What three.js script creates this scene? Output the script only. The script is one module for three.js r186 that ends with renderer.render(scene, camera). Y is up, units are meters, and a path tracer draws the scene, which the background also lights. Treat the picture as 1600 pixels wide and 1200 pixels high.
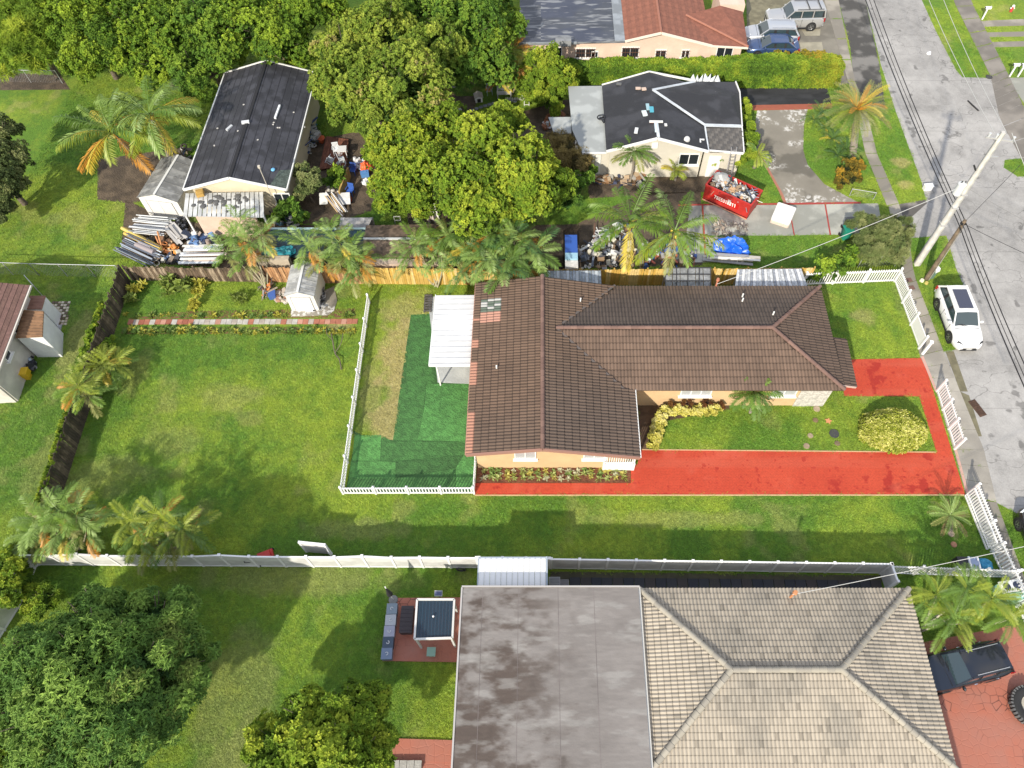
import * as THREE from 'three';
import { mergeGeometries, toCreasedNormals } from 'three/addons/utils/BufferGeometryUtils.js';

// ---------------------------------------------------------------- camera, sky, sun, exposure
const scene = new THREE.Scene();
const CAM_H = 40, TILT = THREE.MathUtils.degToRad(31.53), FOC = 1141, PCX = 845, PCY = 600;
const camera = new THREE.PerspectiveCamera(2 * Math.atan(600 / FOC) * 180 / Math.PI, 4 / 3, 0.5, 600);
camera.position.set(0, CAM_H, 0);
camera.rotation.set(-(Math.PI / 2 - TILT), 0, 0);
camera.setViewOffset(1690, 1200, 0, 0, 1600, 1200);      // the photograph is cropped a little on its right side
const SUN_AZ = THREE.MathUtils.degToRad(24.4), SUN_EL = THREE.MathUtils.degToRad(32.5);
const sunDir = new THREE.Vector3(-Math.sin(SUN_AZ) * Math.cos(SUN_EL), Math.sin(SUN_EL), Math.cos(SUN_AZ) * Math.cos(SUN_EL));
{ // a bright, partly clouded sky: pale blue with broken white cloud, warmer round the sun
  const W = 512, H = 256, d = new Float32Array(W * H * 4), h2 = (x, y) => { let n = Math.imul(x, 374761393) + Math.imul(y, 668265263); n = Math.imul(n ^ (n >>> 13), 1274126177); return ((n ^ (n >>> 16)) >>> 0) / 4294967296; };
  const vn = (x, y) => { const a = Math.floor(x), b = Math.floor(y), u = (x - a) ** 2 * (3 - 2 * (x - a)), v = (y - b) ** 2 * (3 - 2 * (y - b)); return h2(a, b) * (1 - u) * (1 - v) + h2(a + 1, b) * u * (1 - v) + h2(a, b + 1) * (1 - u) * v + h2(a + 1, b + 1) * u * v; };
  for (let j = 0; j < H; j++) for (let i = 0; i < W; i++) {
    const el = ((j + 0.5) / H - 0.5) * Math.PI, az = ((i + 0.5) / W - 0.5) * 2 * Math.PI, y = Math.sin(el), x = Math.cos(el) * Math.cos(az), z = Math.cos(el) * Math.sin(az), k = (j * W + i) * 4, up = Math.max(0, y);
    let c = [0.5 - 0.17 * up, 0.56 - 0.12 * up, 0.66 + 0.02 * up];
    const q = 1 / (up + 0.16), px = x * q * 2.2, pz = z * q * 2.2, n = vn(px, pz) * 0.5 + vn(px * 2.1 + 9, pz * 2.1) * 0.27 + vn(px * 4.3, pz * 4.3 + 5) * 0.15 + vn(px * 9, pz * 9) * 0.08, a = Math.min(1, Math.max(0, (n - 0.4) / 0.2)) * 0.85;
    const w = 0.88 + 0.2 * (n - 0.5); c = [c[0] + (w - c[0]) * a, c[1] + (w * 0.97 - c[1]) * a, c[2] + (w * 0.93 - c[2]) * a];
    const g = Math.max(0, x * sunDir.x + y * sunDir.y + z * sunDir.z) ** 8 * 0.35; c[0] += g; c[1] += g * 0.92; c[2] += g * 0.78;
    if (y < 0) c = [0.26, 0.26, 0.24]; d[k] = c[0]; d[k + 1] = c[1]; d[k + 2] = c[2]; d[k + 3] = 1;
  }
  const t = new THREE.DataTexture(d, W, H, THREE.RGBAFormat, THREE.FloatType); t.mapping = THREE.EquirectangularReflectionMapping; t.magFilter = THREE.LinearFilter; t.needsUpdate = true; scene.background = t; scene.environment = t;
}
const sun = new THREE.DirectionalLight(new THREE.Color(1.0, 0.92, 0.78), 4.2);
sun.position.copy(sunDir).multiplyScalar(120).add(new THREE.Vector3(2, 0, -28)); sun.target.position.set(2, 0, -28);
sun.castShadow = true; sun.shadow.radius = 2.2; sun.shadow.mapSize.set(4096, 4096);
Object.assign(sun.shadow.camera, { left: -60, right: 60, top: 60, bottom: -60, near: 1, far: 320 });
scene.add(sun, sun.target);
const renderer = new THREE.WebGLRenderer({ antialias: true });
renderer.setSize(1024, 768);
renderer.toneMapping = THREE.LinearToneMapping; renderer.toneMappingExposure = 1.36;
renderer.shadowMap.enabled = true;

// ---------------------------------------------------------------- helpers
const V = (x, y, z) => new THREE.Vector3(x, y, z);
function rng(seed) { let s = seed >>> 0; return () => { s = (s + 0x6d2b79f5) | 0; let t = Math.imul(s ^ (s >>> 15), 1 | s); t = (t + Math.imul(t ^ (t >>> 7), 61 | t)) ^ t; return ((t ^ (t >>> 14)) >>> 0) / 4294967296; }; }
// survey: a spot read off the photograph at height h above the ground, as metres
const _f = V(0, -Math.cos(TILT), -Math.sin(TILT)), _u = V(0, Math.sin(TILT), -Math.cos(TILT));
function G(px, py, h = 0) {
  const d = _f.clone().multiplyScalar(FOC).addScaledVector(V(1, 0, 0), px - PCX).addScaledVector(_u, PCY - py);
  return d.multiplyScalar((h - CAM_H) / d.y).add(V(0, CAM_H, 0));
}
const ppm = (p) => FOC / p.clone().sub(V(0, CAM_H, 0)).dot(_f);      // photograph pixels per metre at a point
const XZ = (list, h = 0) => list.map(([x, y]) => { const p = G(x, y, h); return [p.x, p.z]; });
const hash2 = (x, y) => { let n = Math.imul(x, 374761393) + Math.imul(y, 668265263); n = Math.imul(n ^ (n >>> 13), 1274126177); return ((n ^ (n >>> 16)) >>> 0) / 4294967296; };
function vnoise(x, y, per = 0) {
  const xi = Math.floor(x), yi = Math.floor(y), fx = x - xi, fy = y - yi, u = fx * fx * (3 - 2 * fx), v = fy * fy * (3 - 2 * fy);
  const w = (a) => (per ? ((a % per) + per) % per : a);
  const a = hash2(w(xi), w(yi)), b = hash2(w(xi + 1), w(yi)), c = hash2(w(xi), w(yi + 1)), d = hash2(w(xi + 1), w(yi + 1));
  return a + (b - a) * u + (c - a) * v + (a - b - c + d) * u * v;
}
function fbm(x, y, oct = 4, per = 0) { let s = 0, a = 0.5, t = 0; for (let i = 0; i < oct; i++) { s += a * vnoise(x, y, per); t += a; x = x * 2 + (per ? 0 : 17.3); y = y * 2 + (per ? 0 : 9.1); per *= 2; a *= 0.5; } return s / t; }
const clamp = (x, a = 0, b = 1) => Math.min(b, Math.max(a, x)), lerp = (a, b, t) => a + (b - a) * t, sm = (a, b, x) => { const t = clamp((x - a) / (b - a)); return t * t * (3 - 2 * t); };
const mix3 = (a, b, t) => [lerp(a[0], b[0], t), lerp(a[1], b[1], t), lerp(a[2], b[2], t)];
const enc = (c) => Math.round(255 * clamp(c <= 0.0031308 ? 12.92 * c : 1.055 * Math.pow(c, 1 / 2.4) - 0.055));
// colour texture from fn(u, v) -> linear rgb; size metres per repeat
function colorTex(n, metres, fn, m = n) {
  const d = new Uint8Array(n * m * 4);
  for (let j = 0; j < m; j++) for (let i = 0; i < n; i++) { const c = fn(i / n, j / m), k = (j * n + i) * 4; d[k] = enc(c[0]); d[k + 1] = enc(c[1]); d[k + 2] = enc(c[2]); d[k + 3] = 255; }
  const t = new THREE.DataTexture(d, n, m); t.colorSpace = THREE.SRGBColorSpace; return texSetup(t, metres);
}
function grayTex(n, metres, fn, m = n) {
  const d = new Uint8Array(n * m * 4);
  for (let j = 0; j < m; j++) for (let i = 0; i < n; i++) { const c = Math.round(255 * clamp(fn(i / n, j / m))), k = (j * n + i) * 4; d[k] = d[k + 1] = d[k + 2] = c; d[k + 3] = 255; }
  return texSetup(new THREE.DataTexture(d, n, m), metres);
}
function texSetup(t, metres) {
  t.wrapS = t.wrapT = THREE.RepeatWrapping; t.magFilter = THREE.LinearFilter; t.minFilter = THREE.LinearMipmapLinearFilter; t.generateMipmaps = true;
  const [a, b] = Array.isArray(metres) ? metres : [metres, metres]; t.repeat.set(1 / a, 1 / b); t.needsUpdate = true; return t;
}
const C = (r, g, b) => new THREE.Color().setRGB(r, g, b);
function std(rgb, roughness = 0.8, more = {}) { return new THREE.MeshStandardMaterial({ color: C(...rgb), roughness, ...more }); }
function phys(rgb, roughness, more = {}) { return new THREE.MeshPhysicalMaterial({ color: C(...rgb), roughness, ...more }); }
const grainBump = grayTex(256, 1.3, (u, v) => fbm(u * 24, v * 24, 4, 24));
// a mottled material: two colours blended by layered noise, over a few metres
const mottleMaps = new Map();
function mottled(a, b, { metres = 5, scale = 6, rough = 0.85, bump = 0.01, stretch = 1, sharp = 0.5, more = {} } = {}) {
  const lum = (c) => c[0] * 0.3 + c[1] * 0.6 + c[2] * 0.1, hi = lum(a) > lum(b) ? a : b, lo = hi === a ? b : a, ratio = Math.max(0.3, Math.round(lum(lo) / lum(hi) * 8) / 8), sc = scale > 12 ? 16 : scale > 7 ? 10 : 6, sh = sharp < 0.4 ? 0.3 : 0.5;
  const key = [ratio, sc, sh].join(); let t = mottleMaps.get(key);
  if (!t) { t = colorTex(512, 1, (u, v) => { const q = fbm(u * sc, v * sc, 6, sc), g = hash2(Math.floor(u * 512), Math.floor(v * 512) + 7), k = lerp(ratio, 1, clamp(sm(0.5 - sh * 0.6, 0.5 + sh * 0.6, q) + (g - 0.5) * 0.25)); return [k, k, k]; }); mottleMaps.set(key, t); }
  const map = t.clone(); map.repeat.set(1 / metres, 1 / (metres * stretch)); map.offset.set(a[0] * 7.3 % 1, b[1] * 9.1 % 1);
  return new THREE.MeshStandardMaterial({ color: C(...hi), map, roughness: rough, bumpMap: grainBump, bumpScale: bump, ...more });
}
const used = new Map();
function numbered(name) { const k = used.get(name) || 0; used.set(name, k + 1); return k ? name + '_' + String(k).padStart(3, '0') : name; }
function thing(name, label, category, pos, turn = 0, group) {
  const o = new THREE.Group(); o.name = numbered(name); scene.add(o);
  if (pos) o.position.copy(pos.isVector3 ? pos : V(...pos)); o.rotation.y = turn;
  o.userData = { label, category }; if (group) o.userData.group = group; return o;
}
function part(name, geo, mat, parent, label) { const m = new THREE.Mesh(geo, mat); m.name = name; m.castShadow = m.receiveShadow = true; parent.add(m); if (label) m.userData.label = label; return m; }
function solo(name, label, category, geo, mat, pos, turn = 0, group) { const m = new THREE.Mesh(geo, mat); m.name = numbered(name); m.castShadow = m.receiveShadow = true; scene.add(m); if (pos) m.position.copy(pos.isVector3 ? pos : V(...pos)); m.rotation.y = turn; m.userData = { label, category }; if (group) m.userData.group = group; return m; }
function struct(name, geo, mat, parent = scene) { const m = new THREE.Mesh(geo, mat); m.name = parent === scene ? numbered(name) : name; m.castShadow = m.receiveShadow = true; parent.add(m); if (parent === scene) m.userData = { kind: 'structure' }; return m; }
function dup(o, pos, turn, label, group) { const c = o.clone(); c.name = numbered(o.name.replace(/_\d{3}$/, '')); c.userData = { ...o.userData }; scene.add(c); if (pos) c.position.copy(pos); if (turn !== undefined) c.rotation.y = turn; if (label) c.userData.label = label; if (group) c.userData.group = group; return c; }
// geometry
function boxUV(g) {                                    // uv in metres, by the side that each face looks to
  const gi = g.index ? g.toNonIndexed() : g; if (!gi.attributes.normal) gi.computeVertexNormals();
  const p = gi.attributes.position, n = gi.attributes.normal, uv = new Float32Array(p.count * 2);
  for (let i = 0; i < p.count; i += 3) {
    let nx = 0, ny = 0, nz = 0; for (let k = 0; k < 3; k++) { nx += Math.abs(n.getX(i + k)); ny += Math.abs(n.getY(i + k)); nz += Math.abs(n.getZ(i + k)); }
    for (let k = 0; k < 3; k++) { const j = i + k, x = p.getX(j), y = p.getY(j), z = p.getZ(j); const [a, b] = ny >= nx && ny >= nz ? [x, z] : nx >= nz ? [z, y] : [x, y]; uv[j * 2] = a; uv[j * 2 + 1] = b; }
  }
  gi.setAttribute('uv', new THREE.BufferAttribute(uv, 2)); return gi;
}
function box(w, h, d, x = 0, y = 0, z = 0, ry = 0, rx = 0, rz = 0) { const g = new THREE.BoxGeometry(w, h, d); if (rx) g.rotateX(rx); if (rz) g.rotateZ(rz); if (ry) g.rotateY(ry); g.translate(x, y, z); return boxUV(g); }
function cyl(r0, r1, h, x = 0, y = 0, z = 0, seg = 10) { const g = new THREE.CylinderGeometry(r1, r0, h, seg); g.translate(x, y, z); return boxUV(g); }
function bar(a, b, r0, r1 = r0, seg = 6) {            // a round bar from a to b
  const d = b.clone().sub(a), g = new THREE.CylinderGeometry(r1, r0, d.length(), seg); g.applyQuaternion(new THREE.Quaternion().setFromUnitVectors(V(0, 1, 0), d.clone().normalize()));
  g.translate((a.x + b.x) / 2, (a.y + b.y) / 2, (a.z + b.z) / 2); return boxUV(g);
}
function beam(a, b, w, h) {                           // a square bar from a to b
  const d = b.clone().sub(a), L = d.length(), g = new THREE.BoxGeometry(w, h, L), o = new THREE.Object3D(); o.position.copy(a).add(b).multiplyScalar(0.5); o.lookAt(b); o.updateMatrix(); g.applyMatrix4(o.matrix); return boxUV(g);
}
function merge(list) { return list.length === 1 ? list[0] : mergeGeometries(list.map((g) => { const h = g.index ? g.toNonIndexed() : g; for (const k of Object.keys(h.attributes)) if (!['position', 'normal', 'uv'].includes(k)) h.deleteAttribute(k); return h; })); }
function poly(pts3, flip) {                           // one flat polygon of points in space (fan over its triangulation)
  const n = V(0, 0, 0); for (let i = 0; i < pts3.length; i++) { const a = pts3[i], b = pts3[(i + 1) % pts3.length]; n.x += (a.y - b.y) * (a.z + b.z); n.y += (a.z - b.z) * (a.x + b.x); n.z += (a.x - b.x) * (a.y + b.y); } n.normalize();
  const ax = Math.abs(n.x), ay = Math.abs(n.y), az = Math.abs(n.z), flat = pts3.map((p) => (ay >= ax && ay >= az ? new THREE.Vector2(p.x, p.z) : ax >= az ? new THREE.Vector2(p.z, p.y) : new THREE.Vector2(p.x, p.y)));
  const tri = THREE.ShapeUtils.triangulateShape(flat, []), pos = [];
  for (const t of tri) { let [a, b, c] = t.map((i) => pts3[i]); const m = b.clone().sub(a).cross(c.clone().sub(a)); if ((m.dot(n) < 0) !== !!flip) [b, c] = [c, b]; for (const q of [a, b, c]) pos.push(q.x, q.y, q.z); }
  const g = new THREE.BufferGeometry(); g.setAttribute('position', new THREE.Float32BufferAttribute(pos, 3)); g.computeVertexNormals(); return boxUV(g);
}
function sheet(xz, y) { const g = poly(xz.map(([x, z]) => V(x, y, z))); const n = g.attributes.normal; if (n.getY(0) < 0) return poly(xz.map(([x, z]) => V(x, y, z)).reverse()); return g; }
function slab(xz, y0, y1) {                           // a flat prism between two heights
  const top = sheet(xz, y1), out = [top]; const area = xz.reduce((s, p, i) => { const q = xz[(i + 1) % xz.length]; return s + p[0] * q[1] - q[0] * p[1]; }, 0);
  for (let i = 0; i < xz.length; i++) { let a = xz[i], b = xz[(i + 1) % xz.length]; if (area > 0) [a, b] = [b, a]; out.push(poly([V(a[0], y0, a[1]), V(b[0], y0, b[1]), V(b[0], y1, b[1]), V(a[0], y1, a[1])])); }
  return merge(out);
}
function plate(pts3, t) {                             // a sloping plate of thickness t under its top face
  const up = poly(pts3), n = V(up.attributes.normal.getX(0), up.attributes.normal.getY(0), up.attributes.normal.getZ(0)); let P = pts3; if (n.y < 0) { P = pts3.slice().reverse(); n.negate(); }
  const low = P.map((p) => p.clone().addScaledVector(n, -t)), out = [poly(P), poly(low.slice().reverse())];
  for (let i = 0; i < P.length; i++) { const j = (i + 1) % P.length; out.push(poly([P[i], low[i], low[j], P[j]])); }
  return merge(out);
}
function inPoly(x, z, P) { let r = false; for (let i = 0, j = P.length - 1; i < P.length; j = i++) { const [a, b] = P[i], [c, d] = P[j]; if ((b > z) !== (d > z) && x < (c - a) * (z - b) / (d - b) + a) r = !r; } return r; }
function instanced(name, geo, mat, mats, cols, parent, stuff = true) {
  const m = new THREE.InstancedMesh(geo, mat, mats.length); m.name = name; m.castShadow = m.receiveShadow = true;
  mats.forEach((q, i) => m.setMatrixAt(i, q)); if (cols) cols.forEach((c, i) => m.setColorAt(i, c)); if (stuff) m.userData.kind = 'stuff'; parent.add(m); return m;
}
function tube(pts, r, seg = 24, rad = 5, closed = false) { return new THREE.TubeGeometry(new THREE.CatmullRomCurve3(pts, closed), seg, r, rad, closed); }
// ---------------------------------------------------------------- ground
const dryPatches = [[-9.3, -26.5, 1.6, 3.6, 0.95], [-8.6, -30.5, 2.2, 1.4, 0.6], [-9.4, -21.5, 1.3, 2.6, 0.9], [-10.6, -24, 0.8, 3, 0.5], [-6.4, -19.5, 1.0, 1.5, 0.6], [-26, -18.2, 2.6, 1.3, 0.28], [-22.5, -20.5, 1.8, 1.2, 0.22], [-20, -23.5, 2.5, 1.0, 0.3], [-10.5, -14.8, 3, 0.7, 0.3], [-13.5, -29, 0.9, 0.5, 0.7], [-14, -12, 6, 1.0, 0.35], [-15.5, -6, 2, 3, 0.3], [-14.5, -3.2, 2, 2, 0.4], [22, -30, 0.8, 0.8, 0.5], [25.5, -31, 1, 3, 0.2], [28.4, -45, 0.8, 0.6, 0.7], [28.2, -42.5, 0.7, 0.5, 0.7], [34.5, -58, 1.4, 3, 0.5], [-36, -21, 2, 1.2, 0.25], [-31, -27, 0.8, 3.5, 0.45], [16, -17.6, 4, 0.6, 0.3], [8, -15.4, 5, 0.5, 0.3]];
function lawnColor(x, z) {
  const a = fbm(x * 0.22 + 40, z * 0.22 + 11, 4), b = fbm(x * 1.3 + 5, z * 1.3 + 70, 3), c = vnoise(x * 6.1, z * 6.1);
  let col = mix3([0.1, 0.205, 0.015], [0.245, 0.32, 0.026], clamp(sm(0.3, 0.7, a) * 0.75 + (b - 0.5) * 0.9 + (c - 0.5) * 0.35));
  let d = 0; for (const [px, pz, rx, rz, s] of dryPatches) { const q = ((x - px) / rx) ** 2 + ((z - pz) / rz) ** 2; if (q < 2.6) d = Math.max(d, s * sm(1.6, 0.2, q + (b - 0.5) * 2.4)); }
  d = Math.max(d, 0.28 * sm(0.62, 0.78, fbm(x * 0.5 + 90, z * 0.5 + 3, 4)));
  return mix3(col, [0.44, 0.35, 0.16], d * 0.85);
}
const LAWN_X0 = -46, LAWN_Z0 = -76, LAWN_S = 92;
const lawnMap = colorTex(2048, LAWN_S, (u, v) => { const x = LAWN_X0 + u * LAWN_S, z = LAWN_Z0 + v * LAWN_S, g = vnoise(x * 19, z * 19) * 0.6 + vnoise(x * 9, z * 9 + 40) * 0.4, c = lawnColor(x, z), k = 0.62 + 0.6 * g; return [c[0] * k, c[1] * k, c[2] * k]; });
lawnMap.offset.set(-LAWN_X0 / LAWN_S, -LAWN_Z0 / LAWN_S); lawnMap.wrapS = lawnMap.wrapT = THREE.MirroredRepeatWrapping;
const lawnMat = new THREE.MeshStandardMaterial({ map: lawnMap, roughness: 0.95, bumpMap: grayTex(512, 1.6, (u, v) => fbm(u * 40, v * 40, 3, 40)), bumpScale: 0.03 });
struct('ground', sheet([[-260, -330], [260, -330], [260, 120], [-260, 120]], 0), lawnMat);
const noGrass = [];
const clear = (xz) => { noGrass.push(xz); return xz; };
// colours of paving
const asphaltMat = (() => { const t = colorTex(1024, 26, (u, v) => { const a = fbm(u * 9, v * 9, 5, 9), b = fbm(u * 52, v * 52, 3, 52), c = vnoise(u * 500, v * 500); let k = 0.25 + 0.14 * (a - 0.5) + 0.07 * (b - 0.5) + 0.05 * (c - 0.5); const st = sm(0.6, 0.85, fbm(u * 22 + 8, v * 14, 4, 0)); k *= 1 - 0.2 * st; const cr = Math.min(Math.abs(fbm(u * 7 + 3, v * 7, 5, 0) - 0.5), Math.abs(fbm(u * 5 + 50, v * 9 + 20, 5, 0) - 0.52)); k *= 1 - 0.4 * sm(0.005, 0.001, cr); k *= 1 - 0.45 * sm(0.71, 0.8, fbm(u * 30 + 77, v * 30, 4, 0)); { const jx = Math.abs((v * 4) % 1 - 0.5) * 6.5; k *= 1 - 0.3 * sm(0.035, 0.012, jx); } k *= 1.36; return [k * 1.0, k * 0.965, k * 0.92]; }); return new THREE.MeshStandardMaterial({ map: t, roughness: 0.92, bumpMap: grainBump, bumpScale: 0.006 }); })();
const walkMat = mottled([0.34, 0.31, 0.26], [0.2, 0.18, 0.15], { metres: 9, scale: 7, n: 512, bump: 0.006, sharp: 0.35 });
const concreteMat = mottled([0.42, 0.42, 0.37], [0.27, 0.28, 0.24], { metres: 8, scale: 6, n: 512, bump: 0.005, sharp: 0.35 });
const stainedMat = (() => { const t = colorTex(1024, 14, (u, v) => { const a = fbm(u * 8, v * 8, 6, 8), b = fbm(u * 84, v * 84, 4, 84), d = sm(0.52, 0.62, fbm(u * 5 + 3, v * 5 + 9, 5)); const k = lerp(0.16, 0.31, a) * (1 - 0.4 * d); const w = sm(0.52, 0.6, b) * sm(0.34, 0.5, a); return mix3([k * 1.1, k, k * 0.82], [0.6, 0.585, 0.55], w * 0.85); }); return new THREE.MeshStandardMaterial({ map: t, roughness: 0.9, bumpMap: grainBump, bumpScale: 0.01 }); })();
const darkAsphaltMat = mottled([0.022, 0.022, 0.026], [0.05, 0.05, 0.055], { metres: 7, scale: 5, stretch: 0.4, rough: 0.6, bump: 0.005 });
const dirtMat = mottled([0.13, 0.095, 0.062], [0.06, 0.045, 0.032], { metres: 5, scale: 9, n: 512, bump: 0.05 });
const mulchMat = mottled([0.2, 0.075, 0.035], [0.075, 0.04, 0.022], { metres: 2.6, scale: 14, n: 512, bump: 0.06 });
const redPaint = (() => {
  const map = colorTex(2048, [34, 17], (u, v) => { const x = u * 34, y = v * 17, a = fbm(x * 0.5, y * 0.5, 5), st = sm(0.62, 0.72, fbm(x * 1.5 + 2, y * 1.5 + 5, 5)) * sm(0.5, 0.62, fbm(x * 0.22 + 60, y * 0.22, 3)), lt = sm(0.58, 0.8, fbm(x * 0.9 + 40, y * 0.9, 5)); let c = mix3([0.43, 0.04, 0.015], [0.52, 0.068, 0.028], a); { const k = 0.9 + 0.2 * vnoise(x * 14, y * 14), track = Math.max(sm(0.5, 0.2, Math.abs(y % 2.4 - 0.6)), 0) * fbm(x * 0.4, y * 2, 3); c = mix3(c.map((q) => q * k), [0.52, 0.115, 0.065], track * 0.45); c = mix3(c, [0.36, 0.025, 0.012], sm(0.7, 0.78, fbm(x * 4.1 + 7, y * 4.1, 4)) * 0.8); } c = mix3(c, [0.33, 0.016, 0.008], st * 0.85); return mix3(c, [0.56, 0.1, 0.055], lt * 0.5); }, 1024);
  const joints = grayTex(512, 1.2, (u, v) => { const row = Math.floor(v * 12), x = u * 6 + (row % 2) * 0.5, fx = x - Math.floor(x), fy = v * 12 - row; return Math.min(sm(0, 0.06, Math.min(fx, 1 - fx)), sm(0, 0.1, Math.min(fy, 1 - fy))) * 0.8 + 0.2 * vnoise(u * 120, v * 120); });
  return new THREE.MeshStandardMaterial({ map, roughness: 0.78, bumpMap: joints, bumpScale: 0.012 });
})();
const stampedMat = (() => {                           // stamped, painted concrete of the southern neighbour: uneven polygons with dark joints
  const N = 13, cell = (i, j) => { const w = (a) => ((a % N) + N) % N; return [i + 0.15 + 0.7 * hash2(w(i) + 7, w(j) + 91), j + 0.15 + 0.7 * hash2(w(i) + 53, w(j) + 17)]; };
  const edge = (u, v) => { const x = u * N, y = v * N, xi = Math.floor(x), yi = Math.floor(y); let a = 9, b = 9; for (let j = -1; j < 2; j++) for (let i = -1; i < 2; i++) { const [cx, cy] = cell(xi + i, yi + j), d = Math.hypot(cx - x, cy - y); if (d < a) { b = a; a = d; } else if (d < b) b = d; } return b - a; };
  const map = colorTex(1024, 5.2, (u, v) => { const e = edge(u, v), t = fbm(u * 7, v * 7, 5, 7), dark = sm(0.12, 0.03, e) * sm(0.4, 0.6, fbm(u * 3 + 3, v * 3, 4)) * sm(0.42, 0.58, fbm(u * 2 + 31, v * 2, 3)); return mix3(mix3([0.4, 0.125, 0.075], [0.34, 0.15, 0.11], t), [0.07, 0.028, 0.022], dark * 0.75); });
  return new THREE.MeshStandardMaterial({ map, roughness: 0.7, bumpMap: grayTex(512, 5.2, (u, v) => sm(0, 0.12, edge(u, v))), bumpScale: 0.008 });
})();
// street
const streetPts = clear(XZ([[1345, -60], [1352, 0], [1376, 100], [1398, 170], [1440, 285], [1448, 318], [1418, 345], [1432, 372], [1478, 366], [1494, 420], [1508, 452], [1528, 540], [1476, 549], [1466, 560], [1478, 600], [1520, 700], [1556, 785], [1600, 808], [1660, 960], [1760, 1250], [1950, 1250], [1900, 700], [1690, 320], [1640, 276], [1590, 276], [1568, 262], [1570, 250], [1610, 246], [1640, 250], [1600, 170], [1560, 122], [1504, 121], [1494, 110], [1462, 48], [1440, 0], [1432, -60]]));
struct('road', sheet(streetPts, 0.012), asphaltMat);
// dark worn strips where the street meets the drives
struct('asphalt_patch', sheet(clear(XZ([[1305, -60], [1310, 0], [1328, 72], [1334, 125], [1352, 170], [1384, 172], [1374, 100], [1352, 0], [1345, -60]])), 0.008), mottled([0.2, 0.19, 0.175], [0.055, 0.05, 0.048], { metres: 7, scale: 5, n: 512, sharp: 0.2 }));
struct('asphalt_patch', sheet(clear(XZ([[1388, 322], [1446, 312], [1482, 368], [1420, 372]])), 0.008), mottled([0.24, 0.22, 0.2], [0.08, 0.07, 0.062], { metres: 5, scale: 5, n: 512, sharp: 0.2 }));
// pavements: every flag its own slab
function walk(name, L, R, n, y = 0.03, mat = walkMat) {    // L and R: left and right edge lines (photograph points from far to near)
  const o = new THREE.Group(); o.name = numbered(name); o.userData = { kind: 'structure' }; scene.add(o);
  const at = (E, t) => { const s = t * (E.length - 1), i = Math.min(E.length - 2, Math.floor(s)), f = s - i, a = G(...E[i]), b = G(...E[i + 1]); return [lerp(a.x, b.x, f), lerp(a.z, b.z, f)]; };
  for (let k = 0; k < n; k++) { const t0 = k / n + 0.0012, t1 = (k + 1) / n - 0.0012, q = [at(L, t0), at(R, t0), at(R, t1), at(L, t1)]; clear(q); part('paving_slab', slab(q, 0, y + 0.006 * hash2(k, 5)), mat, o); }
  return o;
}
walk('pavement', [[1278, -60], [1288, 0], [1325, 128], [1337, 170], [1352, 240], [1386, 322]], [[1296, -60], [1310, 0], [1336, 128], [1353, 170], [1370, 240], [1404, 318]], 20);
walk('pavement', [[1388, 322], [1404, 395], [1412, 436], [1437, 556]], [[1404, 318], [1420, 372], [1428, 430], [1473, 547]], 13);
walk('pavement', [[1437, 556], [1462, 610], [1490, 703], [1509, 772]], [[1473, 547], [1500, 612], [1537, 703], [1557, 785]], 9, 0.03, mottled([0.4, 0.37, 0.32], [0.26, 0.24, 0.21], { metres: 8, scale: 6 }));
walk('pavement', [[1512, 778], [1552, 860], [1588, 935], [1660, 1090], [1740, 1250]], [[1557, 785], [1588, 870], [1612, 935], [1690, 1090], [1770, 1250]], 14);
walk('pavement', [[1476, -60], [1489, 0], [1548, 120], [1562, 185], [1640, 330]], [[1500, -60], [1516, 0], [1572, 110], [1600, 168], [1690, 330]], 22, 0.03, mottled([0.26, 0.235, 0.205], [0.17, 0.15, 0.13], { metres: 7, scale: 6 }));
struct('kerb_strip', sheet(clear(XZ([[1477, 549], [1490, 549], [1512, 612], [1500, 612]])), 0.016), mottled([0.2, 0.18, 0.11], [0.13, 0.12, 0.07], { metres: 2 }));
struct('kerb_strip', sheet(clear(XZ([[1500, 612], [1514, 618], [1534, 682], [1524, 682]])), 0.018), mottled([0.2, 0.18, 0.11], [0.13, 0.12, 0.07], { metres: 2 }));
// crossovers on the far side of the street
for (const q of [[[1533, 33], [1600, 30], [1660, 28], [1660, 38], [1600, 40], [1536, 42]], [[1541, 51], [1660, 48], [1660, 56], [1544, 58]], [[1548, 66], [1660, 63], [1660, 71], [1552, 74]]]) struct('driveway_strip', slab(clear(XZ(q)), 0, 0.025), walkMat);
struct('driveway', slab(clear(XZ([[1575, 122], [1660, 120], [1700, 200], [1606, 172]])), 0, 0.028), concreteMat);
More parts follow.
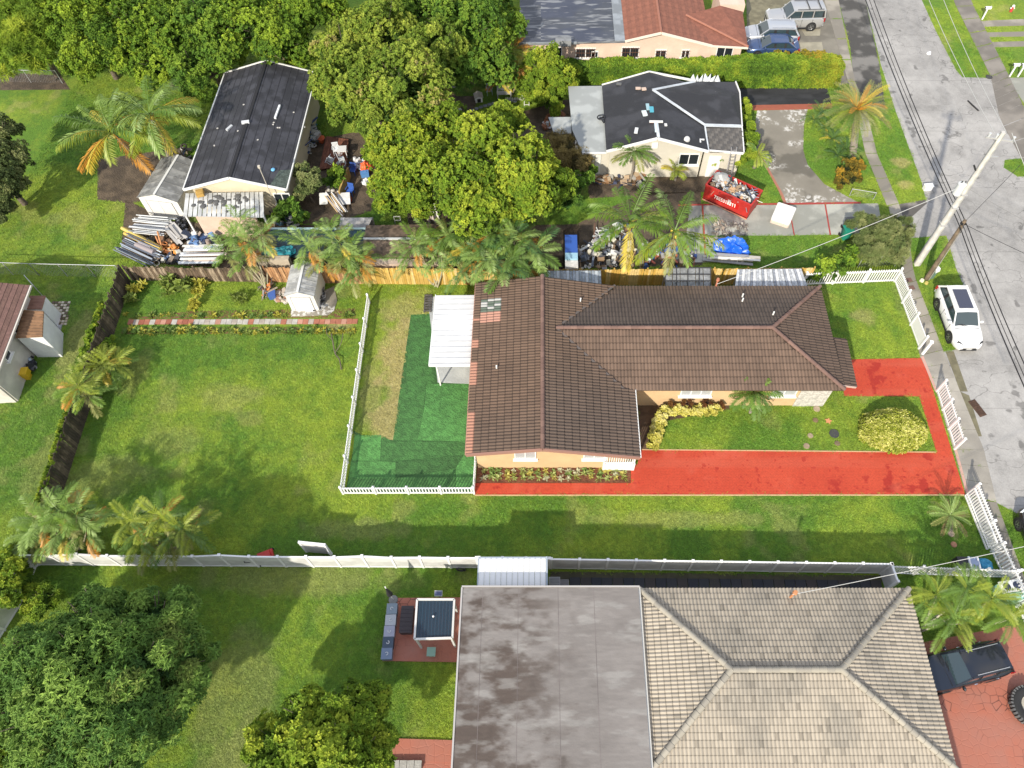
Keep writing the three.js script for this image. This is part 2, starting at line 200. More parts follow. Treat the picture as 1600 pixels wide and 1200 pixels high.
// drives of the northern neighbours
struct('driveway', slab(clear(XZ([[1150, 138], [1292, 138], [1300, 162], [1155, 165]])), 0, 0.02), darkAsphaltMat);
struct('kerb', slab(clear(XZ([[1155, 165.4], [1300, 162.4], [1300, 170], [1157, 173]])), 0, 0.05), mottled([0.34, 0.1, 0.06], [0.26, 0.09, 0.06], { metres: 2 }));
struct('driveway', slab(clear(XZ([[1183, 173], [1262, 171], [1256, 195], [1255, 235], [1262, 258], [1288, 288], [1340, 316], [1226, 318], [1218, 295], [1196, 262], [1182, 235], [1178, 205]])), 0, 0.022), stainedMat);
struct('drive_edging', sheet(clear(XZ([[1182, 236], [1186, 236], [1223, 303], [1229, 318], [1224, 318], [1217, 300]])), 0.03), std([0.36, 0.15, 0.1]));
{ const o = new THREE.Group(); o.name = 'front_drive'; o.userData = { kind: 'structure' }; scene.add(o);
  const cells = [[[1078, 322], [1096, 321], [1098, 368], [1072, 368]], [[1099, 321], [1231, 320.5], [1240, 368], [1101, 368]], [[1233, 320.5], [1288, 319.5], [1296, 367], [1242, 367.5]], [[1290.5, 319.5], [1372, 318], [1380, 365], [1298.5, 367]], [[1060, 371], [1158, 370], [1160, 392], [1150, 410], [1052, 410]]];
  for (const q of cells) part('paving_slab', slab(clear(XZ(q)), 0, 0.02), concreteMat, o);
  const line = std([0.33, 0.05, 0.04]);
  for (const q of [[[1060, 319.5], [1288, 316.5], [1288, 319.2], [1060, 321.8]], [[1288, 316.5], [1345, 315.5], [1345, 318.4], [1288, 319.2]], [[1287.9, 319.3], [1290.3, 319.3], [1298.4, 367.2], [1296.2, 367.2]], [[1231.3, 320.6], [1233, 320.6], [1241.9, 367.6], [1240.2, 367.6]], [[1096.4, 321.8], [1098.8, 321.8], [1104, 409], [1101.4, 409]]]) part('painted_joint', slab(clear(XZ(q)), 0, 0.024), line, o); }
// parking of the top house
struct('driveway', slab(clear(XZ([[1232, -60], [1278, -60], [1326, 130], [1300, 136], [1302, 90], [1240, 86], [1238, 48]])), 0, 0.02), mottled([0.24, 0.22, 0.18], [0.15, 0.135, 0.11], { metres: 6, scale: 7, n: 512 }));
struct('gravel_bed', sheet(clear(XZ([[1166, 0], [1232, -60], [1240, 86], [1168, 86]])), 0.006), mottled([0.22, 0.2, 0.13], [0.12, 0.13, 0.06], { metres: 4, scale: 10 }));
for (const q of [[[1240, 67], [1284, 66], [1286, 79], [1242, 80]], [[1252, 47], [1282, 46], [1281, 56], [1258, 56]]]) struct('wheel_track', slab(XZ(q), 0.02, 0.035), mottled([0.36, 0.33, 0.25], [0.27, 0.25, 0.19], { metres: 3 }));
// the red drive of the main house, one sheet bent round the front lawn
struct('red_driveway', slab(clear(XZ([[742, 773.5], [1508, 773], [1442, 559.5], [1318, 562], [1318, 619], [1436, 619.5], [1463.5, 707.5], [1000, 703.5], [996, 726], [985.5, 727], [985.5, 755], [742, 755]])), 0, 0.03), redPaint);
struct('drive_apron', sheet(clear(XZ([[1490.5, 702], [1494.5, 702], [1513, 770], [1509.5, 773]])), 0.045), std([0.5, 0.3, 0.25]));
struct('drive_apron', sheet(XZ([[1438.5, 558], [1442.5, 557], [1464, 610], [1460.5, 612]]), 0.045), std([0.5, 0.3, 0.25]));
for (const [a, b] of [[[742, 774], [1507, 773.6]], [[1003, 702.6], [1462, 706.6]]]) struct('drive_edging', beam(G(...a, 0.02), G(...b, 0.02), 0.07, 0.05), std([0.55, 0.36, 0.2]));
// planting bed under the south gable
struct('planting_bed', slab(clear(XZ([[745, 728], [985, 729], [985, 754.6], [744, 754.6]])), 0, 0.06), mulchMat);
struct('planting_bed', sheet(clear(XZ([[996, 631], [1140, 631], [1140, 640], [1030, 660], [1012, 702], [1000, 703]])), 0.02), mottled([0.12, 0.075, 0.045], [0.07, 0.05, 0.035], { metres: 3, scale: 9 }));
// stamped red paving of the southern neighbour
struct('driveway', slab(clear(XZ([[1440, 1004], [1588, 976], [1640, 1075], [1700, 1260], [1480, 1260], [1470, 1120]])), 0, 0.03), stampedMat);
struct('patio', slab(clear(XZ([[609, 935], [726, 934], [722, 1035], [598, 1033]])), 0, 0.09), stampedMat);
struct('patio', slab(clear(XZ([[618, 1154], [716, 1157], [714, 1192], [610, 1188]])), 0, 0.09), stampedMat);
struct('patio', slab(clear(XZ([[633, 1189], [760, 1193], [760, 1260], [628, 1260]])), 0, 0.05), stampedMat);
// bare dirt of the cluttered yards and along fences
for (const q of [[[196, 312], [270, 345], [350, 350], [560, 352], [640, 355], [905, 350], [905, 432], [600, 436], [235, 412], [188, 400]], [[440, 230], [560, 205], [600, 260], [580, 330], [520, 350], [430, 350]], [[620, 150], [745, 150], [735, 300], [820, 420], [640, 380]], [[1005, 300], [1095, 300], [1098, 415], [880, 420], [880, 360]], [[915, 262], [1150, 264], [1100, 300], [920, 310]], [[0, 113], [95, 118], [110, 140], [0, 141]], [[152, 250], [215, 240], [290, 230], [290, 300], [205, 318], [152, 312]], [[740, 195], [905, 150], [905, 250], [760, 300]]]) struct('bare_soil', sheet(clear(XZ(q)), 0.004), dirtMat);
struct('bare_soil', sheet(XZ([[190, 512], [556, 511], [556, 521], [190, 522]]), 0.005), mottled([0.17, 0.08, 0.04], [0.09, 0.1, 0.03], { metres: 2, scale: 8 }));
struct('bare_soil', sheet(XZ([[300, 486], [556, 482], [556, 496], [195, 498]]), 0.005), mottled([0.17, 0.08, 0.04], [0.08, 0.1, 0.03], { metres: 2, scale: 8 }));
struct('bare_soil', sheet(clear(XZ([[860, 893], [1378, 899], [1378, 912], [860, 912]])), 0.005), mottled([0.1, 0.09, 0.05], [0.06, 0.075, 0.03], { metres: 3, scale: 8 }));
// tile path through the vegetable patch: single slabs, some bare, some terracotta
{ const o = new THREE.Group(); o.name = 'tile_path'; o.userData = { kind: 'structure' }; scene.add(o); const r = rng(41);
  const tones = [[0.5, 0.47, 0.42], [0.42, 0.16, 0.1], [0.3, 0.1, 0.06], [0.44, 0.38, 0.32], [0.48, 0.25, 0.18]].map((c) => mottled(c, c.map((v) => v * 0.7), { metres: 1.6, scale: 6, n: 128 }));
  const seq = [1, 3, 2, 1, 0, 1, 4, 2, 0, 1, 2, 1, 0, 0, 3, 0, 4, 0, 0, 3, 0, 0, 1, 0, 3, 0, 0, 3, 1, 3, 0, 4, 1, 3, 1, 1, 4, 1, 1, 4, 1, 1];
  const a = G(200, 503.5), b = G(559, 502.5), n = seq.length; clear(XZ([[198, 497], [560, 496], [560, 510], [198, 511]]));
  for (let k = 0; k < n; k++) { const t = (k + 0.5) / n, w = (b.x - a.x) / n - 0.02; part('path_tile', box(w, 0.05, 0.4 + 0.02 * r(), lerp(a.x, b.x, t), 0.012 + 0.012 * r(), lerp(a.z, b.z, t) + 0.03 * (r() - 0.5), 0.03 * (r() - 0.5)), tones[seq[k]], o); } }
// concrete pad of the white garden shed
struct('shed_pad', slab(clear(XZ([[455, 478], [522, 448], [527, 470], [522, 486], [512, 493], [455, 495]])), 0, 0.06), stainedMat);
// artificial turf, pieces laid edge to edge with their own nap
{ const o = new THREE.Group(); o.name = 'artificial_turf'; o.userData = { kind: 'structure' }; scene.add(o);
  const turf = (k) => { const c = [0.072 * k, 0.215 * k, 0.05 * k]; const m = mottled(c, c.map((v) => v * 0.68), { metres: 3.1, scale: 22, rough: 0.75, bump: 0.045 }); return m; };
  const A = turf(0.85), B = turf(1.15), D = turf(0.68), E2 = turf(1.3); part('turf_base', slab(XZ([[556, 678], [614, 688], [626, 600], [642, 492], [676, 490], [684, 598], [736, 598], [741, 700], [741, 769.6], [540, 769.6]]), 0, 0.007), D, o);
  const list = [[[[642, 492], [676, 490], [672, 600], [665, 600], [658, 688], [614, 688], [626, 600], [634, 598], [640, 520]], A, 0.012], [[[685, 600], [734, 600], [729, 672], [664, 632], [666, 600]], B, 0.014], [[[664, 633], [728, 671], [727, 690], [653, 688]], E2, 0.018], [[[554, 680], [596, 680], [594, 720], [550, 720]], E2, 0.014], [[[597, 680], [612, 690], [655, 690], [727, 690.4], [727, 712], [600, 721], [595, 718]], A, 0.016], [[[548, 721], [594, 721], [618, 722], [618, 748], [545, 748]], B, 0.012], [[[619, 722], [724, 711], [712, 731], [619, 746]], D, 0.02], [[[724, 712], [741, 712], [741, 769], [712, 769], [712, 732]], E2, 0.016], [[[545, 748.6], [617, 748.6], [711.4, 732], [711.4, 769.5], [540, 769.5]], A, 0.018], [[[676, 462], [684, 462], [677, 600], [672, 600]], A, 0.011], [[[552, 672], [600, 700], [600, 719], [556, 690]], D, 0.008]];
  for (const [q, m, y] of list) part('turf_piece', slab(clear(XZ(q)), 0, y), m, o);
  clear(XZ([[545, 680], [616, 682], [640, 492], [742, 490], [742, 770], [538, 770]])); }
struct('patio', slab(clear(XZ([[668, 464], [744, 464], [738, 600], [684, 598]])), 0, 0.05), mottled([0.5, 0.52, 0.52], [0.4, 0.42, 0.42], { metres: 4, scale: 5 }));
// ---------------------------------------------------------------- building kit
const tileGeo = (() => {                                // one barrel tile, 1 x 1, across x, up-slope along -z, crown up
  const n = 6, pos = [], f = (i) => 0.11 + 0.14 * Math.cos((i / n - 0.5) * 2 * Math.PI), q = (...p) => pos.push(...p);
  for (let i = 0; i < n; i++) { const x0 = i / n - 0.5, x1 = (i + 1) / n - 0.5, a = f(i), b = f(i + 1);
    q(x0, a + 0.16, 0.55, x1, b + 0.16, 0.55, x1, b, -0.55, x0, a + 0.16, 0.55, x1, b, -0.55, x0, a, -0.55);
    q(x0, -0.05, 0.55, x1, -0.05, 0.55, x1, b + 0.16, 0.55, x0, -0.05, 0.55, x1, b + 0.16, 0.55, x0, a + 0.16, 0.55); }
  const g = new THREE.BufferGeometry(); g.setAttribute('position', new THREE.Float32BufferAttribute(pos, 3)); g.computeVertexNormals(); const uv = []; for (let i = 0; i < pos.length; i += 3) uv.push(pos[i] + 0.5, 0.5 - pos[i + 2] / 1.1); g.setAttribute('uv', new THREE.Float32BufferAttribute(uv, 2)); return g;
})();
// tile map, darker along the troughs and at the head of every tile, below the lip of the next course
const tileBands = colorTex(128, 1, (u, v) => { const n = fbm(u * 9, v * 9, 4, 9), a = sm(0.72, 0.9, v + 0.22 * (n - 0.5)), b = sm(0.34, 0.5, Math.abs(u - 0.5) + 0.12 * (n - 0.5)), k = (1 - 0.62 * a) * (1 - 0.42 * b) * (0.9 + 0.2 * n); return [k, k, k]; });
// tiles over a sloping polygon: rows run along the eave
function tileField(pts3, mat, parent, { w, c, lift = 0.03, tone, height = 0.85, seed = 1, eave }) {
  let n = V(0, 0, 0); for (let i = 0; i < pts3.length; i++) { const a = pts3[i], b = pts3[(i + 1) % pts3.length]; n.x += (a.y - b.y) * (a.z + b.z); n.y += (a.z - b.z) * (a.x + b.x); n.z += (a.x - b.x) * (a.y + b.y); } n.normalize(); if (n.y < 0) n.negate();
  const up = V(0, 1, 0).addScaledVector(n, -n.y).normalize(), al = up.clone().cross(n).normalize(), r = rng(seed * 977 + 5);
  const uv = pts3.map((p) => [p.dot(al), p.dot(up)]), u0 = Math.min(...uv.map((q) => q[0])), u1 = Math.max(...uv.map((q) => q[0])), v0 = Math.min(...uv.map((q) => q[1])), v1 = Math.max(...uv.map((q) => q[1]));
  const dn = pts3[0].dot(n), mats = [], cols = [];
  const basis = new THREE.Matrix4();
  for (let j = 0; v0 + j * c < v1; j++) for (let i = 0; u0 + i * w < u1; i++) {
    const a = u0 + (i + 0.5) * w, b = v0 + (j + 0.5) * c; if (!inPoly(a, b, uv)) continue;
    const o = al.clone().multiplyScalar(a).addScaledVector(up, b).addScaledVector(n, dn + lift), k = 1 + 0.015 * (r() - 0.5);
    basis.makeBasis(al.clone().multiplyScalar(w * 1.01 * k), n.clone().multiplyScalar(height * w), up.clone().multiplyScalar(-c)); basis.setPosition(o.x, o.y, o.z);
    mats.push(basis.clone()); cols.push(C(...tone(o, r)));
  }
  return instanced('roof_tile', tileGeo, mat, mats, cols, parent);
}
function ridgeTiles(a, b, mat, parent, { len = 0.42, r = 0.13, seed = 3, tones }) {
  const d = b.clone().sub(a), L = d.length(), n = Math.max(1, Math.round(L / len)), k = rng(seed), dir = d.clone().normalize();
  const g = new THREE.CylinderGeometry(r * 0.9, r * 1.06, L / n * 1.08, 8, 1, false, 0, Math.PI); g.rotateY(-Math.PI / 2); g.rotateX(-Math.PI / 2); // half round, crown up, along z
  const geo = boxUV(g);
  for (let i = 0; i < n; i++) { const p = a.clone().addScaledVector(d, (i + 0.5) / n), m = part('ridge_tile', geo, tones ? tones[Math.floor(k() * tones.length)] : mat, parent); m.position.copy(p); m.lookAt(p.clone().add(dir)); m.position.y += 0.004 * (k() - 0.5); }
}
function wallBox(x0, x1, z0, z1, h, mat, t = 0.2) {      // four outer walls of a rectangle
  return merge([box(x1 - x0, h, t, (x0 + x1) / 2, h / 2, z0 + t / 2), box(x1 - x0, h, t, (x0 + x1) / 2, h / 2, z1 - t / 2), box(t, h, z1 - z0 - 2 * t, x0 + t / 2, h / 2, (z0 + z1) / 2), box(t, h, z1 - z0 - 2 * t, x1 - t / 2, h / 2, (z0 + z1) / 2)]);
}
const glassMat = phys([0.02, 0.025, 0.03], 0.08, { metalness: 0 }), whitePaint = std([0.78, 0.78, 0.77], 0.5), whiteTrim = std([0.72, 0.72, 0.7], 0.6), darkMetal = std([0.05, 0.05, 0.055], 0.5, { metalness: 0.6 });
// a window: frame, panes, sill. pos = middle of its lower edge on the wall face, turned to look outwards
function windowPart(parent, pos, turn, w, h, { cols = 2, frame = whitePaint, bars = 0, sill = true, glass = glassMat } = {}) {
  const f = part('window', merge([box(w, 0.06, 0.08, 0, 0.03, 0.03), box(w, 0.06, 0.08, 0, h - 0.03, 0.03), ...Array.from({ length: cols + 1 }, (_, i) => box(0.06, h - 0.12, 0.08, -w / 2 + 0.03 + (w - 0.06) * i / cols, h / 2, 0.03))]), frame, parent);
  f.position.copy(pos); f.rotation.y = turn;
  for (let i = 0; i < cols; i++) part('pane', box((w - 0.06) / cols - 0.06, h - 0.12, 0.02, -w / 2 + 0.03 + (w - 0.06) * (i + 0.5) / cols, h / 2, 0.025), glass, f);
  if (sill) part('sill', box(w + 0.2, 0.07, 0.18, 0, -0.04, 0.08), frame, f);
  if (bars) part('window_grille', merge([...Array.from({ length: bars }, (_, i) => box(0.025, h, 0.03, -w / 2 + w * (i + 0.5) / bars, h / 2, 0.12)), box(w, 0.03, 0.035, 0, h * 0.15, 0.12), box(w, 0.03, 0.035, 0, h * 0.55, 0.12), box(w, 0.03, 0.035, 0, h * 0.9, 0.12)]), std([0.12, 0.06, 0.04], 0.6), f);
  return f;
}

// ---------------------------------------------------------------- the main house: brown barrel tiles, peach walls
const peachMat = mottled([0.62, 0.43, 0.24], [0.54, 0.36, 0.2], { metres: 5, scale: 7 });
const brownTile = std([1, 1, 1], 0.82, { map: tileBands, bumpMap: grainBump, bumpScale: 0.006 });
{
  const t = thing('tiled_house', 'long peach house with brown barrel tile roof beside the red driveway', 'house');
  const NS = [-4.2, 0.1, 5.6], zN = -30.4, zS = -18.05, hw = 2.98, hr = 3.66, he = 2.6, ez = -26.45, er = 3.46, S = -22.5, E = 18.15, RX = 14.25;
  part('wall', merge([wallBox(-3.75, 5.05, -30.0, -18.62, 2.48), wallBox(5.05, 17.75, -30.0, -22.95, 2.48, null)]), peachMat, t);
  part('gable_wall', poly([V(-3.75, 2.48, -18.64), V(5.05, 2.48, -18.64), V(5.05, 2.56, -18.64), V(0.1, 3.5, -18.64), V(-3.75, 2.92, -18.64)]), peachMat, t); part('gable_wall', poly([V(-3.75, 2.48, -29.98), V(5.05, 2.48, -29.98), V(5.05, 2.56, -29.98), V(0.1, 3.5, -29.98), V(-3.75, 2.92, -29.98)], true), peachMat, t);
  const ev = (x) => (x < 0.1 ? lerp(hw, hr, (x + 4.2) / 4.3) : lerp(hr, he, (x - 0.1) / 5.5));
  const valleyN = V(0.75, 3.5, ez), P = {
    west: [V(-4.2, hw, zS), V(0.1, hr, zS), V(0.1, hr, zN), V(-4.2, hw, zN)],
    east: [V(5.6, he, zS), V(0.1, hr, zS), V(0.1, hr, zN), V(4.85, he + 0.14, zN), V(0.95, 3.49, ez), V(4.95, 2.72, S), V(5.6, he, S)],
    south: [V(0.95, er, ez), V(RX, er, ez), V(E, he, S), V(4.95, he, S)],
    north: [V(0.95, er, ez), V(RX, er, ez), V(18.25, he, zN), V(4.85, he, zN)],
    hip: [V(RX, er, ez), V(E, he, S), V(18.2, he, -26.4), V(18.25, he, zN)],
    porch: [V(18.2, he, -26.4), V(19.15, he - 0.2, -26.4), V(18.98, he - 0.2, -22.85), V(18.1, he, -22.85)],
  };
  const deck = std([0.09, 0.06, 0.045], 0.9), tone = (base, darkMix) => (o, r) => { const m = darkMix(o), k = 0.88 + 0.24 * r() + 0.35 * (fbm(o.x * 0.6 + 9, o.z * 0.6, 3) - 0.5); const c = mix3(base, [0.075, 0.06, 0.052], m); return c.map((v) => v * k); };  // weathered tone per plane, with sun angle painted in: south lighter, north darker
  const patch = (o) => o.x < -2.5 && o.x > -3.9 && o.z > -29 && o.z < -27.1;
  const rf = part('roof', merge(Object.values(P).map((q) => plate(q, 0.1))), deck, t);
  const opt = { w: 0.205, c: 0.44 };
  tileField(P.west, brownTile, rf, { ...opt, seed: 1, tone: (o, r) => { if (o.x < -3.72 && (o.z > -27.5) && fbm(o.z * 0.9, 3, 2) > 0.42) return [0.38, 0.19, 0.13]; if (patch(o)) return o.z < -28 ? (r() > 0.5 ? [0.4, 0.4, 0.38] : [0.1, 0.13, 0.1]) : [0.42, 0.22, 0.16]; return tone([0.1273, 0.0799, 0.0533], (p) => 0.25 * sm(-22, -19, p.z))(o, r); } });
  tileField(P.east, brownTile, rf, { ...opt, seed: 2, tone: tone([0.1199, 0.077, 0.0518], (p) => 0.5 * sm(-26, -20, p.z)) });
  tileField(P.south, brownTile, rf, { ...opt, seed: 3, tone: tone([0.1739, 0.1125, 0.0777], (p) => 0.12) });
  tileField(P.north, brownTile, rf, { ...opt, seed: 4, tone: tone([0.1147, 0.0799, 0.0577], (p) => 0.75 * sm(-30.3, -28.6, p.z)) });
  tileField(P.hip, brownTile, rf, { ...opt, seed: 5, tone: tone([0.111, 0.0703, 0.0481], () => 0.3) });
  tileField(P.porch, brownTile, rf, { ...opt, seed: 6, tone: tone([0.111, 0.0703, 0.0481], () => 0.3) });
  const caps = [[0.168, 0.1, 0.08], [0.192, 0.116, 0.092], [0.148, 0.088, 0.0704]].map((c) => std(c, 0.85)), up = V(0, 0.08, 0);
  ridgeTiles(V(0.1, hr, zS).add(up), V(0.1, hr, zN).add(up), null, rf, { tones: caps });
  ridgeTiles(V(0.95, er, ez).add(up), V(RX, er, ez).add(up), null, rf, { tones: caps, seed: 8 });
  ridgeTiles(V(E, he, S).add(up), V(RX, er, ez).add(up), null, rf, { tones: caps, seed: 9 });
  ridgeTiles(V(18.25, he, zN).add(up), V(RX, er, ez).add(up), null, rf, { tones: caps, seed: 10 });
  const metal = std([0.4, 0.38, 0.36], 0.5, { metalness: 0.4 });
  part('valley_flashing', beam(V(0.95, 3.53, ez), V(4.95, 2.75, S + 0.02), 0.14, 0.02), std([0.12, 0.1, 0.09], 0.7), rf); part('valley_flashing', beam(V(0.95, 3.53, ez), V(4.85, 2.8, zN), 0.14, 0.02), std([0.12, 0.1, 0.09], 0.7), rf);
  // barge tiles on the gable, white drip edge on the east eave
  part('verge', merge([beam(V(-4.2, hw - 0.02, zS + 0.02), V(0.1, hr - 0.02, zS + 0.02), 0.1, 0.22), beam(V(5.6, he - 0.02, zS + 0.02), V(0.1, hr - 0.02, zS + 0.02), 0.1, 0.22)]), std([0.3, 0.16, 0.12], 0.8), rf);
  part('drip_edge', beam(V(5.66, he + 0.02, zS), V(5.66, he + 0.02, S), 0.05, 0.12), whiteTrim, rf); part('drip_edge', beam(V(-4.24, hw + 0.0, zS), V(-4.24, hw + 0.0, zN), 0.05, 0.12), std([0.4, 0.22, 0.16], 0.8), rf);
  part('drip_edge', beam(V(18.95, he - 0.14, -22.78), V(18.05, he + 0.06, -22.78), 0.06, 0.12), std([0.5, 0.36, 0.3], 0.8), rf);
  // vents
  for (const [px, py, h] of [[907, 470, 3.3], [776, 575, 3.3], [1160, 470, 3.1], [1160, 463, 3.0], [1208, 491, 3.4]]) { const q = G(px, py, h); part('vent_pipe', cyl(0.05, 0.05, 0.3, q.x, h + 0.1, q.z), whiteTrim, rf); }
  const mast = G(1119, 446, 2.7); part('service_mast', merge([cyl(0.06, 0.06, 0.8, mast.x, 2.9, mast.z), cyl(0.12, 0.09, 0.14, mast.x, 3.3, mast.z)]), std([0.45, 0.17, 0.1], 0.7), rf);
  // south gable windows and louvred porch screen, south wing windows
  const pale = phys([0.42, 0.44, 0.45], 0.3, { clearcoat: 1 }); windowPart(t, V(-0.9, 1.32, -18.62), 0, 1.25, 1.05, { cols: 2, glass: pale }); windowPart(t, V(3.1, 1.32, -18.62), 0, 1.25, 1.05, { cols: 2, glass: pale });
  const sc = part('louvre_screen', merge([box(1.7, 0.1, 0.1, 0, 0.05, 0), box(1.7, 0.08, 0.1, 0, 1.25, 0), box(0.1, 1.3, 0.1, -0.85, 0.65, 0), box(0.1, 1.3, 0.1, 0.85, 0.65, 0)]), whitePaint, t); sc.position.set(4.62, 0.9, -18.5);
  for (let i = 0; i < 12; i++) part('slat', box(0.05, 1.15, 0.06, -0.74 + i * 0.134, 0.66, 0), whitePaint, sc);
  part('screen_base', box(1.9, 0.9, 0.16, 4.62, 0.45, -18.53), whitePaint, t);
  windowPart(t, V(9.5, 1.25, -22.95), 0, 1.9, 1.0, { cols: 3, glass: pale }); windowPart(t, V(14.9, 1.25, -22.95), 0, 1.5, 1.0, { cols: 2, glass: pale });
  part('stone_cladding', box(1.9, 2.3, 0.06, 16.82, 1.15, -22.92), mottled([0.6, 0.58, 0.53], [0.4, 0.37, 0.32], { metres: 0.9, scale: 8, n: 128 }), t);
}
// patio cover and its posts on the west side
{
  const t = thing('patio_cover', 'flat white metal patio cover joined to the west eave of the tiled house', 'patio cover');
  const x0 = -6.78, x1 = -4.26, z0 = -29.6, z1 = -24.25; const m = mottled([0.76, 0.76, 0.75], [0.56, 0.56, 0.54], { metres: 4, scale: 5, rough: 0.45, bump: 0.001 });
  for (let i = 0; i < 13; i++) { const w = (z1 - z0) / 13; part('roof_panel', merge([box(x1 - x0 + 0.02 * (i % 3), 0.05, w - 0.02, (x0 + x1) / 2 - 0.01 * (i % 3), 2.72, z0 + (i + 0.5) * w, 0, 0, 0.012), box(x1 - x0, 0.05, 0.05, (x0 + x1) / 2, 2.765, z0 + (i + 0.96) * w, 0, 0, 0.012)]), m, t); }
  part('fascia', merge([box(0.05, 0.18, z1 - z0 + 0.1, x0 - 0.03, 2.66, (z0 + z1) / 2), box(x1 - x0, 0.18, 0.05, (x0 + x1) / 2, 2.66, z1 + 0.03)]), whitePaint, t);
  for (const z of [z0 + 0.3, (z0 + z1) / 2, z1 - 0.2]) part('post', box(0.08, 2.6, 0.08, x0 + 0.35, 1.3, z), whitePaint, t);
  part('beam', box(0.1, 0.16, z1 - z0, x0 + 0.35, 2.58, (z0 + z1) / 2), whitePaint, t);
}
// ---------------------------------------------------------------- the southern house: grey flat roof and sand coloured tile hip
{
  const t = thing('flat_roof_house', 'southern house with grey flat roof joined to a sand coloured tile hip roof', 'house');
  const wall = mottled([0.55, 0.47, 0.38], [0.45, 0.38, 0.3], { metres: 4 });
  part('wall', merge([wallBox(-3.5, 5, -10.15, 5.6, 2.9), wallBox(5, 18.3, -10.15, -0.3 + 5.5, 2.45), box(8.6, 0.2, 0.1, 0.7, 2.8, -10.4)]), wall, t);
  const flat = (() => { const map = colorTex(1024, [9.4, 14], (u, v) => { const x = u * 9.4, y = v * 14, a = fbm(x * 0.6, y * 0.9, 6), fine = fbm(x * 2.2 + 30, y * 9, 4), big = fbm(x * 0.33 + 9, y * 0.42 + 4, 4), rag = fbm(x * 1.4 + 2, y * 2.6 + 8, 5), brown = sm(0.34, 0.56, big * 0.5 + rag * 0.5) * sm(7.4, 2.4, x + 2.5 * (rag - 0.5)), drip = sm(0.56, 0.72, rag) * sm(0.5, 0.62, fbm(x * 0.5 + 70, y * 0.5, 3)); let c = mix3([0.165, 0.148, 0.137], [0.235, 0.215, 0.2], a); c = mix3(c, [0.062, 0.041, 0.03], brown * 0.85); c = mix3(c, [0.33, 0.32, 0.3], sm(0.55, 0.75, fbm(x * 0.8 + 70, y * 2.4, 5)) * 0.4); c = mix3(c, [0.06, 0.045, 0.036], drip * 0.5); const k = 0.84 + 0.32 * fine; return c.map((q) => q * k); }); map.repeat.set(1 / 9.4, 1 / 14); map.offset.set(3.95 / 9.4, 10.55 / 14); return new THREE.MeshStandardMaterial({ map, roughness: 0.75, bumpMap: grainBump, bumpScale: 0.004 }); })();
  const rf = part('roof', plate([V(-3.95, 3.1, -10.55), V(4.94, 3.1, -10.55), V(4.94, 3.1, 6), V(-3.95, 3.1, 6)], 0.16), flat, t);
  for (const sx of [-2.9, -1.1, 0.9, 2.7]) part('roofing_seam', box(0.02, 0.004, 16.4, sx, 3.104, -2.3, 0.004), mottled([0.2, 0.17, 0.165], [0.12, 0.1, 0.09], { metres: 3, stretch: 2 }), rf);
  part('roof_edge', merge([box(0.08, 0.2, 16.6, -3.99, 3.05, -2.25), box(9.0, 0.2, 0.08, 0.5, 3.05, -10.6)]), std([0.5, 0.47, 0.44], 0.5, { metalness: 0.3 }), rf);
  // the tile hip
  const he = 2.68, hr = 3.7, zN = -10.6, zR = -6.5, x0 = 5.0, x1 = 18.8;
  const zS2 = 2 * zR - zN, R0 = V(8.95, hr, zR), R1 = V(14.12, hr, zR);
  const P = { north: [V(x0, he, zN), V(x1, he, zN), R1, R0], south: [V(x0, he, zS2), R0, R1, V(x1, he, zS2)], west: [V(x0, he, zN), R0, V(x0, he, zS2)], east: [V(x1, he, zN), V(x1, he, zS2), R1] };
  const hip = part('hip_roof', merge([...Object.values(P).map((q) => plate(q, 0.1)), box(x1 - x0 - 0.02, 0.12, 8, (x0 + x1) / 2, he - 0.14, zS2 + 3.6)]), std([0.2, 0.17, 0.13], 0.9), t);
  const sand = std([1, 1, 1], 0.88, { map: tileBands, bumpMap: grainBump, bumpScale: 0.006 }), tone = (k0) => (o, r) => { const m = sm(0.5, 0.75, fbm(o.x * 0.5 + 30, o.z * 0.5, 4)), k = k0 * (0.9 + 0.2 * r()); let c = mix3([0.4042, 0.3526, 0.2795], [0.2924, 0.2623, 0.215], m * 0.8); if (r() > 0.95) c = c.map((v) => v * 0.72); return c.map((v) => v * k); };
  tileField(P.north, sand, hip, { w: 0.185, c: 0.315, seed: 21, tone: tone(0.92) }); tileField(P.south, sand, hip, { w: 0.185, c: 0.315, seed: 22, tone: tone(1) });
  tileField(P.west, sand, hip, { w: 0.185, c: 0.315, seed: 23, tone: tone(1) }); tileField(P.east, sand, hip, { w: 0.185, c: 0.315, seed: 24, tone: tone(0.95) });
  const caps = [[0.3096, 0.2838, 0.2322], [0.2666, 0.2451, 0.2064], [0.344, 0.3139, 0.258]].map((c) => std(c, 0.85)), up = V(0, 0.08, 0), q = { tones: caps, r: 0.15, len: 0.36 };
  ridgeTiles(R0.clone().add(up), R1.clone().add(up), null, hip, { ...q, seed: 1 });
  ridgeTiles(V(x0, he, zN).add(up), R0.clone().add(up), null, hip, { ...q, seed: 2 }); ridgeTiles(V(x0, he, zS2).add(up), R0.clone().add(up), null, hip, { ...q, seed: 3 });
  ridgeTiles(V(x1, he, zN).add(up), R1.clone().add(up), null, hip, { ...q, seed: 4 }); ridgeTiles(V(x1, he, zS2).add(up), R1.clone().add(up), null, hip, { ...q, seed: 5 });
  part('flashing', box(0.14, 0.03, zS2 - zN, 4.98, 3.0, (zS2 + zN) / 2), std([0.52, 0.51, 0.48], 0.6), hip); part('step_wall', box(0.1, 0.5, zS2 - zN, 4.99, 2.75, (zS2 + zN) / 2), wall, hip);
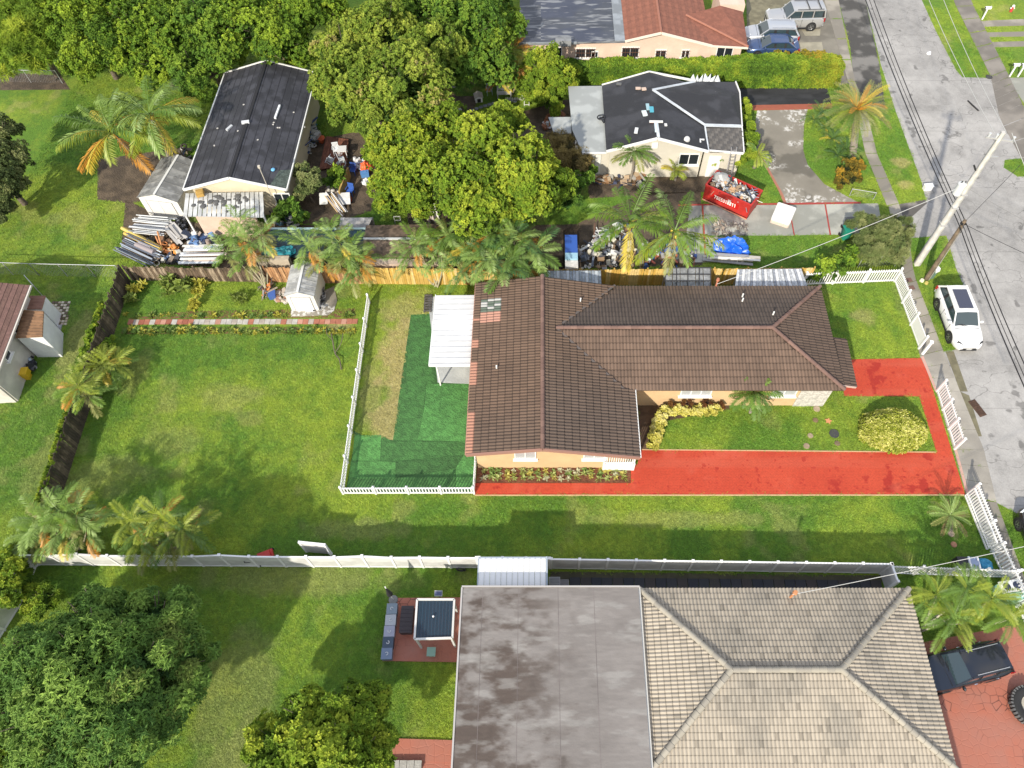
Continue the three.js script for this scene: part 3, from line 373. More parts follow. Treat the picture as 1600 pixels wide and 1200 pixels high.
  const mp = G(1236, 932, 3.0); part('service_mast', merge([cyl(0.06, 0.06, 1.0, mp.x, 3.2, mp.z), cyl(0.13, 0.1, 0.14, mp.x, 3.75, mp.z)]), std([0.5, 0.22, 0.1], 0.7), hip);
}
// white metal awning across the side passage
{
  const t = thing('metal_awning', 'white ribbed metal awning over the side passage between the vinyl fence and grey flat roof', 'awning');
  const a = G(749, 873, 2.5), b = G(853, 917, 2.5), n = 12, w = (b.x - a.x) / n;
  for (let i = 0; i < n; i++) part('roof_panel', merge([box(w - 0.02, 0.04, b.z - a.z, a.x + (i + 0.5) * w, 2.5, (a.z + b.z) / 2), box(0.03, 0.05, b.z - a.z, a.x + (i + 0.02) * w + 0.015, 2.53, (a.z + b.z) / 2)]), whitePaint, t);
  part('gutter', merge([box(b.x - a.x + 0.1, 0.12, 0.1, (a.x + b.x) / 2, 2.46, a.z - 0.05), box(0.08, 0.14, b.z - a.z + 0.2, b.x + 0.05, 2.5, (a.z + b.z) / 2), box(0.06, 0.12, b.z - a.z, a.x - 0.03, 2.5, (a.z + b.z) / 2)]), std([0.35, 0.4, 0.46], 0.5), t);
  for (const x of [a.x + 0.08, b.x - 0.02]) part('post', box(0.08, 2.45, 0.08, x, 1.22, a.z + 0.06), whitePaint, t);
}
// ---------------------------------------------------------------- north-west house: dark shingle gable
const darkRoof = mottled([0.026, 0.028, 0.036], [0.055, 0.056, 0.068], { metres: 6, scale: 9, n: 512, rough: 0.7, bump: 0.012, sharp: 0.3 });
const creamMat = mottled([0.66, 0.58, 0.42], [0.56, 0.48, 0.34], { metres: 4 });
{
  const t = thing('dark_gable_house', 'cream house with long black gable roof among the trees', 'house');
  const x0 = -25.45, xr = -21.8, x1 = -18.1, zN = -52.2, zS = -39, he = 2.9, hr = 4.0;
  part('wall', wallBox(x0 + 0.4, x1 - 0.4, zN + 0.4, zS - 0.4, 2.8), creamMat, t);
  part('gable_wall', poly([V(x0 + 0.4, 2.8, zS - 0.39), V(x1 - 0.4, 2.8, zS - 0.39), V(xr, 3.85, zS - 0.39)]), creamMat, t);
  const rf = part('roof', merge([plate([V(x0, he, zS), V(xr, hr, zS), V(xr, hr, zN), V(x0, he, zN)], 0.1), plate([V(x1, he, zS), V(xr, hr, zS), V(xr, hr, zN), V(x1, he, zN)], 0.1)]), darkRoof, t);
  const b2 = std([0.03, 0.03, 0.036], 0.75); for (const [s, e] of [[x0, 1], [x1, 2]]) for (let i = 0; i < 7; i++) { const f = (i + 0.5) / 7, x = lerp(s, xr, f), y = lerp(he, hr, f); part('roofing_seam', box(0.03, 0.02, zS - zN, x, y + 0.008, (zS + zN) / 2), b2, rf); }
  part('ridge_strip', box(0.24, 0.04, zS - zN, xr, hr + 0.01, (zS + zN) / 2), std([0.015, 0.015, 0.018], 0.8), rf);
  part('drip_edge', merge([beam(V(x0 - 0.02, he, zN), V(x0 - 0.02, he, zS), 0.08, 0.16), beam(V(x1 + 0.02, he, zN), V(x1 + 0.02, he, zS), 0.08, 0.16), beam(V(x0, he, zS + 0.03), V(xr, hr, zS + 0.03), 0.08, 0.18), beam(V(xr, hr, zS + 0.03), V(x1, he, zS + 0.03), 0.08, 0.18), beam(V(x0, he, zN), V(xr, hr, zN), 0.08, 0.16), beam(V(xr, hr, zN), V(x1, he, zN), 0.08, 0.16)]), whiteTrim, rf);
  const onRoof = (px, py) => { let p = G(px, py, 3.5); for (let i = 0; i < 4; i++) p = G(px, py, lerp(hr, he, Math.abs(p.x - xr) / 3.65)); return p; };
  for (const [px, py, w, d, ry, c] of [[384, 192, 0.55, 0.25, 0.2, 0.6], [359, 201, 0.18, 0.6, -0.5, 0.5], [434, 176, 0.14, 1.5, -0.05, 0.75]]) { const p = onRoof(px, py); part('roof_vent', box(w, 0.14, d, p.x, p.y + 0.07, p.z, ry), std([c, c * 1.04, c * 1.08], 0.5), rf); }
  for (const [px, py] of [[372, 205], [340, 201], [381, 164], [427, 195], [434, 200], [437, 200], [459, 176], [428, 192], [403, 219], [476, 199], [335, 228]]) { const p = onRoof(px, py); part('roof_scrap', box(0.12, 0.04, 0.1, p.x, p.y + 0.03, p.z, px), std([0.5, 0.48, 0.45], 0.8), rf); }
  windowPart(t, V(-18.8, 1.2, zS - 0.4), 0, 1.2, 1.0, { cols: 2 });
  const gp = [V(x1 - 1.1, he + 0.36, zS - 0.05), V(x1 + 0.0, he + 0.03, zS - 0.05), V(x1 + 0.0, he + 0.03, zS - 2.0), V(x1 - 0.75, he + 0.25, zS - 1.7)]; part('roof_patch', plate(gp.map((p) => p.clone().add(V(0, 0.012, 0))), 0.01), mottled([0.1, 0.13, 0.11], [0.05, 0.06, 0.055], { metres: 1, scale: 8 }), rf);
  const m0 = G(420, 300, 2.9); part('antenna_mast', merge([bar(V(m0.x, 2.4, zS + 0.1), V(m0.x - 0.05, 5.0, zS + 0.0), 0.03), box(0.16, 0.2, 0.14, m0.x - 0.05, 5.0, zS)]), std([0.5, 0.46, 0.4], 0.5), t);
  const bb = onRoof(427, 266); part('blue_bag', new THREE.SphereGeometry(0.16, 10, 6).scale(1, 0.5, 1.1).translate(bb.x, bb.y + 0.06, bb.z), std([0.15, 0.42, 0.7], 0.5), t, 'light blue bag lying on the black roof');
}
// its carport of white corrugated sheets
{
  const t = thing('carport', 'white corrugated metal carport roof in front of the black gable house', 'carport');
  const a = G(290, 302, 2.5), b = G(412, 300, 2.5), c = G(414, 340, 2.35), d = G(286, 338, 2.35), n = 17, m = mottled([0.62, 0.63, 0.62], [0.42, 0.43, 0.43], { metres: 3, scale: 7, rough: 0.5, bump: 0.002 }), dk = std([0.1, 0.1, 0.1], 0.7), r = rng(8);
  for (let i = 0; i < n; i++) { const A = a.clone().lerp(b, i / n), B = a.clone().lerp(b, (i + 0.82) / n), Cc = d.clone().lerp(c, (i + 0.82) / n), D = d.clone().lerp(c, i / n); part('roof_panel', plate([A, B, Cc, D], 0.03), m, t); }
  part('purlin', merge([0.1, 0.5, 0.9].map((f) => beam(a.clone().lerp(d, f).add(V(0, -0.1, 0)), b.clone().lerp(c, f).add(V(0, -0.1, 0)), 0.08, 0.1))), dk, t);
  for (let i = 0; i < 34; i++) { const p = a.clone().lerp(b, 0.05 + 0.85 * r()).lerp(d.clone().lerp(c, 0.05 + 0.85 * r()), 0.15 + 0.7 * r()); part('leaf_litter', new THREE.SphereGeometry(0.06 + 0.1 * r(), 6, 4).scale(1 + r(), 0.35, 1 + r()).translate(p.x, p.y + 0.03, p.z), dk, t); }
  for (const p of [c, d]) part('post', box(0.1, 2.3, 0.1, p.x + (p === c ? -0.1 : 0.15), 1.15, p.z - 0.1), whitePaint, t);
  const e0 = G(305, 341, 2.0), e1 = G(398, 342, 2.0); part('facade_wall', box(e1.x - e0.x, 2.2, 0.15, (e0.x + e1.x) / 2, 1.1, d.z - 0.35), mottled([0.66, 0.5, 0.4], [0.55, 0.42, 0.33], { metres: 3 }), t);
  const k = G(313, 303, 2.6); const bx = part('wooden_crate', merge([box(0.5, 0.05, 0.5, 0, 0.3, 0), box(0.5, 0.3, 0.04, 0, 0.15, 0.23), box(0.5, 0.3, 0.04, 0, 0.15, -0.23), box(0.04, 0.3, 0.42, 0.23, 0.15, 0), box(0.04, 0.3, 0.42, -0.23, 0.15, 0)]), mottled([0.55, 0.34, 0.09], [0.45, 0.27, 0.07], { metres: 1 }), t, 'ochre wooden box on the corrugated roof'); bx.position.set(k.x, 2.52, k.z); bx.rotation.y = 0.3;
}
// gable shed helper: walls, two roof planes of ribbed sheets, door
function gableShed(name, label, cx, cz, w, d, he, hr, roofM, wallM, doorM, turn = 0, ribs = 7) {
  const t = thing(name, label, 'shed', [cx, 0, cz], turn);
  part('wall', merge([box(w - 0.14, he, 0.06, 0, he / 2, d / 2 - 0.1), box(w - 0.14, he, 0.06, 0, he / 2, -d / 2 + 0.1), box(0.06, he, d - 0.26, w / 2 - 0.1, he / 2, 0), box(0.06, he, d - 0.26, -w / 2 + 0.1, he / 2, 0), poly([V(-w / 2 + 0.08, he, d / 2 - 0.08), V(w / 2 - 0.08, he, d / 2 - 0.08), V(0, hr - 0.04, d / 2 - 0.08)]), poly([V(-w / 2 + 0.08, he, -d / 2 + 0.08), V(0, hr - 0.04, -d / 2 + 0.08), V(w / 2 - 0.08, he, -d / 2 + 0.08)])]), wallM, t);
  for (const s of [-1, 1]) for (let i = 0; i < ribs; i++) { const z0 = -d / 2 + d * i / ribs + 0.005, z1 = -d / 2 + d * (i + 1) / ribs - 0.012, q = [V(0, hr, z0), V(s * w / 2, he - 0.02, z0), V(s * w / 2, he - 0.02, z1), V(0, hr, z1)]; part('roof_panel', merge([plate(q, 0.03), beam(V(0.02 * s, hr + 0.01, z1), V(s * w / 2, he - 0.01, z1), 0.03, 0.03)]), roofM, t); }
  part('ridge_cap', box(0.16, 0.04, d, 0, hr + 0.005, 0), std([0.62, 0.62, 0.6], 0.6), t);
  const dr = part('door', box(w * 0.62, he * 0.86, 0.03, 0, he * 0.45, d / 2 - 0.05), doorM, t);
  part('door_frame', merge([box(0.03, he * 0.88, 0.02, -w * 0.32, he * 0.45, d / 2 - 0.035), box(0.03, he * 0.88, 0.02, w * 0.32, he * 0.45, d / 2 - 0.035), box(w * 0.66, 0.03, 0.02, 0, he * 0.9, d / 2 - 0.035), box(0.012, he * 0.86, 0.02, 0, he * 0.45, d / 2 - 0.034)]), std([0.35, 0.35, 0.36], 0.6), dr);
  return t;
}
{ const a = G(459, 486, 0), b = G(498, 486, 0); gableShed('garden_shed', 'white garden shed with weathered grey gable roof on the concrete pad', (a.x + b.x) / 2, a.z - 1.25, b.x - a.x + 0.3, 2.7, 1.75, 2.15, mottled([0.5, 0.5, 0.48], [0.26, 0.26, 0.25], { metres: 1.6, scale: 6, rough: 0.7 }), mottled([0.72, 0.7, 0.67], [0.6, 0.58, 0.55], { metres: 2 }), whitePaint);
  const c = G(216, 340, 0), e = G(266, 344, 0); gableShed('storage_shed', 'grey roofed storage shed with white gable left of the corrugated carport', -27.4, -41.0, 3.1, 4.2, 2.0, 2.5, mottled([0.3, 0.3, 0.29], [0.16, 0.16, 0.155], { metres: 2, scale: 6, rough: 0.8 }), mottled([0.75, 0.74, 0.7], [0.62, 0.6, 0.56], { metres: 2 }), mottled([0.7, 0.69, 0.66], [0.6, 0.58, 0.55], { metres: 2 }), -0.16, 6); }
// ---------------------------------------------------------------- north house: black membrane roof, grey flat wing, shingle porch
{
  const t = thing('black_roof_house', 'white house with patched black felt roof and grey flat wing by the hedge', 'house');
  const wm = mottled([0.574, 0.5412, 0.4592], [0.4756, 0.4428, 0.369], { metres: 4 }), xr = 8.5, x0 = 4.88, x1 = 12.45, zN = -50.8, zS = -43.1, hr = 4, he = 2.8, hE = 2.65;
  part('wall', merge([wallBox(x0 + 0.3, x1 - 0.3, zN + 0.3, zS - 0.35, 2.65), wallBox(x1 - 0.3, 15.2, zN + 0.2, -46, 2.5), wallBox(2.6, x0 + 0.3, -50.7, -43.6, 2.35), box(2.8, 2.4, 0.15, 13.7, 1.2, zS - 0.5)]), wm, t);
  part('gable_wall', poly([V(x0 + 0.3, 2.65, zS - 0.34), V(x1 - 0.3, 2.65, zS - 0.34), V(xr, 3.85, zS - 0.34)]), wm, t);
  const felt = mottled([0.018, 0.019, 0.024], [0.042, 0.043, 0.05], { metres: 5, scale: 7, n: 512, rough: 0.65, bump: 0.008, sharp: 0.3 });
  const rf = part('roof', merge([plate([V(x0, he, zS), V(xr, hr, zS), V(xr, hr, zN), V(x0, he, zN)], 0.1), plate([V(x1, he, zS), V(xr, hr, zS), V(xr, hr, zN), V(x1, he, zN)], 0.1), plate([V(8.6, 3.97, -48.6), V(14.7, 3.35, -48.6), V(15.75, hE, -50.1), V(15.6, hE, -51.4), V(12.4, 2.85, -51.2)], 0.08), plate([V(8.6, 3.97, -48.6), V(14.7, 3.35, -48.6), V(15.3, hE + 0.1, -45.9), V(12.5, 2.85, -45.9)], 0.08), plate([V(14.7, 3.35, -48.6), V(15.75, hE, -50.1), V(15.3, hE + 0.1, -45.9)], 0.08)]), felt, t);
  const sh = part('porch_roof', plate([V(12.5, 2.82, -45.85), V(15.3, 2.72, -45.85), V(15.1, 2.55, -43.2), V(12.5, 2.62, -43.4)], 0.1), std([0.05, 0.048, 0.045], 0.9), t);
  for (let j = 0; j < 9; j++) for (let i = 0; i < 10; i++) { const f = j / 9, z = lerp(-43.35, -45.75, f), y = lerp(2.6, 2.77, f); part('shingle', box(0.25, 0.03, 0.33, 12.72 + i * 0.262 + (j % 2) * 0.1, y + 0.03, z, 0, 0.12), [std([0.1, 0.092, 0.085], 0.9), std([0.13, 0.12, 0.11], 0.9), std([0.08, 0.076, 0.074], 0.9)][(i * 7 + j * 5) % 3], sh); }
  const grey = mottled([0.4, 0.42, 0.41], [0.28, 0.31, 0.33], { metres: 5, scale: 4, n: 512, rough: 0.6, sharp: 0.3, bump: 0.003 });
  part('flat_roof', merge([plate([V(2.2, 2.55, -51), V(4.9, 2.6, -51), V(4.9, 2.6, -43.25), V(3.1, 2.55, -43.25), V(2.4, 2.55, -45.8)], 0.12), plate([V(0.6, 2.35, -47.5), V(2.35, 2.38, -47.5), V(2.35, 2.38, -45.6), V(1.0, 2.35, -45.6)], 0.1)]), grey, t);
  const silver = mottled([0.62, 0.66, 0.7], [0.45, 0.5, 0.55], { metres: 2, rough: 0.4 });
  part('valley_flashing', beam(V(8.6, 4.02, -48.6), V(12.3, 2.92, -51.1), 0.22, 0.03), silver, rf); part('valley_flashing', beam(V(8.6, 4.02, -48.6), V(12.5, 2.92, -45.9), 0.22, 0.03), silver, rf); part('ridge_flashing', box(0.22, 0.03, 1.6, xr + 0.08, hr + 0.03, -44), silver, rf); part('flashing', beam(V(12.5, 2.9, -45.9), V(15.3, 2.8, -45.9), 0.3, 0.05), silver, rf); part('flashing', beam(V(12.5, 2.88, -45.9), V(12.5, 2.7, -43.3), 0.12, 0.05), silver, rf);
  part('drip_edge', merge([beam(V(x0, he, zS + 0.03), V(xr, hr, zS + 0.03), 0.08, 0.2), beam(V(xr, hr, zS + 0.03), V(x1, he, zS + 0.03), 0.08, 0.2), beam(V(x1, 2.68, -43.32), V(15.1, 2.58, -43.12), 0.08, 0.16), beam(V(15.35, 2.75, -45.9), V(15.15, 2.58, -43.2), 0.08, 0.14), beam(V(15.8, 2.68, -50.1), V(15.36, 2.78, -45.9), 0.08, 0.14), beam(V(15.65, 2.68, -51.4), V(15.8, 2.68, -50.1), 0.08, 0.14), beam(V(x0, he, zN), V(xr, hr, zN), 0.08, 0.16), beam(V(xr, hr, zN), V(12.4, 2.9, -51.2), 0.08, 0.16), beam(V(3.1, 2.52, -43.2), V(4.9, 2.57, -43.2), 0.05, 0.14)]), whiteTrim, rf);
  const on = (px, py) => { let p = G(px, py, 3.4); for (let i = 0; i < 5; i++) p = G(px, py, lerp(hr, he, Math.min(1, Math.abs(p.x - xr) / 3.7))); return p; };
  const bits = [[1012, 168, 0.25, 0.7, [0.3, 0.45, 0.5]], [1007, 178, 0.35, 0.6, [0.6, 0.68, 0.7]], [1018, 172, 0.3, 0.6, [0.08, 0.35, 0.45]], [1025, 191, 1.0, 0.18, [0.7, 0.7, 0.68]], [1019, 191, 0.4, 0.2, [0.5, 0.06, 0.05]], [1025, 200, 0.22, 1.0, [0.55, 0.65, 0.72]], [1040, 196, 0.2, 0.25, [0.6, 0.6, 0.6]], [994, 205, 0.25, 0.6, [0.62, 0.64, 0.66]], [997, 139, 0.4, 0.25, [0.55, 0.42, 0.34]], [1006, 140, 0.35, 0.3, [0.55, 0.42, 0.34]], [967, 132, 0.4, 0.25, [0.12, 0.12, 0.12]], [1095, 219, 0.5, 0.1, [0.7, 0.7, 0.7]], [1094, 221, 0.1, 0.4, [0.7, 0.7, 0.7]]];
  for (const [px, py, w, d, c] of bits) { const p = on(px, py); part('roofing_material', box(w, 0.07, d, p.x, p.y + 0.06, p.z, (px % 7) * 0.06 - 0.2), std(c, 0.6), rf); }
  const v = G(1117, 151, 3.1); part('roof_vent', box(0.2, 0.12, 0.9, v.x, 3.16, v.z), whiteTrim, rf);
  const s = G(1072, 221, 3.1); part('satellite_dish', merge([new THREE.SphereGeometry(0.3, 12, 6, 0, Math.PI * 2, 0, 0.9).rotateX(0.9).translate(s.x, 3.3, s.z), bar(V(s.x, 3.0, s.z), V(s.x, 3.4, s.z), 0.03)]), std([0.5, 0.5, 0.5], 0.5), rf);
  const ac = G(939, 186, 2.8); part('roof_fan', merge([new THREE.TorusGeometry(0.28, 0.05, 6, 16).rotateX(Math.PI / 2).translate(ac.x, 2.95, ac.z), box(0.5, 0.12, 0.08, ac.x, 2.9, ac.z, 0.5), box(0.08, 0.12, 0.5, ac.x + 0.1, 2.9, ac.z + 0.3, 0.4)]), darkMetal, t);
  windowPart(t, V(11.2, 1.25, zS - 0.35), 0, 1.5, 1.05, { cols: 2 }); part('attic_vent', box(0.45, 0.5, 0.08, xr - 0.05, 3.1, zS - 0.3), std([0.75, 0.74, 0.7]), t);
  part('door', box(0.9, 2.0, 0.06, 13.2, 1.0, zS - 0.4), whitePaint, t); for (let i = 0; i < 4; i++) part('metal_shutter', box(0.42, 1.9, 0.05, 2.85 + i * 0.5, 1.15, -43.55), std([0.66, 0.66, 0.62], 0.5), t);
  const L = thing('ladder', 'metal ladder leaning on the eave of the black felt roof', 'ladder', [14.35, 0, -42.6], 0.1); L.rotation.x = -0.22;
  part('rail', box(0.05, 3.1, 0.05, -0.2, 1.55, 0), std([0.5, 0.5, 0.52], 0.4, { metalness: 0.6 }), L); part('rail', box(0.05, 3.1, 0.05, 0.2, 1.55, 0), std([0.5, 0.5, 0.52], 0.4, { metalness: 0.6 }), L); for (let i = 0; i < 10; i++) part('rung', box(0.38, 0.03, 0.03, 0, 0.25 + i * 0.29, 0), std([0.5, 0.5, 0.52], 0.4, { metalness: 0.6 }), L);
}
// white bags heaped at the north eave
{ const t = thing('sack_heap', 'heap of torn white plastic sacks behind the black felt roof', 'sack', G(1102, 122, 2.8).setY(0)); const r = rng(12); part('stand', box(2.2, 2.6, 0.5, 0, 1.3, 0), std([0.3, 0.3, 0.28]), t); for (let i = 0; i < 7; i++) part('sack', new THREE.ConeGeometry(0.22 + 0.1 * r(), 0.5 + 0.4 * r(), 6).rotateZ(r() - 0.5).translate(-1.0 + i * 0.33, 2.75 + 0.2 * r(), 0.2 * r()), std([0.6, 0.63, 0.66], 0.5), t); }
// ---------------------------------------------------------------- top house: pink walls, red shingles, flat black roof
{
  const t = thing('pink_house', 'pink house with red shingle gable and worn flat black roof at the top', 'house');
  const pm = mottled([0.7, 0.52, 0.42], [0.6, 0.44, 0.36], { metres: 4 }), z = -56, zW = -56.5;
  part('wall', merge([wallBox(-1.6, 7.0, -72, zW, 2.85), wallBox(7.0, 14.1, -72, zW, 2.75), wallBox(14.1, 17.0, -61, zW, 2.5)]), pm, t);
  part('gable_wall', poly([V(7.0, 2.75, zW + 0.01), V(14.1, 2.75, zW + 0.01), V(9.9, 3.75, zW + 0.01), V(7.0, 3.2, zW + 0.01)]), pm, t);
  const blk = (() => { const map = colorTex(1024, 11, (u, v) => { const x = u * 11, y = v * 11, a = fbm(x * 0.8, y * 1.8, 5), w = sm(0.52, 0.72, fbm(x * 0.9 + 20, y * 4.5, 5)), blue = sm(0.45, 0.7, fbm(x * 0.5, y * 0.7 + 50, 3)); let c = mix3([0.035, 0.04, 0.05], [0.085, 0.095, 0.12], a); c = mix3(c, [0.04, 0.05, 0.09], blue * 0.5); return mix3(c, [0.3, 0.31, 0.32], w * 0.65); }); return new THREE.MeshStandardMaterial({ map, roughness: 0.5, bumpMap: grainBump, bumpScale: 0.005 }); })();
  part('flat_roof', plate([V(-1.75, 3.0, z), V(7.0, 3.2, z), V(7.1, 3.2, -72), V(-2.0, 3.0, -72)], 0.15), blk, t);
  part('parapet_strip', merge([box(0.9, 0.05, 16, 6.6, 3.22, -64), beam(V(-1.8, 2.98, z + 0.04), V(3.0, 3.05, z + 0.04), 0.08, 0.2)]), mottled([0.3, 0.33, 0.36], [0.2, 0.22, 0.25], { metres: 3 }), t);
  const red = mottled([0.26, 0.1, 0.065], [0.19, 0.07, 0.05], { metres: 4, scale: 14, n: 512, bump: 0.02 }), hr = 3.95;
  const rp = [[V(7.0, 3.22, z), V(9.9, hr, z), V(9.9, hr, -72), V(7.1, 3.22, -72)], [V(14.3, 2.8, z), V(9.9, hr, z), V(9.9, hr, -72), V(14.3, 2.8, -72)], [V(12.4, 3.32, -59.4), V(17.35, 2.62, -56), V(14.2, 2.82, -56)], [V(12.4, 3.32, -59.4), V(17.35, 2.62, -56), V(17.6, 2.7, -61), V(15.5, 3.3, -60.9)]];
  const rf = part('roof', merge(rp.map((q) => plate(q, 0.12))), red, t);
  // shingle courses, each a thin strip lapped over the one below
  const courseM = [mottled([0.28, 0.11, 0.07], [0.2, 0.075, 0.05], { metres: 1.7, scale: 12, bump: 0.015 }), mottled([0.24, 0.095, 0.062], [0.18, 0.07, 0.05], { metres: 1.7, scale: 12, bump: 0.015 })];
  for (const [xa, ya, n] of [[7.0, 3.22, 9], [14.3, 2.8, 14]]) for (let i = 0; i < n; i++) { const f = (i + 0.5) / n, x = lerp(xa, 9.9, f), y = lerp(ya, hr, f), w = Math.abs(9.9 - xa) / n; const m = part('shingle_course', box(w * 1.05, 0.03, 16, 0, 0, 0), courseM[i % 2], rf); m.position.set(x, y + 0.03, -64); m.rotation.z = Math.sign(9.9 - xa) * (Math.atan2(hr - ya, Math.abs(9.9 - xa)) - 0.03); }
  ridgeTiles(V(9.9, hr + 0.05, z), V(9.9, hr + 0.05, -72), std([0.3, 0.13, 0.09], 0.9), rf, { r: 0.12, len: 0.5 }); ridgeTiles(V(12.4, 3.36, -59.4), V(17.35, 2.68, -56), std([0.3, 0.13, 0.09], 0.9), rf, { r: 0.11, len: 0.5 });
  part('fascia', merge([beam(V(7.0, 3.18, z + 0.04), V(9.9, hr - 0.03, z + 0.04), 0.06, 0.2), beam(V(9.9, hr - 0.03, z + 0.04), V(14.3, 2.78, z + 0.04), 0.06, 0.2), beam(V(14.2, 2.76, z + 0.05), V(17.35, 2.58, z + 0.05), 0.06, 0.16)]), std([0.72, 0.62, 0.52]), rf);
  for (const [x, w, h, bars] of [[1.2, 1.2, 1.0, 0], [4.6, 0.6, 0.6, 0], [9.6 - 2.0, 1.5, 1.0, 7], [4.2 - 1.4 + 1.0, 1.7, 0.9, 8], [10.2, 0.95, 0.75, 5], [12.6 - 0.3, 0.7, 0.75, 4], [16.0 - 0.4, 1.4, 1.0, 0]]) windowPart(t, V(x, 1.35, zW), 0, w, h, { cols: 2, bars });
  const ac = G(880, 68, 3.2); part('air_conditioner', box(1.3, 0.5, 0.5, ac.x, 3.35, ac.z), mottled([0.25, 0.26, 0.27], [0.18, 0.19, 0.2], { metres: 1 }), t);
  part('side_wing', box(2.2, 2.9, 3.0, 16.8, 1.45, -63.2), pm, t);
}
// ---------------------------------------------------------------- western neighbour: small white house, cut by the frame
{
  const t = thing('white_cottage', 'white house with reddish shingle roof at the left edge', 'house');
  const x1 = -33.0, m = mottled([0.2, 0.11, 0.085], [0.14, 0.075, 0.06], { metres: 3, scale: 14, n: 512, bump: 0.02 }), wm = mottled([0.66, 0.62, 0.56], [0.5, 0.46, 0.4], { metres: 4 });
  // the house stands at a slant to the street grid
  const a = G(47, 446, 2.9), b = G(-8, 590, 2.9), d = b.clone().sub(a).normalize(), n = V(-d.z, 0, d.x).multiplyScalar(d.x < 0 ? 1 : 1); if (n.x > 0) n.negate();
  const e0 = a.clone(), e1 = a.clone().addScaledVector(d, 7.3), r0 = e0.clone().addScaledVector(n, 4.2).setY(3.9), r1 = e1.clone().addScaledVector(n, 4.2).setY(3.9), f0 = e0.clone().addScaledVector(n, 8.4), f1 = e1.clone().addScaledVector(n, 8.4);
  const rf = part('roof', merge([plate([e0, e1, r1, r0], 0.1), plate([f0, f1, r1, r0], 0.1)]), m, t);
  const rowM = [mottled([0.2, 0.11, 0.09], [0.14, 0.08, 0.065], { metres: 1.5, scale: 12, bump: 0.02 }), mottled([0.17, 0.095, 0.075], [0.12, 0.07, 0.055], { metres: 1.5, scale: 12, bump: 0.02 })];
  for (let i = 0; i < 14; i++) { const p = e0.clone().lerp(r0, (i + 0.02) / 14), q = e1.clone().lerp(r1, (i + 0.02) / 14), p2 = e0.clone().lerp(r0, (i + 1.05) / 14), q2 = e1.clone().lerp(r1, (i + 1.05) / 14); part('shingle_course', plate([p.add(V(0, 0.045, 0)), q.add(V(0, 0.045, 0)), q2.add(V(0, 0.02, 0)), p2.add(V(0, 0.02, 0))], 0.02), rowM[i % 2], rf); }
  const w0 = e0.clone().addScaledVector(n, 0.45).addScaledVector(d, 0.4).setY(0), w1 = e1.clone().addScaledVector(n, 0.45).addScaledVector(d, -0.3).setY(0), wf0 = w0.clone().addScaledVector(n, 7.5), wf1 = w1.clone().addScaledVector(n, 7.5);
  part('wall', merge([[w0, w1], [w1, wf1], [wf1, wf0], [wf0, w0]].map(([p, q]) => beam(p.clone().setY(1.4), q.clone().setY(1.4), 0.18, 2.8))), wm, t);
  part('gutter', beam(e0.clone().addScaledVector(n, -0.05).setY(2.86), e1.clone().addScaledVector(n, -0.05).setY(2.86), 0.1, 0.12), std([0.6, 0.56, 0.5]), rf);
  for (const s of [2.6, 4.6]) { const p = w0.clone().addScaledVector(d, s).addScaledVector(n, -0.1).setY(2.0); windowPart(t, p, Math.atan2(-n.x, -n.z), 0.7, 0.6, { cols: 1 }); }
  // two lean-to sheds in front of it
  const shed = (name, label, pts, hA, hB, roofM, wm2, open) => { const s = thing(name, label, 'shed'); const P = pts.map(([x, y, h]) => G(x, y, h)); const rr = part('roof', plate(P, 0.06), roofM, s); const A = P[0], B = P[1], Cc = P[2], D = P[3];
    for (let i = 0; i < 9; i++) { const p = A.clone().lerp(B, (i + 0.5) / 9), q = D.clone().lerp(Cc, (i + 0.5) / 9); part('roof_rib', beam(p.add(V(0, 0.02, 0)), q.add(V(0, 0.02, 0)), 0.05, 0.04), roofM, rr); }
    const cen = P.reduce((x, p) => x.add(p), V(0, 0, 0)).multiplyScalar(0.25), ins = (p) => p.clone().lerp(cen, 0.06); const w = P.map(ins); const walls = []; for (let i = 0; i < 4; i++) { const p = w[i], q = w[(i + 1) % 4], n2 = poly([V(p.x, 0, p.z), V(q.x, 0, q.z), V(q.x, q.y - 0.06, q.z), V(p.x, p.y - 0.06, p.z)]); walls.push(n2); } part('wall', merge(walls), wm2, s); return s; };
  const sw = mottled([0.8, 0.81, 0.82], [0.68, 0.69, 0.7], { metres: 3 });
  shed('lean_to_shed', 'taller white lean-to shed with brown ribbed roof, right behind the smaller one', [[68, 486, 2.4], [66, 526, 2.4], [24, 528, 2.3], [36, 484, 2.3]], 2.4, 2.3, mottled([0.3, 0.17, 0.09], [0.2, 0.11, 0.065], { metres: 2, scale: 9 }), sw);
  shed('lean_to_shed', 'smaller white lean-to shed with pinkish ribbed roof nearest the chain-link gate', [[71, 462, 2.0], [65, 483, 2.0], [39, 483, 2.0], [47, 462, 2.0]], 2, 2, mottled([0.36, 0.2, 0.15], [0.26, 0.14, 0.1], { metres: 2, scale: 9 }), sw);
  struct('patio', slab(clear(XZ([[83, 510], [98, 508], [88, 542], [72, 542]])), 0, 0.08), mottled([0.4, 0.4, 0.42], [0.3, 0.3, 0.32], { metres: 2 }));
  const o = new THREE.Group(); o.name = 'stepping_tiles'; o.userData = { kind: 'structure' }; scene.add(o); const r = rng(5), tn = [std([0.5, 0.44, 0.36]), std([0.12, 0.08, 0.06]), std([0.4, 0.32, 0.25])]; clear(XZ([[83, 471], [112, 471], [98, 508], [84, 508]]));
  for (let j = 0; j < 9; j++) for (let i = 0; i < 6; i++) { const p = G(84 + i * 4.9 - j * 1.1 + (j > 4 ? 3 : 0), 473 + j * 4.2); part('tile', box(0.17, 0.05, 0.17, p.x, 0.025 + 0.01 * r(), p.z), tn[(i + j * 2 + (r() > 0.7 ? 1 : 0)) % 3], o); }
}
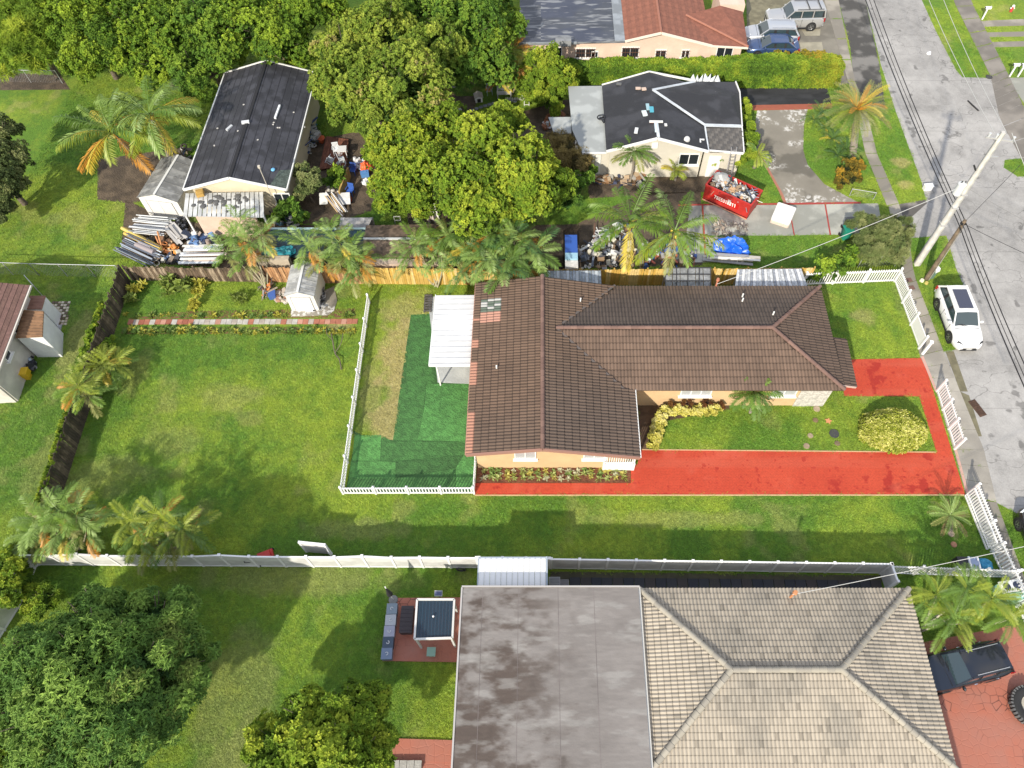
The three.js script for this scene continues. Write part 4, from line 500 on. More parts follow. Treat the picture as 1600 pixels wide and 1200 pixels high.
// ---------------------------------------------------------------- leaves
function leafTris(out, o, dir, side, len, wid, droop) {       // a folded leaf of two facets
  const mid = o.clone().addScaledVector(dir, len * 0.5).add(V(0, -droop * len * 0.15, 0)), tip = o.clone().addScaledVector(dir, len).add(V(0, -droop * len * 0.5, 0)), up = side.clone().cross(dir).normalize();
  const a = mid.clone().addScaledVector(side, wid / 2).addScaledVector(up, wid * 0.18), b = mid.clone().addScaledVector(side, -wid / 2).addScaledVector(up, wid * 0.18);
  for (const q of [o, a, tip, o, tip, b]) out.push(q.x, q.y, q.z);
}
function geoFrom(pos) { const g = new THREE.BufferGeometry(); g.setAttribute('position', new THREE.Float32BufferAttribute(pos, 3)); g.computeVertexNormals(); return g; }
function clumpGeo(seed, n, len, wid, spread, droop) {        // a clump of leaves about +y
  const r = rng(seed), pos = [];
  for (let i = 0; i < n; i++) { const a = i * 2.4 + r(), e = lerp(0.15, 1.2, r()) * spread, d = V(Math.cos(a) * Math.cos(e), Math.sin(e) * 0.9, Math.sin(a) * Math.cos(e)).normalize(), s = d.clone().cross(V(r() - 0.5, 1, r() - 0.5)).normalize(), o = V((r() - 0.5) * 0.16, (r() - 0.5) * 0.2, (r() - 0.5) * 0.16).multiplyScalar(len * 2); leafTris(pos, o, d, s, len * (0.7 + 0.5 * r()), wid * (0.8 + 0.4 * r()), droop); }
  return geoFrom(pos);
}
const leafM = (rough = 0.6, tr = 0.25) => phys([1, 1, 1], rough, { specularIntensity: 0.5, side: THREE.DoubleSide, transmission: tr, thickness: 0 });
const leafA = leafM(0.8, 0.22);
const CL = { mango: clumpGeo(3, 12, 0.3, 0.085, 0.9, 0.9), broad: clumpGeo(5, 10, 0.21, 0.12, 1.0, 0.3), fine: clumpGeo(7, 16, 0.14, 0.07, 1.0, 0.2), big: clumpGeo(9, 7, 0.36, 0.2, 0.8, 0.5), spiky: clumpGeo(11, 16, 0.26, 0.035, 1.0, 0.1), tiny: clumpGeo(13, 12, 0.09, 0.06, 1.0, 0.2) };
const barkMat = mottled([0.2, 0.16, 0.12], [0.1, 0.08, 0.06], { metres: 1, scale: 10, bump: 0.02 });
const greens = {
  deep: [[0.045, 0.11, 0.024], [0.13, 0.25, 0.045], [0.29, 0.42, 0.08]], lush: [[0.05, 0.12, 0.012], [0.145, 0.26, 0.02], [0.33, 0.44, 0.035]], lime: [[0.075, 0.15, 0.012], [0.18, 0.285, 0.018], [0.4, 0.46, 0.04]],
  olive: [[0.06, 0.12, 0.015], [0.17, 0.26, 0.026], [0.37, 0.43, 0.06]], mid: [[0.042, 0.115, 0.015], [0.125, 0.24, 0.024], [0.29, 0.41, 0.04]], gold: [[0.14, 0.2, 0.02], [0.42, 0.46, 0.05], [0.75, 0.73, 0.26]], grey: [[0.07, 0.105, 0.035], [0.15, 0.2, 0.06], [0.31, 0.33, 0.13]], rust: [[0.1, 0.09, 0.03], [0.2, 0.15, 0.05], [0.31, 0.24, 0.08]],
};
// leaf clumps over lobes {c, r, k}: k scales the height. Every lobe bears smaller bunches, and clumps sit on those
function crownOf(lobes, geo, pal, seed, { size = 1, dens = 1, sub = 16, per = 34, low = -0.35, rag = 1, bunch = 0.36, bloom } = {}) {
  const r = rng(seed), mats = [], cols = [], m = new THREE.Matrix4(), q = new THREE.Quaternion(), Y = V(0, 1, 0);
  const rd = (lo) => { let y = lerp(lo, 1, r()), a = r() * 6.2832, h = Math.sqrt(Math.max(0, 1 - y * y)); return V(Math.cos(a) * h, y, Math.sin(a) * h); };
  for (const L of lobes) { const ns = Math.max(5, Math.round(sub * (L.n || 1))), tint = r();
    for (let s = 0; s < ns; s++) { const dir = rd(low), dd = 0.62 + 0.34 * r(), c = L.c.clone().add(V(dir.x * L.r * dd, dir.y * L.r * dd * (L.k || 1), dir.z * L.r * dd)), br = L.r * bunch * (0.65 + 0.6 * r()), bt = clamp(0.3 * tint + 0.75 * r() - 0.05);
      const np = Math.round(per * 1.35 * dens * (0.7 + 0.6 * r()));
      for (let i = 0; i < np; i++) { const d = rd(-0.5), rr = br * (0.6 + 0.45 * r()), p = c.clone().addScaledVector(d, rr); if (p.y < 0.08) continue;
        const ax = d.clone().multiplyScalar(0.7).add(dir.clone().multiplyScalar(0.3)).add(V((r() - 0.5) * rag, 0.35 + (r() - 0.5) * rag, (r() - 0.5) * rag)).normalize(); q.setFromUnitVectors(Y, ax).multiply(new THREE.Quaternion().setFromAxisAngle(Y, r() * 6.28));
        const sc = size * 0.84 * (0.65 + 0.7 * r()); m.compose(p, q, V(sc, sc, sc)); mats.push(m.clone());
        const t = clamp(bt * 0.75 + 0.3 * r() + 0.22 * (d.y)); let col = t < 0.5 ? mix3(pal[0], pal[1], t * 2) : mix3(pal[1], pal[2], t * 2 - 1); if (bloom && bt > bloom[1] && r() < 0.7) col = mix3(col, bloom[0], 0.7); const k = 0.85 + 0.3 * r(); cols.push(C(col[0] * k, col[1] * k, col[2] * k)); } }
    // thin inner foliage, so that gaps show leaves and not the ground
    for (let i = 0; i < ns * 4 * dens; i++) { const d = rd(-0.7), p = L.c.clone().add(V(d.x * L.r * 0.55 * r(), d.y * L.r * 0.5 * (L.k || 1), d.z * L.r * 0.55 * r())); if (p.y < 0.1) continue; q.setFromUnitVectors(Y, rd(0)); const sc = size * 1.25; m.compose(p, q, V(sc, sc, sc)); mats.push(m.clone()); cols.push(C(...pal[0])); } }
  return { mats, cols, geo };
}
const lobePx = (list) => list.map(([x, y, rp, h, k]) => { const c = G(x, y, h), r = 0.93 * rp / ppm(c); return { c, r, k: k || Math.min(1, h / (r * 1.05)), n: clamp(r / 1.8, 0.5, 1.8) }; });
function tree(name, label, category, lobesPx, geo, pal, seed, opt = {}) {
  const L = lobePx(lobesPx), cen = L.reduce((a, l) => a.add(l.c), V(0, 0, 0)).multiplyScalar(1 / L.length), base = V(cen.x, 0, cen.z), r = rng(seed + 500);
  const t = thing(name, label, category, base, 0, opt.group), rel = L.map((l) => ({ ...l, c: l.c.clone().sub(base) }));
  if (opt.trunk !== 0) { const tr = opt.trunk || 0.2, fork = V((r() - 0.5) * 0.3, cen.y * 0.42, (r() - 0.5) * 0.3), parts = [bar(V(0, -0.05, 0), fork, tr * 1.25, tr, 9)];
    for (const l of rel) { const mid = fork.clone().lerp(l.c, 0.5).add(V((r() - 0.5) * 0.4, 0.1, (r() - 0.5) * 0.4)); parts.push(bar(fork, mid, tr * 0.62, tr * 0.42, 7), bar(mid, l.c, tr * 0.42, tr * 0.18, 6)); for (let i = 0; i < 9; i++) { const a = r() * 6.28, e = 0.2 + r(), e2 = l.c.clone().add(V(Math.cos(a) * Math.cos(e), Math.sin(e) * (l.k || 1), Math.sin(a) * Math.cos(e)).multiplyScalar(l.r * (0.85 + 0.2 * r()))); parts.push(bar(mid.clone().lerp(l.c, 0.7), e2, tr * 0.17, tr * 0.06, 5)); } }
    part('trunk', merge(parts), barkMat, t); }
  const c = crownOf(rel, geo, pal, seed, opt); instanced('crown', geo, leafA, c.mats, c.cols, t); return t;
}
const T = tree;
T('mango_tree', 'huge dark green mango tree in the bottom left lawn', 'tree', [[150, 1050, 105, 5], [150, 975, 62, 4.2], [255, 968, 58, 4], [285, 1035, 50, 3.6], [225, 1050, 80, 4.6], [60, 1040, 72, 4], [85, 1115, 84, 4.2], [190, 1130, 82, 4.4], [265, 1105, 52, 3.4], [30, 1080, 60, 3.4], [140, 1180, 70, 3.6]], CL.mango, greens.deep, 11, { sub: 20, per: 44, trunk: 0.3, size: 1.08, bunch: 0.33, bloom: [[0.16, 0.2, 0.045], 0.8] });
T('leafy_tree', 'bright green leafy tree cut off by the bottom edge beside the small red patio', 'tree', [[425, 1165, 44, 3], [480, 1125, 50, 3.6], [545, 1110, 48, 3.8], [585, 1092, 26, 3.6], [515, 1165, 66, 4.2], [583, 1150, 34, 3], [455, 1195, 50, 3.2], [560, 1190, 50, 3.4]], CL.broad, greens.lime, 12, { sub: 22, per: 40, size: 1.15 });
T('corner_tree', 'yellow green tree in the bottom left corner below the mango', 'tree', [[15, 1165, 40, 2.6], [55, 1180, 38, 2.4], [100, 1195, 34, 2.2], [5, 1200, 40, 2.6]], CL.broad, greens.lime, 13, { sub: 16, per: 34 });
T('large_tree', 'largest olive green tree crown right of the black gable house', 'tree', [[555, 130, 62, 5.5], [635, 140, 72, 6.2], [600, 65, 62, 6], [532, 82, 42, 4.4], [680, 85, 50, 5.6], [555, 178, 38, 4.6], [612, 190, 52, 5], [514, 142, 28, 4]], CL.broad, greens.olive, 14, { sub: 26, per: 46, size: 1.15, trunk: 0.32, bunch: 0.3, bloom: [[0.4, 0.33, 0.13], 0.85] });
T('large_tree', 'green tree behind the largest olive crown, touching the pink house', 'tree', [[735, 50, 58, 5.2], [768, 100, 40, 4], [705, 45, 46, 5], [755, 0, 48, 5], [790, 45, 34, 4.2], [720, 110, 40, 4.2], [650, 15, 46, 5]], CL.broad, greens.mid, 15, { sub: 22, per: 42, size: 1.1, trunk: 0.25 });
T('leafy_tree', 'bright green tree between the red deck and the tallest central tree', 'tree', [[602, 240, 32, 3.8], [642, 222, 48, 4.6], [685, 205, 50, 4.6], [620, 290, 40, 3.8], [662, 275, 56, 4.8], [614, 322, 25, 2.6], [650, 318, 32, 3]], CL.broad, greens.lime, 16, { sub: 22, per: 42, size: 1.05 });
T('leafy_tree', 'light green tree in the centre, behind the palms at the wood fence', 'tree', [[760, 232, 56, 5.5], [725, 290, 58, 5.2], [815, 268, 60, 5.8], [790, 200, 36, 4.8], [835, 318, 40, 4.4], [755, 335, 46, 4.4], [865, 290, 32, 3.8], [700, 260, 36, 4.6]], CL.broad, greens.lime, 17, { sub: 24, per: 44, size: 1.2, trunk: 0.26 });
T('reddish_shrub', 'reddish brown shrub beside the low grey flat roof', 'shrub', [[880, 235, 34, 2.2], [898, 262, 26, 1.8], [868, 258, 26, 2]], CL.spiky, greens.rust, 18, { trunk: 0.06, sub: 14, per: 34, size: 1.2 });
T('leafy_shrub', 'green shrub under the reddish shrub, left of the blue slab', 'shrub', [[905, 290, 26, 2], [885, 315, 28, 2.2], [918, 268, 16, 1.6]], CL.broad, greens.mid, 19, { trunk: 0.06, sub: 14, per: 34 });
T('leafy_tree', 'small dense tree at the left end of the clipped hedge', 'tree', [[850, 108, 38, 2.8], [872, 128, 32, 2.2], [838, 140, 28, 2], [860, 158, 24, 1.5]], CL.fine, greens.lime, 20, { trunk: 0.1, sub: 20, per: 50, size: 1.3 });
T('woodland_tree', 'light green tree at the top left with feathery crown', 'tree', [[20, 30, 46, 5], [50, 75, 42, 4.4], [15, 85, 34, 3.4], [75, 25, 40, 5.2], [40, -10, 45, 5]], CL.spiky, greens.lime, 21, { sub: 22, per: 44, size: 1.7, trunk: 0.2 });
T('woodland_tree', 'green tree right behind the two coconut palms', 'tree', [[115, 40, 46, 5], [160, 62, 44, 4.8], [130, 100, 34, 3.6], [170, 15, 46, 5.4], [110, -5, 40, 5]], CL.fine, greens.lush, 22, { sub: 24, per: 50, size: 1.7, trunk: 0.2 });
T('woodland_tree', 'yellowish green tree above the upper coconut palm', 'tree', [[225, 40, 52, 5.2], [270, 62, 46, 4.8], [250, 108, 36, 3.4], [215, -5, 44, 5.4], [200, 85, 34, 3.8]], CL.broad, greens.lush, 23, { sub: 22, per: 44, size: 1.15, trunk: 0.2 });
T('woodland_tree', 'dark green tree left of the top of the black gable roof', 'tree', [[325, 40, 50, 5.2], [345, 85, 36, 3.8], [300, 115, 36, 3.2], [310, -5, 44, 5.4], [315, 140, 26, 2.4]], CL.broad, greens.mid, 24, { sub: 22, per: 42, size: 1.2, trunk: 0.2 });
T('woodland_tree', 'green tree right behind the top of the black gable roof', 'tree', [[400, 45, 54, 5.2], [440, 70, 42, 4.6], [400, 0, 46, 5.6], [465, 30, 40, 5], [375, 75, 26, 3.6], [470, 90, 24, 3.2], [510, 20, 36, 4.6]], CL.broad, greens.lush, 25, { sub: 24, per: 44, size: 1.15, trunk: 0.22 });
T('round_tree', 'dense grey green tree cut off by the left edge above the fence', 'tree', [[8, 250, 36, 3.4], [15, 300, 30, 2.6], [5, 210, 28, 3], [-20, 280, 46, 3.6], [2, 330, 22, 1.8]], CL.fine, greens.grey, 26, { sub: 22, per: 50, size: 1.3, trunk: 0.18 });
T('pavement_bush', 'big grey green bush beside the pavement at the utility poles', 'bush', [[1375, 368, 36, 1.7, 0.8], [1350, 355, 24, 1.3], [1400, 355, 24, 1.3], [1362, 393, 26, 1.2], [1395, 392, 24, 1.2], [1405, 372, 20, 1.2]], CL.spiky, greens.grey, 27, { sub: 26, per: 46, size: 0.85, trunk: 0.07, bunch: 0.3 });
{ // a clipped dome
  const b = G(1390, 676), t = thing('clipped_shrub', 'big round yellow green clipped shrub at the corner of the red driveway', 'shrub', b), r = rng(28), mats = [], cols = [], m = new THREE.Matrix4(), q = new THREE.Quaternion(), Y = V(0, 1, 0), pal = greens.gold;
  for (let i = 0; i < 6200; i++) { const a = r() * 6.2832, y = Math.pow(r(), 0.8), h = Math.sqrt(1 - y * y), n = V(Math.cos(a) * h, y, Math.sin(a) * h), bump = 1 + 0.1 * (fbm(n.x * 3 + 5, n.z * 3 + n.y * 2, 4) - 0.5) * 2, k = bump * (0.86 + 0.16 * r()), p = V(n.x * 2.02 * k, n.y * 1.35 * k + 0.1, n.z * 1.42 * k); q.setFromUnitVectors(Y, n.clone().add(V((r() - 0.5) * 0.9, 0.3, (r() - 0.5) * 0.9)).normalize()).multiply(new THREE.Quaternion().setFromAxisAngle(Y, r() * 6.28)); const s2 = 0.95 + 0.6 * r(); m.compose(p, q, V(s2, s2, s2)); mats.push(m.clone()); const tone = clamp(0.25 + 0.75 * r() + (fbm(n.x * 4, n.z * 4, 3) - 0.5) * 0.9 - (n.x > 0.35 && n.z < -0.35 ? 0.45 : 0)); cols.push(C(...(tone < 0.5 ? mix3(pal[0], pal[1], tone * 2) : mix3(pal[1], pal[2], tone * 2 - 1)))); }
  instanced('crown', CL.tiny, leafA, mats, cols, t); part('trunk', merge([0, 1, 2, 3, 4].map((i) => bar(V(0, 0, 0), V(Math.cos(i * 1.3) * 1.1, 0.9, Math.sin(i * 1.3) * 0.8), 0.07, 0.03, 6))), barkMat, t); }
{ const L = []; for (let i = 0; i <= 10; i++) { const f = i / 10; L.push([lerp(1120, 1040, f), lerp(640, 641, f), 9.5, 0.4]); } for (let i = 1; i <= 8; i++) { const f = i / 8; L.push([lerp(1036, 1020, f), lerp(645, 693, f), 10, 0.4]); } T('croton_hedge', 'low pale yellow hedge bent round the corner of the front bed', 'hedge', L, CL.tiny, [[0.3, 0.3, 0.04], [0.75, 0.7, 0.16], [0.9, 0.85, 0.42]], 29, { sub: 14, per: 30, size: 1.1, trunk: 0, bunch: 0.4 }); }
T('wall_shrub', 'dark red leaved shrubs between the yellow hedge and the peach wall', 'shrub', [[1050, 632, 8, 0.7], [1075, 631, 9, 0.8], [1105, 631, 9, 0.75], [1125, 633, 7, 0.6]], CL.tiny, [[0.06, 0.03, 0.02], [0.16, 0.06, 0.02], [0.25, 0.12, 0.03]], 30, { sub: 10, per: 24, trunk: 0 });
T('house_bush', 'grey green bush at the lower right corner of the black gable roof', 'bush', [[478, 272, 20, 2.2], [492, 290, 14, 1.8], [472, 300, 14, 1.6]], CL.broad, greens.grey, 31, { sub: 18, per: 34, trunk: 0.07 });
T('banana_clump', 'green broad leaved plants beside the carport', 'plant', [[450, 325, 18, 1.2], [468, 335, 14, 1], [438, 338, 12, 0.9]], CL.big, greens.mid, 32, { sub: 9, per: 14, trunk: 0.05 });
T('banana_clump', 'green broad leaved plant right below the red deck', 'plant', [[530, 272, 14, 1], [520, 285, 12, 0.8]], CL.big, greens.lush, 33, { sub: 9, per: 14, trunk: 0.04 });
T('fence_bush', 'yellow green bush at the left edge beyond the vinyl fence corner', 'bush', [[15, 890, 34, 1.6], [8, 925, 30, 1.6], [32, 870, 20, 1.2], [40, 905, 16, 1]], CL.broad, greens.lime, 34, { sub: 20, per: 34, trunk: 0.06, size: 0.8 });
T('fence_bush', 'yellow leaved bush between the vinyl fence corner and the huge mango tree', 'bush', [[72, 935, 22, 1.2], [60, 952, 18, 1], [52, 925, 14, 0.8]], CL.broad, greens.lime, 35, { sub: 18, per: 34, trunk: 0.05, size: 0.8 });
T('gate_vine', 'leafy green bush growing over the north picket fence', 'bush', [[1285, 415, 17, 1.3], [1305, 425, 16, 1.1], [1320, 405, 15, 1.2], [1330, 395, 10, 1.1], [1300, 412, 12, 1.4], [1268, 432, 12, 0.8]], CL.big, greens.lush, 36, { sub: 8, per: 12, trunk: 0.04, size: 0.8 });
T('flowering_shrub', 'bright green shrub along the right wall of the house with black felt roof', 'shrub', [[1162, 170, 15, 1.3], [1166, 195, 15, 1.3], [1172, 222, 16, 1.3], [1165, 245, 18, 1.2], [1150, 255, 14, 1]], CL.fine, greens.lime, 37, { sub: 16, per: 40, trunk: 0.05, bloom: [[0.6, 0.6, 0.5], 0.93] });
T('croton_shrub', 'yellow and dark leaved croton shrub by the northern pavement', 'shrub', [[1322, 268, 18, 0.8], [1336, 262, 14, 0.8], [1330, 280, 14, 0.6], [1315, 284, 12, 0.5]], CL.broad, [[0.03, 0.04, 0.01], [0.16, 0.13, 0.015], [0.5, 0.3, 0.03]], 38, { sub: 14, per: 26, trunk: 0, size: 0.8 });
T('flower_bush', 'bush with yellow leaves at the end of the clipped hedge', 'bush', [[1222, 96, 18, 1.4], [1250, 94, 18, 1.4], [1280, 97, 18, 1.4]], CL.fine, [[0.07, 0.1, 0.01], [0.2, 0.19, 0.02], [0.42, 0.32, 0.03]], 39, { sub: 16, per: 40, trunk: 0 });
// clipped hedge in front of the pink house
{
  const t = thing('clipped_hedge', 'long clipped green hedge between the pink house and the black felt roof', 'hedge', [0, 0, 0]), r = rng(77), mats = [], cols = [], m = new THREE.Matrix4(), q = new THREE.Quaternion();
  const x0 = -1.6, x1 = G(1304, 130).x, z0 = -55.8, z1 = G(1100, 137).z, h = (x) => 1.6 + 0.35 * sm(14, 18, x);
  for (let i = 0; i < 15000; i++) { const x = lerp(x0, x1, r()), H = h(x) * (0.9 + 0.2 * fbm(x * 0.8, 3, 3)), face = r(); let p; if (face < 0.45) p = V(x, H + 0.12 * (r() - 0.6), lerp(z0, z1, r())); else if (face < 0.92) p = V(x, H * r(), z1 + 0.15 * (r() - 0.5) - 0.1 * r()); else p = V(x, H * r(), lerp(z0, z1, r())); const bumpy = fbm(p.x * 1.1, p.z * 1.1 + p.y, 3); p.y += (bumpy - 0.5) * 0.5; q.setFromEuler(new THREE.Euler((r() - 0.5) * 1.4 + (face > 0.45 ? 0.9 : 0), r() * 6.28, (r() - 0.5) * 1.4)); const s = 1.2 + 0.8 * r(); m.compose(p, q, V(s, s, s)); mats.push(m.clone()); const k = clamp(bumpy * 1.1 - 0.1 + 0.4 * (r() - 0.4)); const yl = sm(20, 25, x) * r() * 0.7; let c = k < 0.5 ? mix3(greens.lush[0], greens.lush[1], k * 2) : mix3(greens.lush[1], greens.lime[2], k * 2 - 1); c = mix3(c, [0.3, 0.27, 0.02], yl); cols.push(C(...c)); }
  instanced('foliage', CL.fine, leafA, mats, cols, t); const st = []; for (let i = 0; i < 40; i++) { const x = lerp(x0 + 0.5, x1 - 0.5, i / 39); st.push(bar(V(x, 0, -55.5), V(x + 0.2, 1.5, -55.5 + (i % 3 - 1) * 0.4), 0.05, 0.02, 5)); } part('stem', merge(st), barkMat, t);
}
// vines on the western fence
{ const spots = [[[160, 475, 150, 505], 'upper'], [[150, 510, 122, 590], 'middle'], [[104, 650, 62, 780], 'lower']]; const labels = ['sparse green vine on the upper end of the western wood fence', 'thick green vine covering the middle of the western wood fence', 'green vine along the top of the lower western wood fence'];
  spots.forEach(([[xa, ya, xb, yb]], i) => { const L = []; const n = i === 1 ? 12 : 16; for (let k = 0; k <= n; k++) L.push([lerp(xa, xb, k / n) + (i === 1 ? 2 : -1), lerp(ya, yb, k / n), i === 1 ? 13 : 4.5, i === 1 ? 0.9 : 1.6, 1]); if (i === 1) L.push([170, 545, 12, 0.6], [172, 535, 12, 0.5], [180, 552, 10, 0.4]); T('fence_vine', labels[i], 'vine', L, CL.broad, i === 1 ? greens.lush : greens.lime, 60 + i, { sub: 8, per: i === 0 ? 3 : 18, trunk: 0, size: 0.62 }); }); }

// ---------------------------------------------------------------- palms
function frondGeo(seed, L, elev, sag, n, leaf, wid, { petiole = 0.12, hang = 0.5, fold = 0.5 } = {}) {   // along +x
  const r = rng(seed), pos = [], pt = [], N = 14; let a = elev, p = V(0, 0, 0);
  for (let i = 0; i <= N; i++) { pt.push(p.clone()); p = p.clone().add(V(Math.cos(a), Math.sin(a), 0).multiplyScalar(L / N)); a -= sag / N * (0.5 + i / N); }
  const at = (t) => { const s = Math.min(N - 1e-3, t * N), i = Math.floor(s); return [pt[i].clone().lerp(pt[i + 1], s - i), pt[i + 1].clone().sub(pt[i]).normalize()]; };
  for (let i = 0; i < N; i++) { const w0 = lerp(0.035, 0.008, i / N) * L / 3.2, w1 = lerp(0.035, 0.008, (i + 1) / N) * L / 3.2, A = pt[i], B = pt[i + 1]; const tri = (...q) => q.forEach((o) => pos.push(o.x, o.y, o.z)); tri(A.clone().add(V(0, 0, w0)), B.clone().add(V(0, 0, w1)), B.clone().add(V(0, 0, -w1)), A.clone().add(V(0, 0, w0)), B.clone().add(V(0, 0, -w1)), A.clone().add(V(0, 0, -w0))); tri(A.clone().add(V(0, 0, w0)), A.clone().add(V(0, -w0, 0)), B.clone().add(V(0, -w1, 0)), A.clone().add(V(0, 0, -w0)), B.clone().add(V(0, -w1, 0)), A.clone().add(V(0, -w0, 0))); }
  for (let i = 0; i < n; i++) { const t = petiole + (1 - petiole) * (i + 0.5) / n, [o, d] = at(t), len = leaf * Math.pow(Math.sin(Math.PI * lerp(0.12, 0.93, (i + 0.5) / n)), 0.55);
    for (const s of [-1, 1]) { const h = hang * (0.7 + 0.6 * r()), dir = V(0, 0, s).multiplyScalar(0.85).addScaledVector(d, 0.55 + 0.25 * r()).add(V(0, fold * 0.5 - h * 0.5, 0)).normalize(), side = d.clone().addScaledVector(dir, -d.dot(dir)).normalize(); leafTris(pos, o, dir, side, len * (0.85 + 0.3 * r()), wid, h); } }
  return geoFrom(pos);
}
const FR = {};
function frondSet(kind) {
  if (FR[kind]) return FR[kind];
  const P = { coconut: [3.3, 30, 0.62, 0.075, 0.9], areca: [2.0, 20, 0.52, 0.06, 0.45], date: [2.7, 34, 0.42, 0.035, 0.2], foxtail: [1.9, 44, 0.4, 0.034, 0.15], small: [1.35, 20, 0.4, 0.055, 0.5], cycad: [1.4, 26, 0.24, 0.03, 0.2] }[kind], s = kind.length * 100;
  return (FR[kind] = [[1.2, 0.9], [0.8, 1.1], [0.45, 1.15], [0.2, 0.95], [-0.05, 0.8]].map(([e, g], i) => frondGeo(s + i, P[0], e, g, P[1], P[2], P[3], { hang: P[4], fold: kind === 'date' || kind === 'cycad' ? 0.9 : 0.4, petiole: kind === 'coconut' ? 0.2 : kind === 'areca' ? 0.22 : 0.1 })));
}
const pm = (r, g, b) => phys([r, g, b], 0.5, { side: THREE.DoubleSide, transmission: 0.2, thickness: 0 });
const PG = { fresh: pm(0.16, 0.27, 0.03), green: pm(0.11, 0.2, 0.026), dark: pm(0.06, 0.14, 0.03), silver: pm(0.24, 0.35, 0.08), lime: pm(0.28, 0.34, 0.03), yellow: pm(0.55, 0.44, 0.05), orange: pm(0.52, 0.25, 0.03), brown: pm(0.28, 0.17, 0.08), olive: pm(0.26, 0.27, 0.07) };
const trunkGrey = mottled([0.32, 0.28, 0.23], [0.2, 0.17, 0.14], { metres: 0.6, scale: 10, stretch: 0.4 });
function crownFronds(t, at, kind, n, seed, mats, { scale = 1, lo = 0, hi = 4, head } = {}) {
  const S = frondSet(kind), r = rng(seed);
  for (let i = 0; i < n; i++) { const q = (i + 0.5) / n, lev = clamp(lo + q * (hi - lo) + (r() - 0.5) * 0.9, 0, 4), v = Math.round(lev), f = part('frond', S[v], mats(q, r()), t); f.position.copy(at).add(V(0, 0.12 * (1 - q), 0)); f.rotation.set(0, i * 2.39996 + (r() - 0.5) * 0.5, 0); const s = scale * (0.85 + 0.25 * r()) * (q < 0.12 ? 0.75 : 1); f.scale.set(s, s, s); f.rotateX((r() - 0.5) * 0.5); }
}
function trunkOf(t, a, b, r0, r1, bend = 0.2, mat = trunkGrey) { const m = a.clone().lerp(b, 0.5).add(V(bend, 0, bend * 0.5)), g = new THREE.TubeGeometry(new THREE.CatmullRomCurve3([a, m, b]), 14, 1, 8), p = g.attributes.position, rings = 15; const c = new THREE.CatmullRomCurve3([a, m, b]); for (let i = 0; i < p.count; i++) { const k = Math.floor(i / 9), f = k / (rings - 1), o = c.getPointAt(f), R = lerp(r0, r1, f) * (1 + 0.05 * (k % 2)); p.setXYZ(i, o.x + (p.getX(i) - o.x) * R, o.y + (p.getY(i) - o.y) * R, o.z + (p.getZ(i) - o.z) * R); } g.computeVertexNormals(); part('trunk', boxUV(g), mat, t); }
function coconutPalm(label, headPx, H, basePx, seed, n, mats, scale = 1) {
  const h = G(...headPx, H), b = G(...basePx, 0), t = thing('coconut_palm', label, 'palm tree', V(b.x, 0, b.z)), top = h.clone().sub(V(b.x, 0, b.z)), r = rng(seed);
  trunkOf(t, V(0, -0.05, 0), top, 0.2, 0.12, 0.25); crownFronds(t, top, 'coconut', n, seed, mats, { scale });
  for (let i = 0; i < 9; i++) { const a = r() * 6.28, d = 0.22 + 0.12 * r(); part('coconut', new THREE.SphereGeometry(0.1 + 0.04 * r(), 8, 6).scale(1, 1.25, 1).translate(top.x + Math.cos(a) * d, top.y - 0.1 - 0.2 * r(), top.z + Math.sin(a) * d), r() > 0.4 ? std([0.5, 0.4, 0.05], 0.5) : std([0.3, 0.28, 0.06], 0.5), t); }
  return t;
}
const yellowing = (q, r) => (q < 0.5 ? (r > 0.5 ? PG.silver : PG.green) : q < 0.68 ? PG.lime : q < 0.88 ? PG.yellow : PG.orange), healthy = (q, r) => (q < 0.5 ? (r > 0.5 ? PG.fresh : PG.green) : q < 0.8 ? (r > 0.5 ? PG.lime : PG.fresh) : r > 0.9 ? PG.yellow : r > 0.5 ? PG.olive : PG.lime);
coconutPalm('yellowing coconut palm left of its pair beside the grey storage shed', [174, 207], 4.6, [236, 268], 101, 21, yellowing, 1.12);
coconutPalm('coconut palm with greener fronds right of its pair beside the black gable roof', [234, 180], 5.2, [268, 258], 102, 19, (q, r) => (q < 0.62 ? (r > 0.4 ? PG.silver : PG.green) : q < 0.82 ? PG.lime : PG.yellow), 1.12);
coconutPalm('coconut palm left of its pair behind the yellow wood fence', [984, 347], 5.6, [1003, 418], 103, 17, healthy, 0.95);
coconutPalm('coconut palm right of its pair behind the yellow wood fence', [1054, 362], 5.6, [1064, 424], 104, 17, healthy, 0.95);
// clustering palms: several heads on thin canes
function arecaPalm(label, basePx, heads, seed, mats, scale = 1, group) {
  const b = G(...basePx, 0), t = thing('areca_palm', label, 'palm tree', b, 0, group), r = rng(seed);
  heads.forEach(([x, y, h, n], i) => { const p = G(x, y, h).sub(b), o = V((r() - 0.5) * 0.7, 0, (r() - 0.5) * 0.5); trunkOf(t, o, p, 0.06, 0.04, 0.15, std([0.33, 0.3, 0.2], 0.7)); crownFronds(t, p, 'areca', Math.round((n || 9) * 1.35), seed + i * 7, mats, { scale: scale * (0.9 + 0.25 * r()), lo: 0.2, hi: 3.6 }); });
  return t;
}
const arecaMix = (q, r) => (q < 0.4 ? (r > 0.5 ? PG.silver : PG.fresh) : q < 0.86 ? (r > 0.7 ? PG.olive : r > 0.35 ? PG.silver : PG.green) : r > 0.7 ? PG.orange : r > 0.35 ? PG.yellow : PG.olive), arecaGreen = (q, r) => (q < 0.88 ? (r > 0.6 ? PG.green : r > 0.25 ? PG.silver : PG.dark) : r > 0.5 ? PG.yellow : PG.orange);
arecaPalm('pale areca palm clump at the weathered fence, left of the white garden shed', [418, 452], [[370, 370, 2.8], [392, 380, 3], [355, 395, 2.5], [410, 370, 2.8], [385, 410, 2], [375, 350, 3.2, 7]], 111, arecaMix, 0.85);
